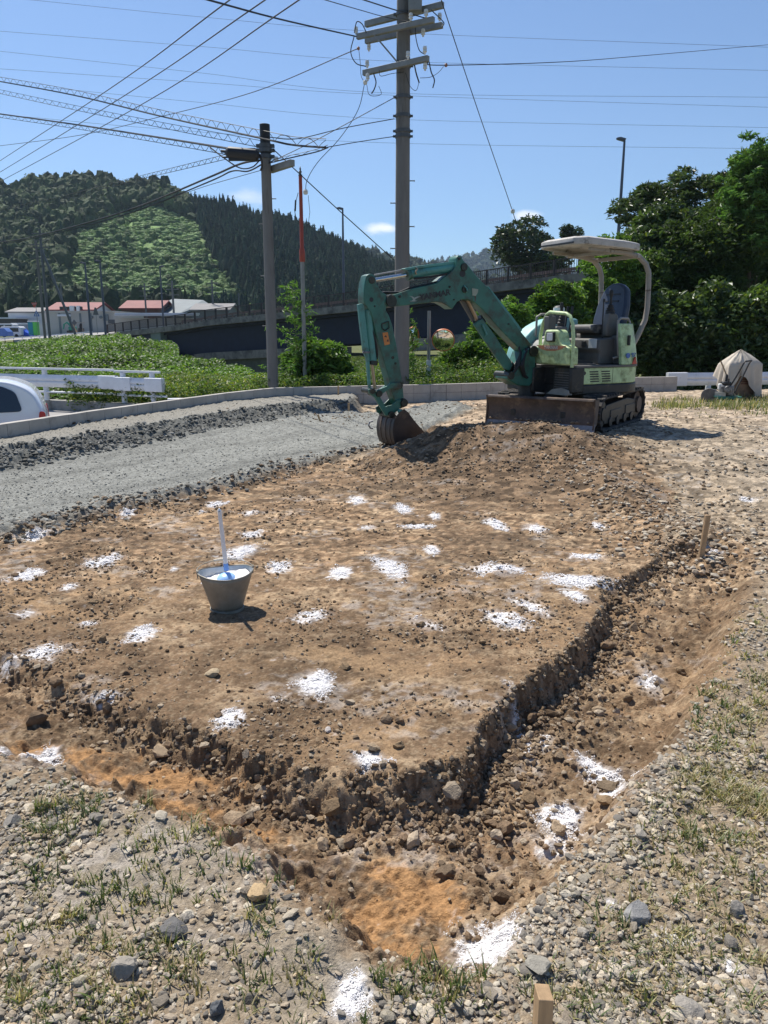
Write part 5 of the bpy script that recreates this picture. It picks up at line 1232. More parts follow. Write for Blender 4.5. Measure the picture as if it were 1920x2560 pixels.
# ================================================================== KUDZU BANK, WEEDS
DK = (.060, .115, .028); KU = (.10, .172, .036)
def patch(n, fn, y0, y1, xr):
    y = rng.uniform(y0, y1, n) ; x = rng.uniform(xr[0], xr[1], n) * y; k = fn(x, y); return x[k], y[k]
def kudzu_top(x, y): return far_h(x, y) + .0 + .95 * (fbm(x * .35, y * .35, 3, 4) - .05) * (.6 + .4 * sst(y, 28, 40)) + .35 * fbm(x * 1.6, y * 1.6, 2, 5)
def kz_region(x, y):
    px = 960 + FPX * x / (y * math.cos(PITCH) + 2.0 * math.sin(PITCH)); return (px < 720) & (y > 22.2 - .36 * (x + 8.5)) & (px < 448 + np.maximum(0, 47 - y) * 13) & (y < 58 + (px < 330) * 22)
y = np.concatenate([np.exp(rng.uniform(math.log(20), math.log(82), 165000))]); x = rng.uniform(-.56, -.10, len(y)) * y; k = kz_region(x, y); x = x[k]; y = y[k]
dep = rng.random(len(x)) ** 2 * .45; z = kudzu_top(x, y) - dep + .0
lum = .30 + 1.3 * fbm(x * .7, y * .7, 3, 6)
cc = np.array(KU)[None] * lum[:, None] * (.7 + .6 * rng.random((len(x), 1))); yl = rng.random(len(x)) < .08; cc[yl] *= (1.8, 1.45, .9)
V, F_, C_ = leafmesh(np.stack([x, y, z], 1), .13 * (.7 + .6 * rng.random(len(x))) * (1 + .010 * (y - 25)), 1.1, cc, 1.15)
tag(mesh_np('kudzu_vines', V, F_, M_leaf, col=C_), 'bright green broad-leaved vines smothering the left bank', 'vines', kind='stuff')
# dark body below the leaves
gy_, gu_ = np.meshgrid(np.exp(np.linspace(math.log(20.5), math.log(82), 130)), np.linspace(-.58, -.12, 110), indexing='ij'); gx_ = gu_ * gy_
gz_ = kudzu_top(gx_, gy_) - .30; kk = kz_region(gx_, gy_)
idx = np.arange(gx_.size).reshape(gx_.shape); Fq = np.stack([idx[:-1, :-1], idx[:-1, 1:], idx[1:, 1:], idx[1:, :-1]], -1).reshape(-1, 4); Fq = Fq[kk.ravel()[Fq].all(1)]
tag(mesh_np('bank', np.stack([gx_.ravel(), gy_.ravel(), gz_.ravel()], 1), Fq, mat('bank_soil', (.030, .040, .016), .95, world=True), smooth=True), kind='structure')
# weeds and grasses right behind the wall, from the vines to beyond the pad
def weeds(name, label, n, xy, hfun, leaf, base, aspect, m=M_leaf, yellow=.12, droop=0):
    x, y = xy; hh = hfun(x, y); z = -.6 + hh * rng.random(len(x)) ** .55
    lum = .5 + 1.0 * fbm(x * 1.3, y * 1.3, 3, 3); c = np.array(base)[None] * lum[:, None] * (.65 + .7 * rng.random((len(x), 1)))
    q = rng.random(len(x)) < yellow; c[q] *= (2.2, 1.5, 1.0)
    V, F_, C_ = leafmesh(np.stack([x, y, z], 1), leaf * (.6 + .8 * rng.random(len(x))), .6, c, aspect, droop)
    return tag(mesh_np(name, V, F_, m, col=C_), label, 'weeds', kind='stuff')
xx = rng.uniform(-3.0, 4.6, 52000); yy = 18.3 + .20 * xx + rng.random(len(xx)) ** 1.3 * 6
hf = lambda x, y: .9 + .55 * fbm(x * 1.1, y * .9, 3, 2) + .35 * sst(x, 1, 3.5) + (y - 19) * .05
weeds('roadside_weeds', 'green and yellowing weeds growing behind the block wall', 0, (xx, yy), hf, .085, (.085, .14, .035), 2.2)
xx = rng.uniform(-9, -2.2, 30000); yy = 20.8 - .35 * (xx + 6) + rng.random(len(xx)) ** 1.3 * 6; k = (yy > 18.6)
weeds('weed_strip', 'weeds with pale flower heads between the vines and the gravel site', 0, (xx[k], yy[k]), lambda x, y: .55 + .55 * fbm(x * 1.1, y * .9, 3, 2), .09, (.10, .155, .035), 1.8, yellow=.22)
# grassy river bank seen under the bridge
xx = rng.uniform(-7, 22, 55000); yy = rng.uniform(28, 64, len(xx)); kq = 960 + FPX * xx / yy > 735; xx = xx[kq]; yy = yy[kq]
V, F_, C_ = leafmesh(np.stack([xx, yy, -.62 + .25 * rng.random(len(xx))], 1), .30 * (.5 + rng.random(len(xx))), .2, np.array([(.11, .14, .045)]) * (.6 + .8 * fbm(xx * .3, yy * .3, 3, 1))[:, None] * (.7 + .6 * rng.random((len(xx), 1))), 4, -.6)
tag(mesh_np('river_bank_grass', V, F_, M_leaf, col=C_), 'light green meadow grass on the flat beyond the weeds', 'grass', kind='stuff')
# ================================================================== SHRUBS AND TREES
def W(px, py, y): v = AT(px, py, y); return (v.x, v.y, v.z)
def sprig(name, label, px, pyb, pyt, y, spread, nb, seed, base=(.10, .19, .04), grp=None, leaf=.10):
    """young bamboo or sapling: thin stems with side branches of narrow leaves"""
    r = random.Random(seed); B = AT(px, pyb, y); T = AT(px, pyt, y); H_ = T.z - B.z
    t = thing(name, label, 'sapling', B, 0, grp); P = []; b = MB(); 
    top = Vector((T.x - B.x - .15, 0, H_)); b.tube([(0, 0, -.2), top * .5 + Vector((.04, 0, 0)), top], [.02, .013, .004], 6)
    for i in range(nb):
        u = .12 + .88 * i / nb; a = r.uniform(0, 6.28); L_ = spread * (1.1 - .75 * u) * r.uniform(.6, 1.15); s = top * u
        e = s + Vector((math.cos(a) * L_, math.sin(a) * L_, L_ * .22)); b.tube([s, s.lerp(e, .5) + Vector((0, 0, .06 * L_)), e], [.007, .005, .002], 4)
        for k in range(int(20 * L_ / .6) + 6):
            v = r.random() ** .7; p = s.lerp(e, v) + Vector((r.gauss(0, .05), r.gauss(0, .05), r.gauss(0, .04))); P.append(p)
    b.build('stem', mat('green_stem', (.14, .18, .05), .6), t)
    P = np.array([p[:] for p in P]); col = np.array(base)[None] * (.6 + .8 * rng.random((len(P), 1)))
    V, F_, C_ = leafmesh(P, leaf * (.7 + .6 * rng.random(len(P))), .2, col, 3.6, .25); mesh_np('foliage', V, F_, M_leaf, t, C_); return t
sprig('bamboo_sapling', 'light green bamboo sapling growing behind the orange-topped pole', 745, 985, 712, 19.2, .95, 46, 3, leaf=.14)
sprig('bamboo_sapling', 'narrow sapling right behind the big concrete pole', 1035, 960, 775, 20.0, .5, 30, 5, leaf=.11)
bush = [ # label, px, py centre, Y, rad(px,px), colour, seed
 ('leafy shrub at the foot of the bamboo sapling behind the wall', 800, 910, 19.6, 80, 52, (.085, .155, .035), 11, 30, 2.6),
 ('feathery shrub between the convex mirrors and the boom', 1185, 915, 21.5, 80, 55, (.085, .16, .036), 12, 46, 3.4),
 ('feathery bamboo shrub rising behind the digger boom', 1265, 845, 23.0, 90, 90, (.09, .17, .038), 13, 60, 3.4),
 ('tall feathery shrub touching the bridge deck behind the control levers', 1390, 800, 24.0, 65, 90, (.095, .175, .04), 14, 60, 3.4),
 ('yellow green shrub behind the seat of the digger', 1480, 820, 25.0, 80, 130, (.09, .16, .035), 15, 60, 3.0),
 ('feathery shrub left of the tallest canopy post', 1530, 690, 26.5, 70, 90, (.10, .18, .04), 16, 50, 3.4)]
for lab, px, py, yy, rx, ry, base, sd_, nc_, asp in bush:
    c = W(px, py, yy); s = yy / FPX
    tree('shrub', lab, 'shrub', c, (rx * s, rx * s * .7, ry * s), nc_ * 2, .25, 80, .19, base, sd_, 'shrubs behind the block wall', (c[0], c[1], -.6), asp, .15, yellow=.08, flat=.7)
big = [ # name, label, px, py, Y, rx, rz, clumps, clump r, leaves, leaf size, colour, seed, aspect, droop, material
 ('broadleaf_tree', 'dark glossy broadleaf tree directly right of the canopy', 1665, 650, 30, 105, 125, 150, .42, 142, 0.22, (0.062, 0.096, 0.033), 21, 2.2, .1, M_leafd),
 ('pine_tree', 'ragged pine with dark layered branches against the sky, left of the bamboo', 1735, 540, 33, 185, 95, 190, .34, 127, 0.26, (0.060, 0.089, 0.039), 22, 3.5, 0, M_leafd),
 ('bamboo', 'tall pale green bamboo clump reaching the top at the right edge', 1890, 520, 29, 75, 140, 120, .38, 112, 0.30, (.085, .135, .038), 23, 4.5, .5, M_leaf),
 ('broadleaf_tree', 'bushy bright green tree in the middle of the grove', 1770, 660, 29, 110, 110, 100, .5, 142, 0.21, (.055, .088, .027), 24, 2.8, .3, M_leaf),
 ('laurel_bush', 'dark laurel bush just above the end of the block wall', 1650, 850, 26, 100, 100, 110, .45, 142, 0.20, (0.065, 0.101, 0.030), 25, 2.0, .3, M_leafd),
 ('laurel_bush', 'glossy dark bush left of the beige tarpaulin', 1770, 850, 26, 110, 110, 120, .45, 142, 0.20, (0.062, 0.101, 0.031), 26, 2.0, .3, M_leafd),
 ('laurel_bush', 'yellowish dark bush behind the beige tarpaulin at the right edge', 1890, 850, 25.5, 90, 110, 110, .42, 142, 0.20, (.062, .098, .026), 27, 2.0, .35, M_leafd),
 ('broadleaf_tree', 'shaded tree filling the grove at the right edge', 1890, 700, 31, 120, 120, 100, .55, 135, 0.24, (0.062, 0.101, 0.032), 28, 2.6, .2, M_leafd),
 ('broadleaf_tree', 'mid green shrub tree behind the seat back under the canopy', 1590, 760, 28, 75, 120, 90, .42, 127, 0.20, (.062, .10, .030), 29, 2.4, .3, M_leaf)]
for nm, lab, px, py, yy, rx, rz, ncl, cr, per, lf, base, sd_, asp, dr, mm in big:
    c = W(px, py, yy); s = yy / FPX
    tree(nm, lab, nm.replace('_', ' ').replace('broadleaf tree', 'tree').replace('laurel bush', 'bush'), c, (rx * s, rx * s * .8, rz * s), ncl, cr, per, lf, base, sd_, 'trees and bushes of the grove', (c[0], c[1], -.5), asp, dr, mm, flat=.65 if nm == 'pine_tree' else .8, yellow=.04)
# bamboo culm tips arching over the right edge
for k, (px, py, py2) in enumerate([(1905, 470, 335), (1870, 520, 400), (1935, 560, 380), (1845, 600, 470)]):
    sprig('bamboo_culm', ['arching bamboo tip, topmost at the right edge', 'bamboo tip just left of the topmost one', 'bamboo tip cut by the right edge', 'lowest bamboo tip above the grove'][k], px, py + 60, py2, 28.5, 1.4, 40, 40 + k, (.10, .19, .05), 'bamboo tips at the right edge', .24)
ft = [('conifer', 'dark bushy conifer beyond the bridge, left of the canopy', 1305, 620, 92, 62, 62, 60, 1.1, 90, .50, (.035, .055, .024), 31),
      ('conifer', 'small pointed conifer directly behind the front of the canopy', 1425, 600, 96, 20, 32, 26, .7, 80, .42, (.032, .052, .026), 32),
      ('tree', 'low green tree beyond the bridge right of the dark conifer', 1370, 668, 90, 45, 28, 34, 1.0, 80, .5, (.055, .085, .03), 33)]
for nm, lab, px, py, yy, rx, rz, ncl, cr, per, lf, base, sd_ in ft:
    c = W(px, py, yy); s = yy / FPX; tree(nm, lab, 'tree', c, (rx * s, rx * s, rz * s), ncl, cr, per, lf, base, sd_, None, (c[0], c[1], -.5), 2.2, 0, M_leafd)
# ================================================================== HILLS AND THEIR WOODS
def interp(px, T): T = sorted(T); return np.interp(px, [a for a, b in T], [b for a, b in T])
CREST_H = [(-500, 420), (-200, 430), (0, 462), (40, 478), (70, 486), (110, 470), (200, 470), (300, 462), (340, 486), (390, 474), (430, 476), (480, 506), (530, 516), (600, 525), (660, 550), (730, 562), (800, 592), (860, 622), (920, 652), (980, 678), (1100, 720), (1300, 760), (1500, 790)]
def hill(px, v):
    """v 0 (foot) .. 1 (crest) .. 1.3 (beyond)"""
    D0, D1 = 235.0, 440.0; y = D0 + (D1 - D0) * v
    yc = interp(px, CREST_H) + 12; s = np.clip(v, 0, 1); zc_ = 1.6 + D1 * np.tan(-PITCH + np.arctan(-(yc - 1280) / FPX)) ; z = .2 + zc_ * (s ** 1.15) * (1 - .0 * s); z = np.where(v > 1, z - (v - 1) * 120, z)
    z = z + (fbm(px * .012, v * 6, 3, 2) - .5) * 9 * np.minimum(s * 2, 1) * (1 - s)
    x = (px - 960) / FPX * (y * math.cos(PITCH)) ; return x, y, z
pg, vg = np.meshgrid(np.linspace(-500, 1500, 260), np.linspace(0, 1.3, 110), indexing='ij'); hx, hy, hz_ = hill(pg, vg)
CLEAR = [(232, 575), (285, 530), (340, 512), (400, 518), (465, 532), (500, 568), (525, 625), (570, 700), (625, 760), (660, 790), (300, 790), (180, 770), (150, 700), (190, 640), (150, 600)]
def ppx(x, y, z):
    dep = y * math.cos(PITCH) - (z - 1.6) * math.sin(PITCH); up = (z - 1.6) * math.cos(PITCH) + y * math.sin(PITCH); return 960 + FPX * x / dep, 1280 - FPX * up / dep
qx, qy = ppx(hx, hy, hz_); sd_c = sdf_poly(qx, qy, CLEAR)
n4 = fbm(qx * .05, qy * .20, 4, 3); base_f = np.array([.030, .045, .020])[None, None]; base_c = np.array([.17, .25, .095])[None, None] * (.45 + 1.25 * n4[..., None])
mk = sst(sd_c, -4, 4)[..., None]; hc = base_f * (1 - mk) + base_c * mk
pth = np.exp(-((sdf_poly(qx, qy, CLEAR) - 4) / 2.6) ** 2) * (qx > 505) * (qy > 570); pth = (pth * fbm(qx * .1, qy * .1, 3, 1) * 1.6).clip(0, 1)[..., None]; hc = hc * (1 - pth) + np.array([.26, .21, .14]) * pth
idx = np.arange(hx.size).reshape(hx.shape); Fq = np.stack([idx[:-1, :-1], idx[1:, :-1], idx[1:, 1:], idx[:-1, 1:]], -1).reshape(-1, 4)
tag(mesh_np('hill', np.stack([hx.ravel(), hy.ravel(), hz_.ravel()], 1), Fq, mat('hill_ground', (0, 0, 0), .95, attr=True, world=True, var=.3, vs=.5, bump=.5, bs=.6, spec=.1), col=hc.reshape(-1, 3), smooth=True), kind='structure')
def crowns(name, P, Rr, Hh, cols, conif, label, sub=1, rough=.5):
    """woods as one mass: every tree its own lumpy crown with leaf-sized flakes"""
    n = len(P); bv, bf = ICO1 if sub else ICO0; k = len(bv); v = np.repeat(bv[None], n, 0).copy()
    v *= (1 + rough * (rng.random((n, k, 1)) - .5))
    zz = (v[..., 2] + 1) / 2
    prof = np.where(conif[:, None], np.clip(1.15 - zz, .06, 1), 1.0)
    v[..., 0] *= prof * Rr[:, None]; v[..., 1] *= prof * Rr[:, None]; v[..., 2] = zz * Hh[:, None]
    v += P[:, None, :]; f = (bf[None] + (np.arange(n) * k)[:, None, None]).reshape(-1, 3)
    c = np.repeat(cols[:, None], k, 1) * (.7 + .6 * rng.random((n, k, 1))); v = v.reshape(-1, 3); c = c.reshape(-1, 3)
    # flakes
    m = 42; nn = n * m; d = rng.normal(size=(nn, 3)); d /= np.linalg.norm(d, axis=1, keepdims=True); z2 = (d[:, 2] + 1) / 2; cf = np.repeat(conif, m)
    pr = np.where(cf, np.clip(1.2 - z2, .05, 1), 1.0); rr_ = np.repeat(Rr, m) * 1.08; q = np.stack([d[:, 0] * pr * rr_, d[:, 1] * pr * rr_, z2 * np.repeat(Hh, m) * 1.03], 1) + np.repeat(P, m, 0)
    V2, F2, C2 = leafmesh(q, np.repeat(Rr, m) * (.18 + .24 * rng.random(nn)), .3, np.repeat(cols, m, 0) * (.6 + .9 * rng.random((nn, 1))), 1.6)
    V = np.concatenate([v, V2]); F_ = np.concatenate([f, F2 + len(v)]); C_ = np.concatenate([c, C2])
    return tag(mesh_np(name, V, F_, M_wood_far, col=C_), label, 'woods', kind='stuff')
M_wood_far = mat('far_foliage', (0, 0, 0), .8, attr=True, world=True, var=.35, vs=.9, spec=.15, trans=.12)
n = 15000; p_ = rng.uniform(-420, 1400, n); v_ = rng.random(n) ** .8 * 1.02; x, y, z = hill(p_, v_); qx, qy = ppx(x, y, z); sdc = sdf_poly(qx, qy, CLEAR)
scrub = (sdc > 0) & (v_ < .86); keep = np.where(scrub, rng.random(n) < np.where((qx < 330) | (qy > 640), .20, .006) * (qx < 600), True); x, y, z, qx, qy, scrub = [a[keep] for a in (x, y, z, qx, qy, scrub)]; n = len(x)
con = (qx > 480) | ((rng.random(n) < .25) & (qx < 200)); con &= ~scrub
Rr = np.where(con, 2.3, 3.0) * (.7 + .6 * rng.random(n)) * np.where(scrub, .55, 1); Hh = np.where(con, 8.0, 7.5) * (.5 + .85 * rng.random(n)) * np.where(scrub, .45, 1)
cols = np.where(con[:, None], np.array([[.026, .048, .028]]), np.array([[.046, .070, .026]])) * (.6 + .8 * rng.random((n, 1))); cols = np.where(scrub[:, None], np.array([[.065, .10, .036]]) * (.7 + .7 * rng.random((n, 1))), cols)
pale = (~con) & (rng.random(n) < .15); cols[pale] *= (1.5, 1.35, 1.2)
big_ = (~con) & (~scrub) & (qy < 500); Hh = np.where(big_, Hh * 1.15, Hh)
z = z - 1.0
crowns('hill_woods', np.stack([x, y, z], 1), Rr, Hh, cols, con, 'dense woods of cedar and broadleaf trees covering the hill')
# clearing: rows of brush
n = 9000; p_ = rng.uniform(140, 660, n); v_ = rng.random(n); x, y, z = hill(p_, v_); qx, qy = ppx(x, y, z); k = (sdf_poly(qx, qy, CLEAR) > 1.5) & (fbm(qx * .03, qy * .16, 3, 3) > .38); x, y, z, qx, qy = [a[k] for a in (x, y, z, qx, qy)]
n = len(x); Rr = 1.5 * (.6 + .8 * rng.random(n)); crowns('hill_brush', np.stack([x, y, z - .5], 1), Rr, 1.8 * (.6 + .7 * rng.random(n)), np.array([[.15, .22, .085]]) * (.65 + .7 * rng.random((n, 1))), np.zeros(n, bool), 'light green brush growing over the cleared slope', 0)
# row of cedars and trees at the foot of the hill behind the buildings
n = 420; p_ = np.concatenate([rng.uniform(-60, 520, 330), rng.uniform(560, 1060, 90)]); x = (p_ - 960) / FPX * 215; y = 205 + 26 * rng.random(n); con = rng.random(n) < .6
hh_ = np.where(p_ < 560, 8 + 5 * rng.random(n), 5.0 + 3 * rng.random(n))
crowns('foot_woods', np.stack([x, y, np.full(n, .2)], 1), np.where(con, 1.5, 2.4) * (.8 + .5 * rng.random(n)), hh_, np.array([[.035, .055, .024]]) * (.6 + .8 * rng.random((n, 1))), con, 'row of dark cedars at the foot of the hill behind the houses')
# farther ridges
def ridge(name, T, D, col, seed, label, px0, px1, nt=2600, th=9):
    pp = np.linspace(px0, px1, 160); vv = np.linspace(0, 1.25, 26); P_, V_ = np.meshgrid(pp, vv, indexing='ij'); y = D * (.7 + .3 * V_)
    yc = interp(P_, T); zc_ = 1.6 + D * np.tan(-PITCH + np.arctan(-(yc - 1280) / FPX)); z = zc_ * np.clip(V_, 0, 1) ** 1.2 - np.maximum(V_ - 1, 0) * D * .25; x = (P_ - 960) / FPX * y * math.cos(PITCH)
    idx = np.arange(x.size).reshape(x.shape); Fq = np.stack([idx[:-1, :-1], idx[1:, :-1], idx[1:, 1:], idx[:-1, 1:]], -1).reshape(-1, 4)
    tag(mesh_np(name, np.stack([x.ravel(), y.ravel(), z.ravel()], 1), Fq, mat(name + '_green', col, .95, world=True, var=.5, vs=.03, spec=.05), smooth=True), kind='structure')
    a = rng.uniform(px0, px1, nt); v = rng.random(nt) ** .6; yc = interp(a, T); y = D * (.7 + .3 * v); zc_ = 1.6 + D * np.tan(-PITCH + np.arctan(-(yc - 1280) / FPX)); z = zc_ * v ** 1.2 - 2; x = (a - 960) / FPX * y * math.cos(PITCH)
    crowns(name + '_woods', np.stack([x, y, z], 1), D * .0042 * (.7 + .6 * rng.random(nt)), th * (.7 + .6 * rng.random(nt)), np.array([col]) * (.6 + .9 * rng.random((nt, 1))), rng.random(nt) < .5, label, 0)
ridge('second_hill', [(700, 620), (820, 602), (870, 616), (930, 632), (1000, 650), (1060, 662), (1120, 672), (1230, 700), (1500, 730)], 900, (.030, .048, .022), 5, 'woods on the second ridge behind the big hill', 640, 1500)
ridge('far_hill', [(900, 690), (1050, 668), (1100, 655), (1160, 645), (1215, 632), (1260, 640), (1330, 660), (1500, 690), (1900, 700)], 1900, (.030, .046, .026), 6, 'woods on the farthest bluish mountain', 880, 1950, 1800, 14)
# ================================================================== BRIDGE
M_gird = mat('navy_girder', (.010, .014, .032), .8, var=.25, vs=1.5, world=True); M_brown = mat('brown_rail', (.038, .027, .024), .6, var=.15); M_slab = mat('stained_slab', (.20, .185, .165), .9, var=.3, vs=1.2, dirt=(.07, .065, .06), damt=.6, ds=.8, world=True)
M_abut = mat('abutment_paint', (.16, .20, .18), .8, var=.2, vs=1, world=True)
BA = Vector((-36.3, 103.4)); BB = Vector((24.0, 48.2)); bdir = (BB - BA).normalized(); BLn = (BB - BA).length; bn = Vector((-bdir.y, bdir.x))
if bn.y < 0: bn = -bn
DECK = [(250, 836), (320, 827), (455, 811), (500, 802), (850, 765), (900, 759), (1216, 712), (1530, 671), (1800, 640)]
def bpos(s): p = BA + bdir * s; return p
def deckz(s):
    p = bpos(s); z = 3.0
    for _ in range(6):
        px, py = ppx(p.x, p.y, z); yy = np.interp(px, [a for a, c in DECK], [c for a, c in DECK]); z = AT(px, yy, p.y).z
    return z
bridge = thing('road_bridge', 'dark navy girder road bridge with brown railing rising to the right', 'bridge', (bpos(30).x, bpos(30).y, 0))
bo = Vector((bpos(30).x, bpos(30).y, 0))
SS = [i * 1.0 for i in range(0, int(BLn) + 1)]; DZ = [deckz(s) for s in SS]
def strip(name, m, s0, s1, zoff0, zoff1, n0, n1, par=bridge, step=2.0, zbot=None):
    b = MB(); vs = []; fs = []; k = 0; ss = list(np.arange(s0, s1, step)) + [s1]
    for s in ss:
        dz = float(np.interp(s, SS, DZ)); p = bpos(s)
        for (n_, zo) in ((n0, zoff0), (n1, zoff0), (n1, zoff1), (n0, zoff1)):
            q = p + bn * n_; vs.append(Vector((q.x, q.y, (zbot if (zbot is not None and zo == zoff0) else dz + zo))) - bo)
    for i in range(len(ss) - 1):
        a = i * 4
        for k in range(4): fs.append((a + k, a + (k + 1) % 4, a + 4 + (k + 1) % 4, a + 4 + k))
    fs += [(3, 2, 1, 0), tuple(len(vs) - 4 + k for k in range(4))]
    b.add(vs, fs); return b.build(name, m, par, smooth=0)
sab = 11.0
strip('deck_slab', M_slab, 0, BLn, -.62, 0, 0, 9)
strip('approach_wall', M_gird, 0, sab - .6, -3.0, -.62, .25, 8.7)
strip('abutment', M_abut, sab - .6, sab + 1.6, -4.6, -.64, .15, 8.6)
for n_ in (1.0, 4.3, 7.6): strip('girder', M_gird, sab + 1.6, BLn, -3.5, -.63, n_, n_ + .35)
strip('girder_soffit', M_gird, sab + 1.6, BLn, -.9, -.66, .6, 8.4)
def s_at(px):
    return min(SS, key=lambda s: abs(ppx(bpos(s).x, bpos(s).y, 0)[0] - px))
sA, sB = s_at(492), s_at(716)
strip('pier', mat('pier_dark', (.085, .10, .09), .9, var=.3, vs=1, world=True), sA, sB, -9, -4.3, .9, 7.6, zbot=-5.6); strip('pier_cap', M_slab, sA - 1, sB + 1, -4.4, -3.55, .4, 8.2)
for s in (s_at(1120),): strip('pier', mat('pier_concrete', (.09, .10, .095), .9, var=.3, vs=1, world=True), s, s + 3.2, -6, -3.52, .6, 8, zbot=-1.5); strip('pier_cap', M_slab, s - 4.0, s + 6.0, -4.6, -3.6, .4, 8.2)
def railing(name, off, label):
    t = thing(name, label, 'railing', bo, 0, 'railings along the bridge')
    P_ = lambda s, z: Vector((*(bpos(s) + bn * off), float(np.interp(s, SS, DZ)) + z)) - bo
    b = MB()
    for s in np.arange(0, BLn - 2, 2.0): b.bar(P_(s, 1.12), P_(s + 2.0, 1.12), .09, .07); b.bar(P_(s, .16), P_(s + 2.0, .16), .06, .06)
    b.build('hand_rail', M_brown, t, smooth=0); b = MB()
    for s in np.arange(0, BLn - 2, .2): b.bar(P_(s, .16), P_(s, 1.1), .036)
    b.build('balusters', M_brown, t, smooth=0)
    for s in np.arange(0, BLn - 2, 2.0): b = MB(); b.bar(P_(s, 0), P_(s, 1.16), .20, .16); b.build('post', M_brown, t, smooth=0)
railing('bridge_railing', .15, 'brown steel railing on the near edge of the bridge'); railing('bridge_railing', 8.6, 'brown steel railing on the far edge of the bridge')
t = thing('guardrail', 'low brown guardrail between the two bridge railings', 'guardrail', bo); b = MB()
for s in np.arange(14, BLn - 2, 2.0):
    P_ = lambda s, z: Vector((*(bpos(s) + bn * 2.4), float(np.interp(s, SS, DZ)) + z)) - bo
    b.bar(P_(s, .62), P_(s + 2, .62), .06, .22); b.bar(P_(s, 0), P_(s, .7), .14)
b.build('beam', mat('guard_brown', (.14, .095, .075), .6, var=.1), t, smooth=0)
# ================================================================== POLES
M_pole = mat('pole_concrete', (.165, .157, .145), .88, var=.16, vs=2, bump=.001, bs=60, dirt=(.10, .09, .078), damt=.4, ds=1.4, vscale=(3, 3, .5))
M_arm = mat('galvanised_arm', (.24, .24, .225), .55, metal=.3, var=.15, vs=6); M_porc = mat('porcelain', (.66, .66, .63), .3, var=.05); M_cable = mat('cable_black', (.016, .016, .018), .6, var=0)
M_cable_g = mat('cable_grey', (.07, .08, .10), .6, var=0); M_far_steel = mat('far_pole_steel', (.10, .105, .11), .6, var=.1)
def pole(name, label, px, pyb, Y_, ztop, r0, r1, group=None, m=None, zb=-.7, n=20, cat='pole', lean=0):
    p = AT(px, pyb, Y_); t = thing(name, label, cat, (p.x, p.y, zb), 0, group)
    b = MB(); H_ = ztop - zb; b.tube([(0, 0, 0), (lean * .5, 0, H_ * .5), (lean, 0, H_)], [r0, (r0 + r1) / 2, r1], n); b.build('pole_shaft', m or M_pole, t); return t
BP = pole('utility_pole', 'tall thick concrete utility pole with crossarms running out of the top edge', 1004, 960, 18.6, 10.5, .185, .135, 'utility poles', zb=-.6)
bx0, by0 = BP.location.x, BP.location.y; BL0 = Vector((bx0, by0, -.6))
LP = pole('utility_pole', 'shorter concrete utility pole with a black cable joint box, left of the orange-topped pole', 683, 970, 17.9, AT(664, 312, 17.9).z, .128, .105, 'utility poles', zb=-.6)
lx0, ly0 = LP.location.x, LP.location.y; LL0 = Vector((lx0, ly0, -.6))
def gz(px, py, z): x, y = G(px, py, z); return Vector((x, y, z))
def arm(par, o, P0, P1, w_, h_, name='crossarm', m=None): b = MB(); b.bar(P0 - o, P1 - o, w_, h_); return b.build(name, m or M_arm, par, .004)
def zat(py, Y_): return AT(1000, py, Y_).z
z1, z2, z3, z4 = zat(39, 18.75), zat(70, 18.35), zat(85, 18.75), zat(163, 18.35)
arms = [arm(BP, BL0, gz(914, 61, z1), gz(1108, 12, z1), .10, .12), arm(BP, BL0, gz(893, 92, z2), gz(1085, 49, z2), .09, .11), arm(BP, BL0, gz(914, 103, z3), gz(1106, 63, z3), .09, .11), arm(BP, BL0, gz(909, 183, z4), gz(1071, 146, z4), .10, .11)]
b = MB(); b.bar(gz(931, 82, z2) - BL0, AT(994, 156, 18.5) - BL0, .05, .03); b.build('brace', M_arm, BP)
b = MB(); q = AT(1012, 14, 18.3) - BL0; b.box(q.x + .08, q.x + .36, q.y - .1, q.y + .16, q.z - .12, q.z + 1.6); b.build('switch_box', M_arm, BP, .02)
def insul(par, o, P, h_=.16, r_=.045, up=1):
    b = MB(); b.lathe([(0, 0), (r_ * .5, 0), (r_ * .5, h_ * .2), (r_, h_ * .25), (r_ * .9, h_ * .5), (r_ * .6, h_ * .55), (r_, h_ * .6), (r_ * .85, h_ * .9), (0, h_)], P - o + Vector((0, 0, .05 if up > 0 else -.05 - h_)), 12); b.build('insulator', M_porc, par)
for (px, py, zz, up) in [(918, 172, z4, 1), (919, 172, z4, -1), (1062, 138, z4, 1), (1063, 145, z4, -1), (1020, 150, z4, 1), (1099, 55, z3, 1), (922, 98, z3, -1), (1058, 60, z3, -1), (1065, 46, z2, 1), (1027, 55, z2, 1), (890, 88, z2, 1)]:
    insul(BP, BL0, gz(px, py + 4, zz), up=up)
M_band = mat('band_steel', (.10, .10, .10), .5, metal=.5)
for (py, r_) in ((36, .165), (165, .17), (243, .168), (290, .17), (328, .172), (341, .172)):
    b = MB(); z = zat(py, 18.6) + .6; b.cyl((0, 0, z - .035), (0, 0, z + .035), r_, 22); b.box(-r_ - .05, r_ + .05, -.03, .03, z - .02, z + .02); b.build('steel_band', M_band, BP)
for (px, py, s) in ((1022, 450, 1), (983, 506, -1), (1022, 565, 1), (983, 620, -1), (1022, 700, 1)):
    b = MB(); z = zat(py, 18.5) + .6; b.cyl((s * .14, 0, z), (s * .27, 0, z), .012, 8); b.cyl((s * .265, 0, z), (s * .275, 0, z), .02, 8); b.build('step_bolt', M_far_steel, BP)
b = MB()
for z in (3.4,): b.box(-.03, .03, -.2, -.19, 1.5, 2.2)
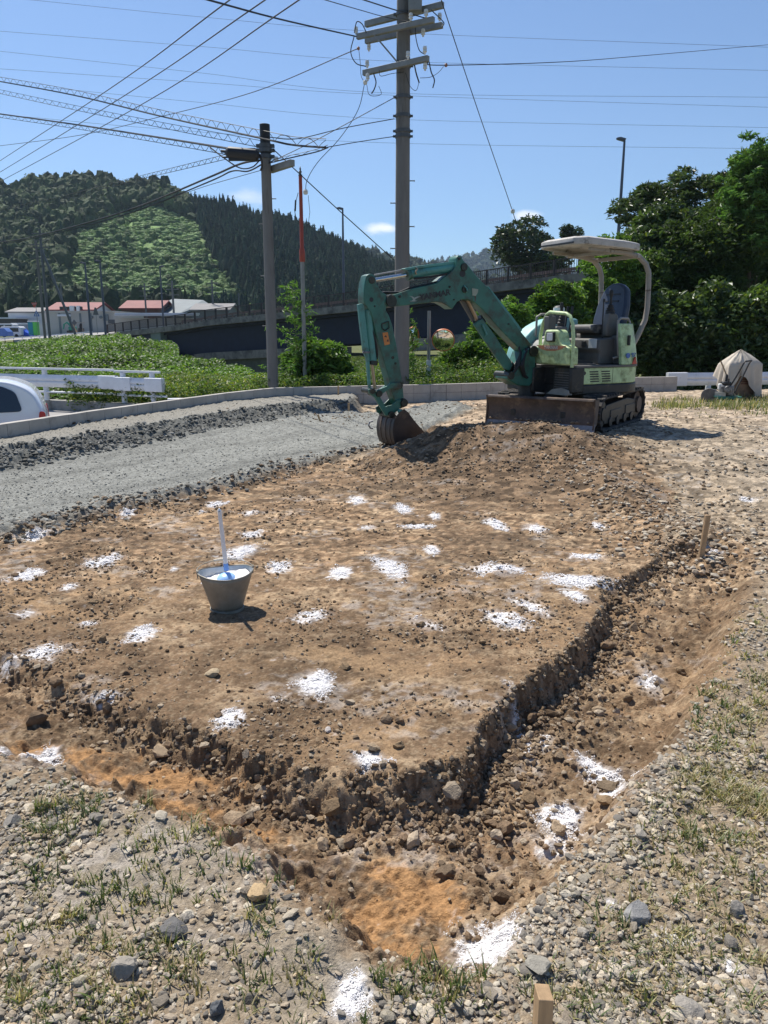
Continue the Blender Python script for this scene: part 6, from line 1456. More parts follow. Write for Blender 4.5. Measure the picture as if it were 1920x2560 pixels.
# left pole fittings
for (py, r_) in ((365, .135), (376, .138), (392, .135)):
    b = MB(); z = AT(668, py, 17.9).z + .6; b.cyl((0, 0, z - .04), (0, 0, z + .04), r_, 20); b.box(-r_ - .06, r_ + .06, -.05, .05, z - .03, z + .03); b.build('steel_band', M_band, LP)
b = MB(); z = AT(664, 330, 17.9).z + .6; H_ = AT(664, 312, 17.9).z + .6; b.cyl((0, 0, H_ - .62), (0, 0, H_ + .008), .110, 20); b.build('pole_cap', M_cable, LP, .006)
b = MB(); zc4 = zat(418, 17.8); P0 = gz(676, 425, zc4); b.bar(P0 - LL0, gz(731, 407, zc4) - LL0, .12, .13); b.build('crossarm', M_arm, LP, .006)
for (py, s) in ((497, 1), (560, -1), (690, -1), (815, -1), (405, 1)): b = MB(); z = AT(670, py, 17.9).z + .6; b.cyl((s * .10, 0, z), (s * .20, 0, z), .010, 8); b.build('step_bolt', M_far_steel, LP)
jb = thing('cable_joint_box', 'black ribbed cable joint box hanging from the cable left of the shorter pole', 'joint box', AT(607, 384, 17.5)); b = MB()
b.tube([(-.36, 0, .03), (-.30, 0, .02), (.28, 0, -.03), (.34, 0, -.035)], [.06, .12, .125, .07], 10); b.box(-.30, .28, -.05, .05, -.14, .10); b.tube([(-.46, 0, .05), (-.3, 0, .03)], .03, 8); b.tube([(-.44, 0, -.07), (-.3, 0, -.07)], .02, 8)
b.build('box_shell', M_cable, jb, .01)
# orange-topped pole
M_orange = mat('orange_cover', (.32, .048, .022), .5, var=.15, vs=5, dirt=(.20, .05, .03), damt=.3)
p = AT(763, 965, 18.9); OP = thing('sleeved_pole', 'thin grey steel pole with a red orange insulating sleeve on its upper part', 'pole', (p.x, p.y, -.6)); OO = Vector((p.x, p.y, -.6))
def oz(py): return AT(750, py, 18.9).z + .6
b = MB(); b.tube([(0, 0, 0), (0, 0, oz(620))], [.052, .046], 14); b.build('pole_shaft', M_arm, OP)
b = MB(); b.tube([(0, 0, oz(655)), (0, 0, oz(650)), (0, 0, oz(628)), (0, 0, oz(618)), (0, 0, oz(440))], [.06, .068, .068, .046, .040], 14); b.build('sleeve', M_orange, OP)
b = MB(); b.lathe([(.045, 0), (.045, .03), (.02, .04), (.03, .07), (.035, .10), (.015, .12), (.022, .15), (0, .22)], (0, 0, oz(440)), 12); b.build('finial', M_far_steel, OP)
b = MB(); b.tube([(-.03, 0, oz(560)), (-.12, -.02, oz(545)), (-.155, 0, oz(525)), (-.12, 0, oz(505)), (-.06, 0, oz(482))], .008, 6); b.tube([(-.14, 0, oz(528)), (-.12, 0, oz(500))], .02, 8); b.tube([(.03, 0, oz(570)), (.16, 0, oz(560)), (.20, 0, oz(530)), (.17, 0, oz(488))], .006, 6); b.build('ground_lead', M_cable, OP)
# street lamps
M_lampst = mat('lamp_post_steel', (.07, .08, .11), .5, var=.1)
def lamp(px, pyb, pyt, Y_, label, r_=.09, side=-1, extra=True):
    B = AT(px, pyb, Y_); T_ = AT(px, pyt, Y_); t = thing('street_lamp', label, 'street lamp', B, 0, 'street lamps'); H_ = T_.z - B.z
    b = MB(); b.tube([(0, 0, -1), (0, 0, H_ * .6), (0, 0, H_)], [r_, r_ * .8, r_ * .6], 10); b.build('post', M_lampst, t)
    b = MB(); b.prism([(0, H_ - .05), (side * .5, H_ + .08), (side * .55, H_ + .18), (side * .3, H_ + .22), (-side * .08, H_ + .12)], -.16, .16, 'y'); b.build('lamp_head', M_lampst, t, .02)
lamp(859, 722, 524, 76, 'tall street lamp on the bridge between the sleeved pole and the thick pole', .13); lamp(1545, 600, 352, 56, 'tall dark street lamp on the bridge at the right above the canopy', .12)
lamp(409, 812, 668, 100, 'street lamp standing before the grey sloped roofs', .12, 1); lamp(227, 832, 660, 88, 'plain thin lamp post in front of the beige warehouse, left of its twin', .14, -1); lamp(264, 832, 655, 88, 'plain thin lamp post in front of the beige warehouse, right of its twin', .14, -1)
for (px, pb, ptp, yy, r_, lab, wood) in [(124, 836, 572, 92, .17, 'dark distant utility pole with a bracing strut before the warehouse', 1), (112, 836, 600, 94, .17, 'pale distant utility pole just left of the dark braced one', 1), (157, 770, 708, 160, .18, 'small distant utility pole on the wooded slope between the braced pole and the lamp posts', 0), (435, 790, 702, 118, .18, 'distant utility pole with crossarms behind the grey roof', 1), (366, 790, 708, 130, .16, 'distant lattice-armed utility pole over the red roof', 1), (533, 775, 700, 130, .16, 'distant utility pole above the bridge railing near the cleared slope', 1), (598, 765, 733, 140, .14, 'smallest distant pole above the bridge railing', 0)]:
    B = AT(px, pb, yy); H_ = AT(px, ptp, yy).z - B.z; t = thing('utility_pole', lab, 'pole', B, 0, 'utility poles'); b = MB(); b.tube([(0, 0, -1), (0, 0, H_)], [r_, r_ * .75], 10); b.build('pole_shaft', M_far_steel if px != 112 else M_pole, t)
    if wood:
        b = MB()
        for k in (0, .7, 1.5): b.bar((-.9, 0, H_ - .5 - k), (.9, 0, H_ - .5 - k), .1)
        b.build('crossarm', M_far_steel, t)
    if px == 124: b = MB(); b.bar((0, 0, 9.5), (3.0, 0, 0), .22); b.build('strut', M_far_steel, t)
# convex mirrors
M_mir = mat('mirror_surface', (.85, .86, .86), .03, metal=1, var=0); M_mo = mat('mirror_rim_orange', (.55, .16, .05), .5, var=.1)
mp = AT(1071, 955, 20.6); mt = thing('convex_mirror', 'grey post with two round convex traffic mirrors and a white caution plate', 'traffic mirror', (mp.x, mp.y, -.5)); mo = Vector((mp.x, mp.y, -.5))
def mzz(py): return AT(1071, py, 20.6).z + .5
b = MB(); b.cyl((0, 0, 0), (0, 0, mzz(777)), .045, 14); b.build('post', M_arm, mt)
def mirror(px, py, r_, yaw, pitch):
    c = AT(px, py, 20.45) - mo; Mx = Matrix.Translation(c) @ Matrix.Rotation(yaw, 4, 'Z') @ Matrix.Rotation(R(90) + pitch, 4, 'X')
    b = MB(); Rs = r_ * 2.6; pr = [(0, Rs - math.sqrt(Rs * Rs) )] + [(r_ * k / 8, math.sqrt(Rs * Rs - (r_ * k / 8) ** 2) - Rs) for k in range(1, 9)]; b.lathe(pr, (0, 0, .06), 36, M=Mx); ms_ = b.build('mirror_face', M_mir, mt, smooth=80)
    b = MB(); b.lathe([(r_ * .97, .0), (r_ * 1.04, .0), (r_ * 1.05, -.05), (r_ * .6, -.10), (0, -.11)], n=36, M=Mx); b.lathe([(r_ * .98, -.02), (r_ * 1.03, -.0), (r_ * 1.03, .015), (r_ * .97, .01)], n=36, M=Mx); b.build('mirror_rim', M_mo, ms_)
    b = MB(); b.bar(c, (0, 0, c.z), .04); b.build('bracket', M_arm, ms_)
mirror(1108, 851, .285, R(-4), R(20)); mirror(1030, 848, .31, R(56), R(10))
b = MB(); zt = mzz(923); b.box(-.062, .062, -.062, -.05, zt - .235, zt + .235); pl8 = b.build('caution_plate', white_d, mt, .004)
for k, ch in enumerate('注意'): text_mesh('plate_lettering', ch, .095, Matrix.Translation((0, -.0635, zt + .07 - k * .14)) @ Matrix.Rotation(R(90), 4, 'X'), mat('faded_lettering', (.45, .46, .47), .6, var=0), pl8, .0006)
# ================================================================== WIRES
def wire(label, pts, r_, name='overhead_wire', group='overhead wires', m=None, cat='wire', coil=None):
    """pts: (px, py, Y) knots; smooth curve through them in space"""
    K = [AT(*p) for p in pts]; out = []
    if len(K) == 2: K = [K[0], (K[0] + K[1]) / 2 - Vector((0, 0, (K[1] - K[0]).length * .008)), K[1]]
    for i in range(len(K) - 1):
        p0 = K[i - 1] if i else K[0] * 2 - K[1]; p1 = K[i]; p2 = K[i + 1]; p3 = K[i + 2] if i + 2 < len(K) else K[-1] * 2 - K[-2]
        for k in range(8):
            t = k / 8; out.append(.5 * (2 * p1 + (p2 - p0) * t + (2 * p0 - 5 * p1 + 4 * p2 - p3) * t * t + (3 * p1 - p0 - 3 * p2 + p3) * t ** 3))
    out.append(K[-1]); b = MB(); b.tube(out, r_, 6)
    if coil:  # lashing loops hung from a thin messenger above or below
        h_, step, rr, sgn = coil; b.tube([p + Vector((0, 0, sgn * h_)) for p in out], rr, 4); L_ = 0; zig = []
        nseg = int(sum((out[i + 1] - out[i]).length for i in range(len(out) - 1)) / (step / 6))
        cum = np.concatenate([[0], np.cumsum([(out[i + 1] - out[i]).length for i in range(len(out) - 1)])])
        for k in range(nseg + 1):
            u = float(np.interp(k / nseg * cum[-1], cum, range(len(out)))); i = min(int(u), len(out) - 2); p = out[i].lerp(out[i + 1], u - i); zig.append(p + Vector((0, 0, sgn * h_ * abs(math.sin(k / 6 * math.pi)))))
        b.tube(zig, rr, 4)
    return tag(b.build(name, m or M_cable, None), label, cat, group)
tr_g = 'thin far transmission lines crossing the sky'
for lab, T in [('topmost faint transmission line, starting left of the three diagonal wires', [(60, -2), (500, 42), (960, 80), (1920, 118)]), ('second faint transmission line from the top at the left edge', [(0, 78), (500, 116), (960, 152), (1920, 176)]),
               ('third faint transmission line from the top at the left edge', [(0, 128), (500, 182), (960, 232), (1920, 243)]), ('fourth faint transmission line from the top at the left edge', [(0, 172), (500, 206), (960, 237), (1920, 268)]),
               ('faint transmission line passing behind the upper cable bundle', [(110, 218), (500, 256), (960, 297), (1920, 319)]), ('lowest faint transmission line, just above the shorter pole at its right', [(0, 286), (400, 322), (960, 357), (1920, 372)])]:
    wire(lab, [(a, c, 130) for a, c in T], .020, 'transmission_line', tr_g, M_cable_g)
wire('leftmost of the three dark diagonal wires in the upper left', [(-40, 428, 42), (270, 225, 24), (590, -12, 13)], .011); wire('middle one of the three dark diagonal wires in the upper left', [(-40, 455, 42), (310, 240, 24), (680, -12, 13)], .011)
wire('rightmost of the three dark diagonal wires in the upper left', [(-20, 465, 42), (365, 255, 24), (765, -12, 13)], .011)
wire('thick wire from the top edge to the left tip of the second crossarm', [(500, -6, 12), (700, 48, 15), (890, 91, 18.7)], .014)
wire('wavy wire from the top edge to the thick pole above its second crossarm', [(800, -4, 14), (900, 25, 16.5), (965, 43, 18.2), (1040, 58, 18.2)], .007); wire('short dark wire crossing the thick pole just under the top edge', [(895, -5, 15), (985, 24, 17.5), (1016, 32, 18.2), (1066, 46, 18.2)], .011)
wire('long sagging wire from the left edge up to the clamp left of the thick pole', [(-20, 367, 40), (200, 338, 34), (420, 287, 28), (640, 228, 23.5), (893, 122, 18.7)], .010)
wire('wire running from the thick pole to the right edge', [(1066, 156, 18.2), (1112, 163, 18.6), (1400, 155, 24), (1600, 140, 30), (1930, 111, 40)], .010)
wire('steep wire falling from the topmost crossarm to the right', [(1103, -5, 17.6), (1107, 12, 17.9), (1190, 262, 21.5), (1282, 530, 25), (1290, 565, 25.4)], .010)
wire('thin stay wire continuing below the white insulator at the right', [(1282, 530, 25), (1320, 640, 26), (1362, 770, 27)], .006)
wire('diagonal wire from the shorter pole down to the middle of the thick pole', [(682, 372, 17.8), (830, 510, 18.1), (985, 650, 18.4)], .011)
wire('upper lashed cable bundle from the left edge to the top of the shorter pole', [(-20, 200, 33), (180, 237, 28), (400, 290, 23), (655, 346, 17.8), (730, 362, 17.2), (815, 369, 16.6)], .022, 'cable_bundle', 'lashed cable bundles', coil=(.16, .62, .007, 1), cat='cable')
wire('thin lashed cable hanging just under the upper bundle', [(-20, 220, 33), (180, 262, 28), (400, 305, 23), (655, 352, 17.85)], .007, 'cable_bundle', 'lashed cable bundles', coil=(.14, .62, .007, -1), cat='cable')
wire('lower lashed cable bundle from the left edge into the black joint box', [(-20, 282, 33), (180, 310, 28), (400, 344, 22), (575, 372, 17.9)], .026, 'cable_bundle', 'lashed cable bundles', coil=(.13, .62, .007, -1), cat='cable')
wire('thick black cable drooping from the shorter pole to the left edge', [(-20, 607, 34), (60, 597, 32), (200, 562, 28), (347, 516, 24), (521, 444, 20), (600, 410, 18.4), (655, 400, 17.9)], .022, 'cable_bundle', 'lashed cable bundles', cat='cable')
wire('second thick cable just under the drooping one', [(-20, 612, 34), (60, 601, 32), (200, 568, 28), (347, 525, 24), (521, 455, 20), (580, 428, 18.6), (620, 428, 18.2), (660, 408, 17.9)], .016, 'cable_bundle', 'lashed cable bundles', cat='cable')
wire('looped cable from the lower bundle down to the drooping cables', [(525, 368, 18.5), (560, 395, 18.2), (600, 420, 18), (630, 418, 17.9), (650, 400, 17.9)], .014, 'cable_bundle', 'lashed cable bundles', cat='cable')
wire('cable curling from the joint box round the shorter pole', [(640, 378, 17.6), (652, 392, 17.5), (655, 415, 17.6), (652, 425, 17.8)], .022, 'cable_bundle', 'lashed cable bundles', cat='cable')
wire('thin lashed cable over the hilltop left of the shorter pole', [(-20, 532, 42), (150, 498, 34), (335, 452, 26), (450, 425, 22), (565, 398, 18.8)], .007, 'cable_bundle', 'lashed cable bundles', coil=(.10, .5, .006, 1), cat='cable')
wire('wire from the cleared slope up to the shorter pole', [(385, 512, 28), (500, 470, 23), (655, 425, 18)], .007)
wire('lower cable right of the shorter pole meeting the upper bundle at its tip', [(672, 408, 17.8), (725, 395, 17.3), (790, 380, 16.9), (820, 369, 16.6)], .012, 'cable_bundle', 'lashed cable bundles', coil=(.05, .5, .005, 1), cat='cable')
wire('wire from the tip of the cable bundle to the thick pole band', [(818, 368, 16.6), (900, 354, 17.5), (986, 341, 18.5)], .009); wire('wire from the shorter pole top to the middle band of the thick pole', [(665, 342, 17.8), (742, 347, 17.9), (860, 320, 18.1), (986, 297, 18.5)], .009)
wire('wire with a white ball insulator rising to the thick pole', [(672, 405, 17.8), (691, 398, 17.8), (800, 345, 18.1), (986, 244, 18.5)], .008)
wire('long curved drop wire from the thick pole to the sleeved pole', [(912, 206, 18.5), (895, 275, 18.6), (850, 345, 18.7), (795, 405, 18.8), (768, 450, 18.9), (764, 482, 18.9)], .008)
wire('curved jumper left of the second crossarm', [(886, 82, 18.6), (892, 55, 18.6), (905, 60, 18.5), (916, 82, 18.5)], .011, 'jumper_cable', 'jumper cables'); wire('long jumper hanging from the second to the lowest crossarm', [(885, 92, 18.6), (877, 130, 18.6), (890, 158, 18.6), (915, 166, 18.6)], .011, 'jumper_cable', 'jumper cables')
wire('jumper from the second crossarm to the right end of the lowest one', [(1038, 62, 18.2), (1040, 95, 18.2), (1048, 125, 18.2), (1062, 136, 18.2)], .010, 'jumper_cable', 'jumper cables'); wire('looped jumper at the right end of the third crossarm', [(1078, 25, 18), (1100, 46, 17.9), (1110, 58, 17.9), (1104, 68, 17.9)], .011, 'jumper_cable', 'jumper cables')
wire('short drop lead under the lowest crossarm, left of the pole', [(934, 184, 18.5), (940, 205, 18.5), (936, 222, 18.5), (929, 234, 18.5)], .014, 'jumper_cable', 'jumper cables'); wire('short drop lead at the right of the thick pole below the lowest crossarm', [(1036, 162, 18.3), (1041, 185, 18.3), (1048, 207, 18.3)], .016, 'jumper_cable', 'jumper cables')
wire('short drop lead at the right end of the lowest crossarm', [(1072, 152, 18.2), (1078, 180, 18.2), (1086, 200, 18.2), (1082, 220, 18.2)], .014, 'jumper_cable', 'jumper cables'); wire('thin loop left of the thick pole under the lowest crossarm', [(917, 212, 18.5), (922, 235, 18.5), (935, 240, 18.5), (953, 235, 18.5), (947, 215, 18.5)], .006, 'jumper_cable', 'jumper cables')
wire('thin loop right of the thick pole under the lowest crossarm', [(1014, 182, 18.4), (1025, 215, 18.4), (1040, 226, 18.4), (1048, 205, 18.4)], .006, 'jumper_cable', 'jumper cables'); wire('thin lead sweeping up to the clamp on the right wire', [(1050, 195, 18.3), (1075, 193, 18.4), (1095, 182, 18.5), (1109, 166, 18.6)], .006, 'jumper_cable', 'jumper cables')
wire('upper thin lead from the thick pole band to the left cluster', [(1010, 180, 18.4), (980, 184, 18.5), (952, 190, 18.5), (948, 175, 18.5)], .006, 'jumper_cable', 'jumper cables'); wire('two-strand lead hanging beside the upper left clamp', [(897, 124, 18.7), (901, 160, 18.7), (903, 190, 18.7), (912, 206, 18.6)], .006, 'jumper_cable', 'jumper cables')
M_clamp = mat('clamp_brown', (.30, .15, .11), .5, var=0)
def knob(label, px, py, Y_, r_, m=M_porc): b = MB(); b.lathe([(0, -r_), (r_ * .7, -r_ * .8), (r_, -r_ * .2), (r_ * .6, 0), (r_, r_ * .25), (r_ * .6, r_ * .9), (0, r_)], n=12); o = b.build('insulator', m); o.location = AT(px, py, Y_); tag(o, label, 'insulator', 'insulators on the wires')
knob('white ball insulator right of the shorter pole', 691, 398, 17.8, .055); knob('white insulator at the lower end of the curved drop wire', 764, 480, 18.9, .06); knob('small white insulator under the left end of the lowest crossarm', 913, 206, 18.5, .05); knob('white insulator at the end of the steep right wire', 1282, 528, 25, .07)
knob('reddish clamp insulator left of the crossarms', 896, 121, 18.7, .036, M_clamp); knob('reddish clamp insulator on the wire right of the thick pole', 1115, 163, 18.6, .038, M_clamp)
# ================================================================== TOWN AT THE LEFT
M_wall = mat('cream_siding', (.42, .40, .36), .85, var=.08, vs=.3); M_wh2 = mat('white_siding', (.62, .63, .66), .8, var=.06, vs=.3); M_rr = mat('red_roof', (.21, .055, .05), .75, var=.2, vs=.8); M_gr = mat('grey_sheet_roof', (.15, .175, .18), .7, metal=0, var=.15, vs=.4); M_tile = mat('pale_tile_roof', (.20, .19, .185), .8, var=.12, vs=1)
M_win = mat('dark_window', (.02, .02, .025), .2, var=0); M_dkw = mat('brown_wall', (.12, .065, .05), .8, var=.2)
def bld(label, px0, px1, pyt, pyb, Y_, dep, wm, roof=None, rm=None, pyr=None, group='buildings below the hill', name='building', ridge_x=True, ov=.35):
    a = AT(px0, pyb, Y_); c = AT(px1, pyb, Y_); zt = AT(px0, pyt, Y_).z; zb = min(a.z, c.z) - 1.0; w_ = c.x - a.x; t = thing(name, label, 'building', (a.x, a.y, zb), 0, group); h_ = zt - zb
    b = MB(); b.box(0, w_, 0, dep, 0, h_); wl2 = b.build('wall', wm, t, smooth=0)
    if roof == 'gable':
        rz = AT(px0, pyr, Y_).z - zb; b = MB()
        if ridge_x: b.prism([(-ov, h_ - .1), (dep / 2, rz), (dep + ov, h_ - .1), (dep + ov, h_ + .12), (dep / 2, rz + .25), (-ov, h_ + .12)], -ov, w_ + ov, 'x')
        else: b.prism([(-ov, h_ - .1), (w_ / 2, rz), (w_ + ov, h_ - .1), (w_ + ov, h_ + .12), (w_ / 2, rz + .25), (-ov, h_ + .12)], -ov, dep + ov, 'y'); 
        b.build('roof', rm, t, smooth=0)
        b = MB(); b.prism([(0, h_), (dep / 2, rz), (dep, h_)] if ridge_x else [(0, h_), (w_ / 2, rz), (w_, h_)], .02, (w_ - .02) if ridge_x else dep - .02, 'x' if ridge_x else 'y'); b.build('gable_wall', wm, t, smooth=0)
    elif roof == 'flat': b = MB(); b.box(-.15, w_ + .15, -.15, dep + .15, h_, h_ + .22); b.build('roof', rm, t, smooth=0)
    return t, Vector((a.x, a.y, zb)), w_, h_
def on_wall(t, o, name, m, px0, px1, py0, py1, Y_, d=.06):
    a = AT(px0, py1, Y_) - o; c = AT(px1, py0, Y_) - o; b = MB(); b.box(a.x, c.x, -d, .02, a.z, c.z); return b.build(name, m, t, smooth=0)
t, o, _, _ = bld('long low cream warehouse with pipes and a grille behind the vines', 120, 288, 781, 838, 112, 14, M_wall, 'flat', M_wall)
on_wall(t, o, 'grille', M_far_steel, 271, 287, 799, 809, 112); on_wall(t, o, 'roof_sign', M_wh2, 147, 177, 786, 791, 112, .5); on_wall(t, o, 'meter_box', M_gr, 263, 271, 786, 802, 112, .3)
for k in range(4): on_wall(t, o, 'wall_seam', M_gr, 150 + k * 26, 150.6 + k * 26, 783, 836, 112, .03)
b = MB(); q = AT(230, 793, 112) - o; b.cyl((q.x, -.3, q.z), (q.x, 0, q.z), .2, 12); q = AT(253, 793, 112) - o; b.cyl((q.x, -.3, q.z), (q.x, 0, q.z), .2, 12); b.build('vent_pipe', M_gr, t)
t, o, w2, h2 = bld('cream annex with a white corrugated canopy behind the bridge railing', 290, 480, 795, 838, 108, 10, M_wall); b = MB()
a = AT(288, 788, 106.5) - o; c = AT(492, 788, 106.5) - o
for k in range(60): x0 = a.x + (c.x - a.x) * k / 60; b.box(x0, x0 + (c.x - a.x) / 60 * .6, -1.8, .2, a.z - .08, a.z + .12); 
b.box(a.x, c.x, -1.7, .2, a.z + .10, a.z + .3); b.build('roof', M_wh2, t, smooth=0)
t, o, _, _ = bld('red tiled house roof with rooftop units above the warehouse', 122, 236, 776, 800, 124, 9, M_wh2, 'gable', M_rr, 757)
for (p0, p1) in ((145, 152), (159, 169), (179, 186), (193, 200)): on_wall(t, o, 'window', M_win, p0, p1, 766, 779, 123, .3)
for (p0, p1) in ((170, 178), (187, 192)): on_wall(t, o, 'air_conditioner', M_wh2, p0, p1, 764, 781, 122.5, .8)
bld('brown house with a red hipped roof left of the grey sheds', 305, 402, 772, 800, 132, 9, M_dkw, 'gable', M_rr, 752); bld('white shed house with a pale tile roof at far left', 24, 108, 781, 822, 126, 8, M_wh2, 'gable', M_tile, 771)
bld('small dark carport with a white flat roof at the left edge', -10, 42, 797, 820, 122, 6, mat('carport_dark', (.09, .08, .075), .8, var=.2), 'flat', M_wh2); bld('white site cabin behind the toilets', 92, 120, 811, 838, 116, 4, M_wh2, 'flat', M_wh2); bld('pale blue site cabin left of the toilet booths', 34, 72, 811, 838, 117, 4, mat('blue_grey_cabin', (.28, .32, .40), .7, var=.1), 'flat', M_wh2)
t, o, _, _ = bld('grey sheet-roofed factory rising behind the annex', 345, 520, 786, 800, 138, 16, M_gr, name='building')
b = MB(); P4 = [AT(340, 787, 132) - o, AT(432, 747, 146) - o, AT(508, 750, 146) - o, AT(520, 758, 145) - o, AT(440, 787, 132) - o]; b.add(P4 + [p - Vector((0, 0, .3)) for p in P4], [(0, 1, 2, 3, 4), (9, 8, 7, 6, 5)] + [(k, (k + 1) % 5, (k + 1) % 5 + 5, k + 5) for k in range(5)]); b.build('roof', M_gr, t, smooth=0)
b = MB(); P4 = [AT(372, 772, 135) - o, AT(432, 762, 138) - o, AT(420, 771, 135) - o]; b.add(P4 + [p + Vector((0, -.3, 0)) for p in P4], [(0, 1, 2), (5, 4, 3), (0, 3, 4, 1), (1, 4, 5, 2), (2, 5, 3, 0)]); b.build('roof_gap', M_win, t, smooth=0)
bld('low grey-tiled building just behind the bridge railing', 480, 572, 776, 800, 126, 9, M_gr, 'gable', M_tile, 760)
# vehicles and site things far left
def van(label, px0, px1, pyt, pyb, Y_, col=M_wh2):
    a = AT(px0, pyb, Y_); c = AT(px1, pyb, Y_); s = (c.x - a.x); h_ = AT(px0, pyt, Y_).z - a.z; t = thing('van', label, 'van', a, 0, 'white vans parked far left'); b = MB()
    b.prism(rounded([(0, .15 * h_), (0, .55 * h_), (.07 * s, .95 * h_), (.14 * s, h_), (.93 * s, h_), (s, .85 * h_), (s, .15 * h_)], .15), 0, 1.8, 'y'); b.build('van_body', col, t, .05)
    for (u0, u1) in ((.08, .42), (.50, .92)): b = MB(); b.prism([(u0 * s, .50 * h_), ((u0 + .02) * s, .85 * h_), (u1 * s, .85 * h_), (u1 * s, .5 * h_)], -.03, .01, 'y'); b.build('side_window', M_win, t)
    for u in (.2, .8): b = MB(); b.cyl((u * s, -.02, .15 * h_), (u * s, .2, .15 * h_), .15 * h_, 14); b.build('wheel', M_tyre, t)
van('white van with dark windows nearest on the far left road', 0, 52, 816, 843, 108); van('white van half hidden behind the nearest one at far left', -6, 34, 809, 833, 114)
t = thing('parked_car', 'dark blue car cut by the left edge on the upper road', 'car', AT(-12, 845, 104)); b = MB(); b.prism(rounded([(0, .2), (0, .8), (.5, 1.25), (1.2, 1.3), (1.7, .8), (1.75, .2)], .1), 0, 1.6, 'y'); b.build('car_body', blue_d, t, .05)
t = thing('portable_toilets', 'teal and lime green portable toilet booth with white top', 'toilet', AT(72, 838, 108)); s = 108 / FPX
b = MB(); b.box(0, .65, 0, 1, 0, 1.75); b.build('teal_booth', mat('booth_teal', (.02, .22, .30), .5, var=.1), t, .03); b = MB(); b.box(.66, 1.12, 0, 1, 0, 1.75); b.build('green_booth', mat('booth_green', (.10, .50, .08), .5, var=.1), t, .03); b = MB(); b.box(-.04, 1.16, -.05, 1.05, 1.755, 1.9); b.build('booth_roof', M_wh2, t, .03)
t = thing('blue_tarp_heap', 'crumpled bright blue tarpaulin heap beside the white vans', 'tarpaulin', AT(50, 840, 109)); b = MB(); b.prism([(0, 0), (.1, .9), (.4, 1.1), (.8, .55), (1.3, .3), (1.5, 0)], 0, 1.2, 'y'); b.build('tarp_cloth', mat('blue_tarp', (.02, .10, .60), .5, var=.2), t, .1)
t = thing('small_excavator', 'small distant green excavator in front of the cream warehouse', 'excavator', AT(158, 832, 106)); tg = mat('far_green_paint', (.03, .22, .15), .5, var=.2)
b = MB(); b.tube([(1.1, .3, .4), (.9, .3, 1.0), (.5, .3, 1.35), (.1, .3, 1.1), (-.05, .3, .5)], [.16, .15, .14, .12, .1], 8); b.build('boom', tg, t); b = MB(); b.box(.7, 1.6, 0, .9, .3, .8); b.build('body', tg, t, .1); b = MB(); b.box(.5, 1.7, -.1, 1, 0, .3); b.build('track_belt', rubber, t, .08)
t = thing('small_carrier', 'distant small machine with a beige canopy frame before the warehouse', 'machine', AT(193, 830, 105)); b = MB()
for x in (0, .72): b.box(x, x + .05, 0, .06, .0, 1.2)
b.box(-.05, .82, -.05, .8, 1.2, 1.28); b.build('canopy_frame', rops, t); b = MB(); b.box(.1, .7, .1, .8, 0, .5); b.lathe([(0, 0), (.2, .05), (.22, .4), (.1, .6), (0, .65)], (.4, .4, .45), 10); b.build('body', blackr, t, .05)
o_ = MB(); o_.bar(AT(193, 832, 104), AT(179, 807, 104), .12); o_.bar(AT(182, 815, 104), AT(189, 812, 104), .08); tag(o_.build('timber_prop', M_wood), 'pale crossed timber prop between the two small distant machines', 'timber')
t = thing('road_sign', 'post with a red stop triangle over a blue crossing sign at far left', 'road sign', AT(97, 838, 90)); p0 = AT(97, 838, 90); b = MB(); b.cyl((0, 0, 0), (0, 0, AT(97, 752, 90).z - p0.z), .035, 8); b.build('post', M_arm, t)
zc5 = AT(93, 764, 90).z - p0.z; b = MB(); b.prism([(-.48, zc5 + .32), (.20, zc5 + .32), (-.14, zc5 - .28)], -.07, -.04, 'y'); st = b.build('stop_triangle', red_d, t)
text_mesh('sign_lettering', '止まれ', .17, Matrix.Translation((-.14, -.073, zc5 + .17)) @ Matrix.Rotation(R(90), 4, 'X'), white_d, st, .001)
zc6 = AT(95, 784, 90).z - p0.z; b = MB(); b.prism([(-.34, zc6 - .30), (.34, zc6 - .30), (.26, zc6 - .1), (0, zc6 + .38), (-.26, zc6 - .1)], -.07, -.04, 'y'); s2 = b.build('crossing_sign', blue_d, t); b = MB(); b.prism([(-.18, zc6 - .22), (.18, zc6 - .22), (0, zc6 + .2)], -.075, -.071, 'y'); b.build('sign_panel', white_d, s2); b = MB(); b.prism([(-.05, zc6 - .2), (.06, zc6 - .2), (.03, zc6 + .08), (-.03, zc6 + .08)], -.08, -.0755, 'y'); b.build('walking_figure', blue_d, s2)
t = thing('road_sign', 'grey back of a diamond road sign on a thin post above the warehouse roof', 'road sign', AT(244, 835, 100)); p0 = AT(244, 835, 100); zc7 = AT(245, 778, 100).z - p0.z; b = MB(); b.cyl((0, 0, 0), (0, 0, zc7), .04, 8); b.build('post', M_arm, t); b = MB(); b.prism([(-.35, zc7 - .45), (.35, zc7 - .45), (.1, zc7 + .45), (-.1, zc7 + .45)], -.06, -.03, 'y'); b.build('sign_back', M_far_steel, t)
t = thing('road_sign', 'grey diamond sign back beside the small excavator', 'road sign', AT(188, 830, 103)); b = MB(); b.prism([(-.35, 1.15), (0, .8), (.35, 1.15), (0, 1.6)], -.06, -.03, 'y'); b.cyl((0, 0, 0), (0, 0, 1.1), .03, 6); b.build('sign_back', M_far_steel, t)
b = MB()
P0 = [AT(a, c, 100) for a, c in ((-10, 846), (60, 843), (130, 838), (230, 829))]
for i in range(3): b.bar(P0[i], P0[i + 1], .12, .12)
for k in range(12): q = P0[0].lerp(P0[-1], k / 11); b.bar(q - Vector((0, 0, .8)), q, .1)
tag(b.build('road_edge_rail', M_white, None, smooth=0), 'thin white rail along the upper road in front of the vans', 'rail')
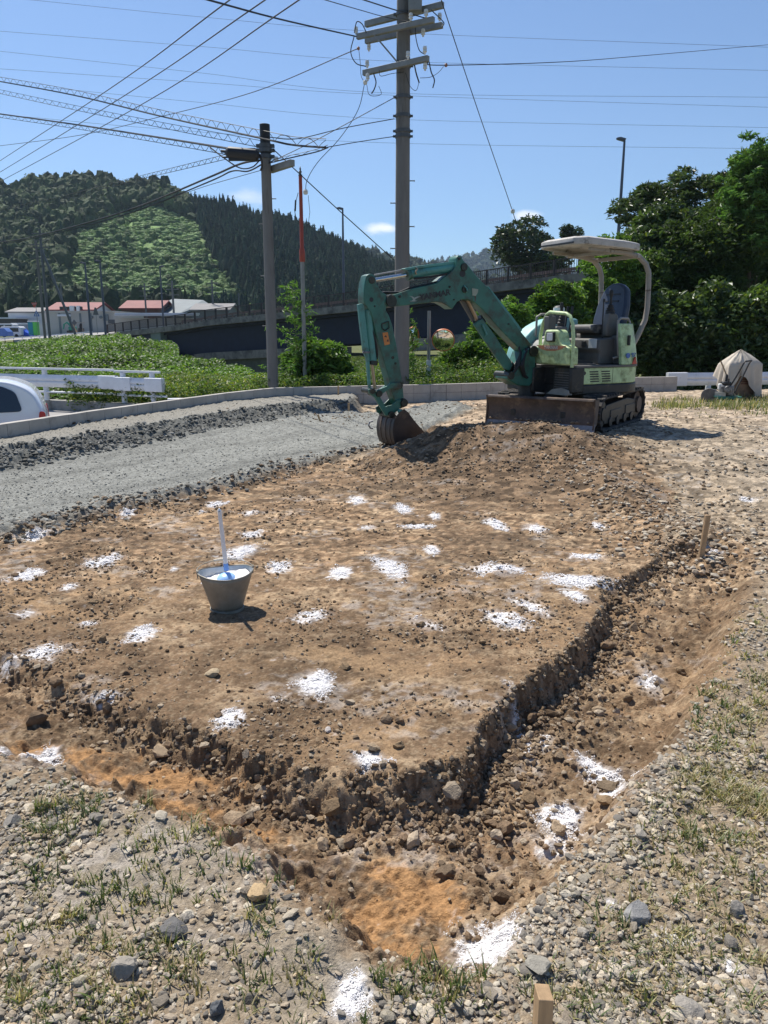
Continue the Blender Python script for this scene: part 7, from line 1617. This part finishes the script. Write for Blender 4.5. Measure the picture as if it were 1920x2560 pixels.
# ================================================================== GRASS TUFTS
def blades(P, n, hgt, spread, cols, wd=.0035, lean=.5, seg=3):
    m = len(P) * n; base = np.repeat(P, n, 0) + np.concatenate([rng.normal(size=(m, 2)) * np.repeat(spread, n)[:, None], np.zeros((m, 1))], 1)
    base[:, 2] = height(base[:, 0], base[:, 1]) - .003
    a = rng.random(m) * 2 * np.pi; L_ = np.repeat(hgt, n) * (.45 + .75 * rng.random(m)); le = lean * (.3 + 1.2 * rng.random(m)); dx, dy = np.cos(a), np.sin(a); sx, sy = -dy, dx; W_ = wd * (.6 + .7 * rng.random(m))
    V = []; 
    for j in range(seg + 1):
        u = j / seg; out = L_ * le * u ** 1.8; up = L_ * (u - .25 * le * u * u); c = base + np.stack([dx * out, dy * out, up], 1); w_ = W_ * (1 - u) ** .7 if j < seg else W_ * .02
        V.append(c + np.stack([sx * w_, sy * w_, 0 * w_], 1)); V.append(c - np.stack([sx * w_, sy * w_, 0 * w_], 1))
    k = 2 * (seg + 1); V = np.stack(V, 1).reshape(-1, 3); i = np.arange(m)[:, None] * k; F_ = np.concatenate([i + np.array([[2 * j, 2 * j + 1, 2 * j + 3, 2 * j + 2]]) for j in range(seg)])
    return V, F_, np.repeat(cols, k, 0)
def zone(n, pts, rad):
    out = []
    for _ in range(n):
        c = pts[rng.integers(0, len(pts))]; x, y = G(c[0] + rng.normal() * rad[0], c[1] + rng.normal() * rad[1]); out.append((x, y, 0.0))
    return np.array(out)
GREEN = np.array([(.07, .105, .025), (.10, .135, .035), (.065, .095, .03), (.15, .16, .055)]); DRY = np.array([(.36, .29, .15), (.42, .35, .20), (.28, .22, .11), (.24, .24, .10)])
parts = []
def add_tufts(n, pts, rad, per, h_, sp, green, lean=.5, wd=.0028):
    P = zone(n, pts, rad)
    m = earthmask(P[:, 0], P[:, 1]) > .4; P = P[m]
    if not len(P): return
    H_ = .8 * h_ * (.4 + .9 * rng.random(len(P))) ; S_ = sp * (.5 + rng.random(len(P))); g = np.repeat(rng.random(len(P)) < green, per); k = len(P) * per
    mixg = np.where(rng.random(k) < .25, rng.random(k) < .25, g); cols = np.where(mixg[:, None], pick(GREEN, k, .2), pick(DRY, k, .2)); V, F_, C_ = blades(P, per, H_, S_, np.clip(cols, .01, .6), wd, lean); parts.append((V, F_, C_))
add_tufts(30, [(110, 2030), (180, 2010), (100, 2070), (230, 2030), (320, 1990)], (50, 22), 22, .055, .018, .85, .8)
add_tufts(45, [(120, 2180), (180, 2240), (60, 2160), (250, 2290), (380, 2260)], (90, 50), 16, .05, .015, .7, .7)
add_tufts(55, [(60, 2430), (160, 2400), (120, 2520), (230, 2500), (30, 2540), (200, 2340)], (90, 55), 18, .055, .02, .5, .7)
add_tufts(55, [(380, 2400), (500, 2350), (620, 2330), (560, 2450), (700, 2300), (640, 2140), (520, 2110)], (110, 60), 14, .055, .015, .55, .7)
add_tufts(30, [(560, 2140), (470, 2090), (360, 2080)], (70, 40), 12, .05, .014, .6, .7)
add_tufts(25, [(1080, 2440), (1020, 2500), (1180, 2460), (980, 2440), (720, 2520)], (50, 30), 20, .06, .018, .75, .6)
add_tufts(70, [(1850, 1990), (1800, 1960), (1900, 2020), (1760, 1990)], (45, 28), 20, .055, .016, .0, .9)
add_tufts(75, [(1720, 2080), (1690, 2050), (1840, 2080), (1760, 2160), (1620, 2180)], (80, 40), 12, .045, .015, .4, .8)
add_tufts(120, [(1800, 2260), (1860, 2180), (1620, 2280), (1700, 2400), (1560, 2380), (1500, 2330), (1880, 2380)], (90, 70), 12, .045, .016, .2, .9)
add_tufts(130, [(1890, 1760), (1850, 1840), (1900, 1650), (1880, 1560), (1820, 1780), (1780, 1860)], (50, 60), 13, .05, .02, .32, .8, .0035)
add_tufts(45, [(1750, 1620), (1770, 1560), (1780, 1700), (1740, 1760)], (30, 40), 14, .05, .02, .5, .7, .004)
add_tufts(60, [(1450, 2480), (1600, 2500), (1800, 2520), (1400, 2540)], (110, 40), 12, .045, .015, .5, .8)
# far grassy corner by the tarpaulin
P = []
for _ in range(620):
    px = rng.uniform(1640, 1960); py = 990 + abs(rng.normal()) * 26 + (1920 - px) * .02
    if px < 1780 and rng.random() < .65: continue
    x, y = G(px, py, .08); P.append((x, y, 0))
P = np.array(P); k = len(P) * 12; V, F_, C_ = blades(P, 12, .15 * (.15 + 1.2 * rng.random(len(P)) ** 2), .10 * np.ones(len(P)), np.where((rng.random(k) < .55)[:, None], pick(GREEN, k, .2) * 1.1, pick(DRY, k, .2)), .009, .5); parts.append((V, F_, C_))
M_grass = mat('grass_blade', (0, 0, 0), .5, attr=True, var=0, trans=.3)
tag(merge('grass_tufts', parts, M_grass), 'green and dry grass tufts growing in the stony ground', 'grass', kind='stuff')
# ================================================================== AIR
hb = MB(); hb.box(-1400, 1600, -65, 2700, -8, 620)
hm = bpy.data.materials.new('haze_air'); hm.use_nodes = True; hn = hm.node_tree; hn.nodes.clear(); ho = hn.nodes.new('ShaderNodeOutputMaterial'); pv = hn.nodes.new('ShaderNodeVolumePrincipled')
pv.inputs['Color'].default_value = (.62, .80, 1.0, 1); pv.inputs['Density'].default_value = .00012; pv.inputs['Anisotropy'].default_value = .2; hn.links.new(pv.outputs[0], ho.inputs['Volume'])
tag(hb.build('haze', hm, None, smooth=0), 'thin bluish summer haze over the valley', 'haze', kind='stuff')
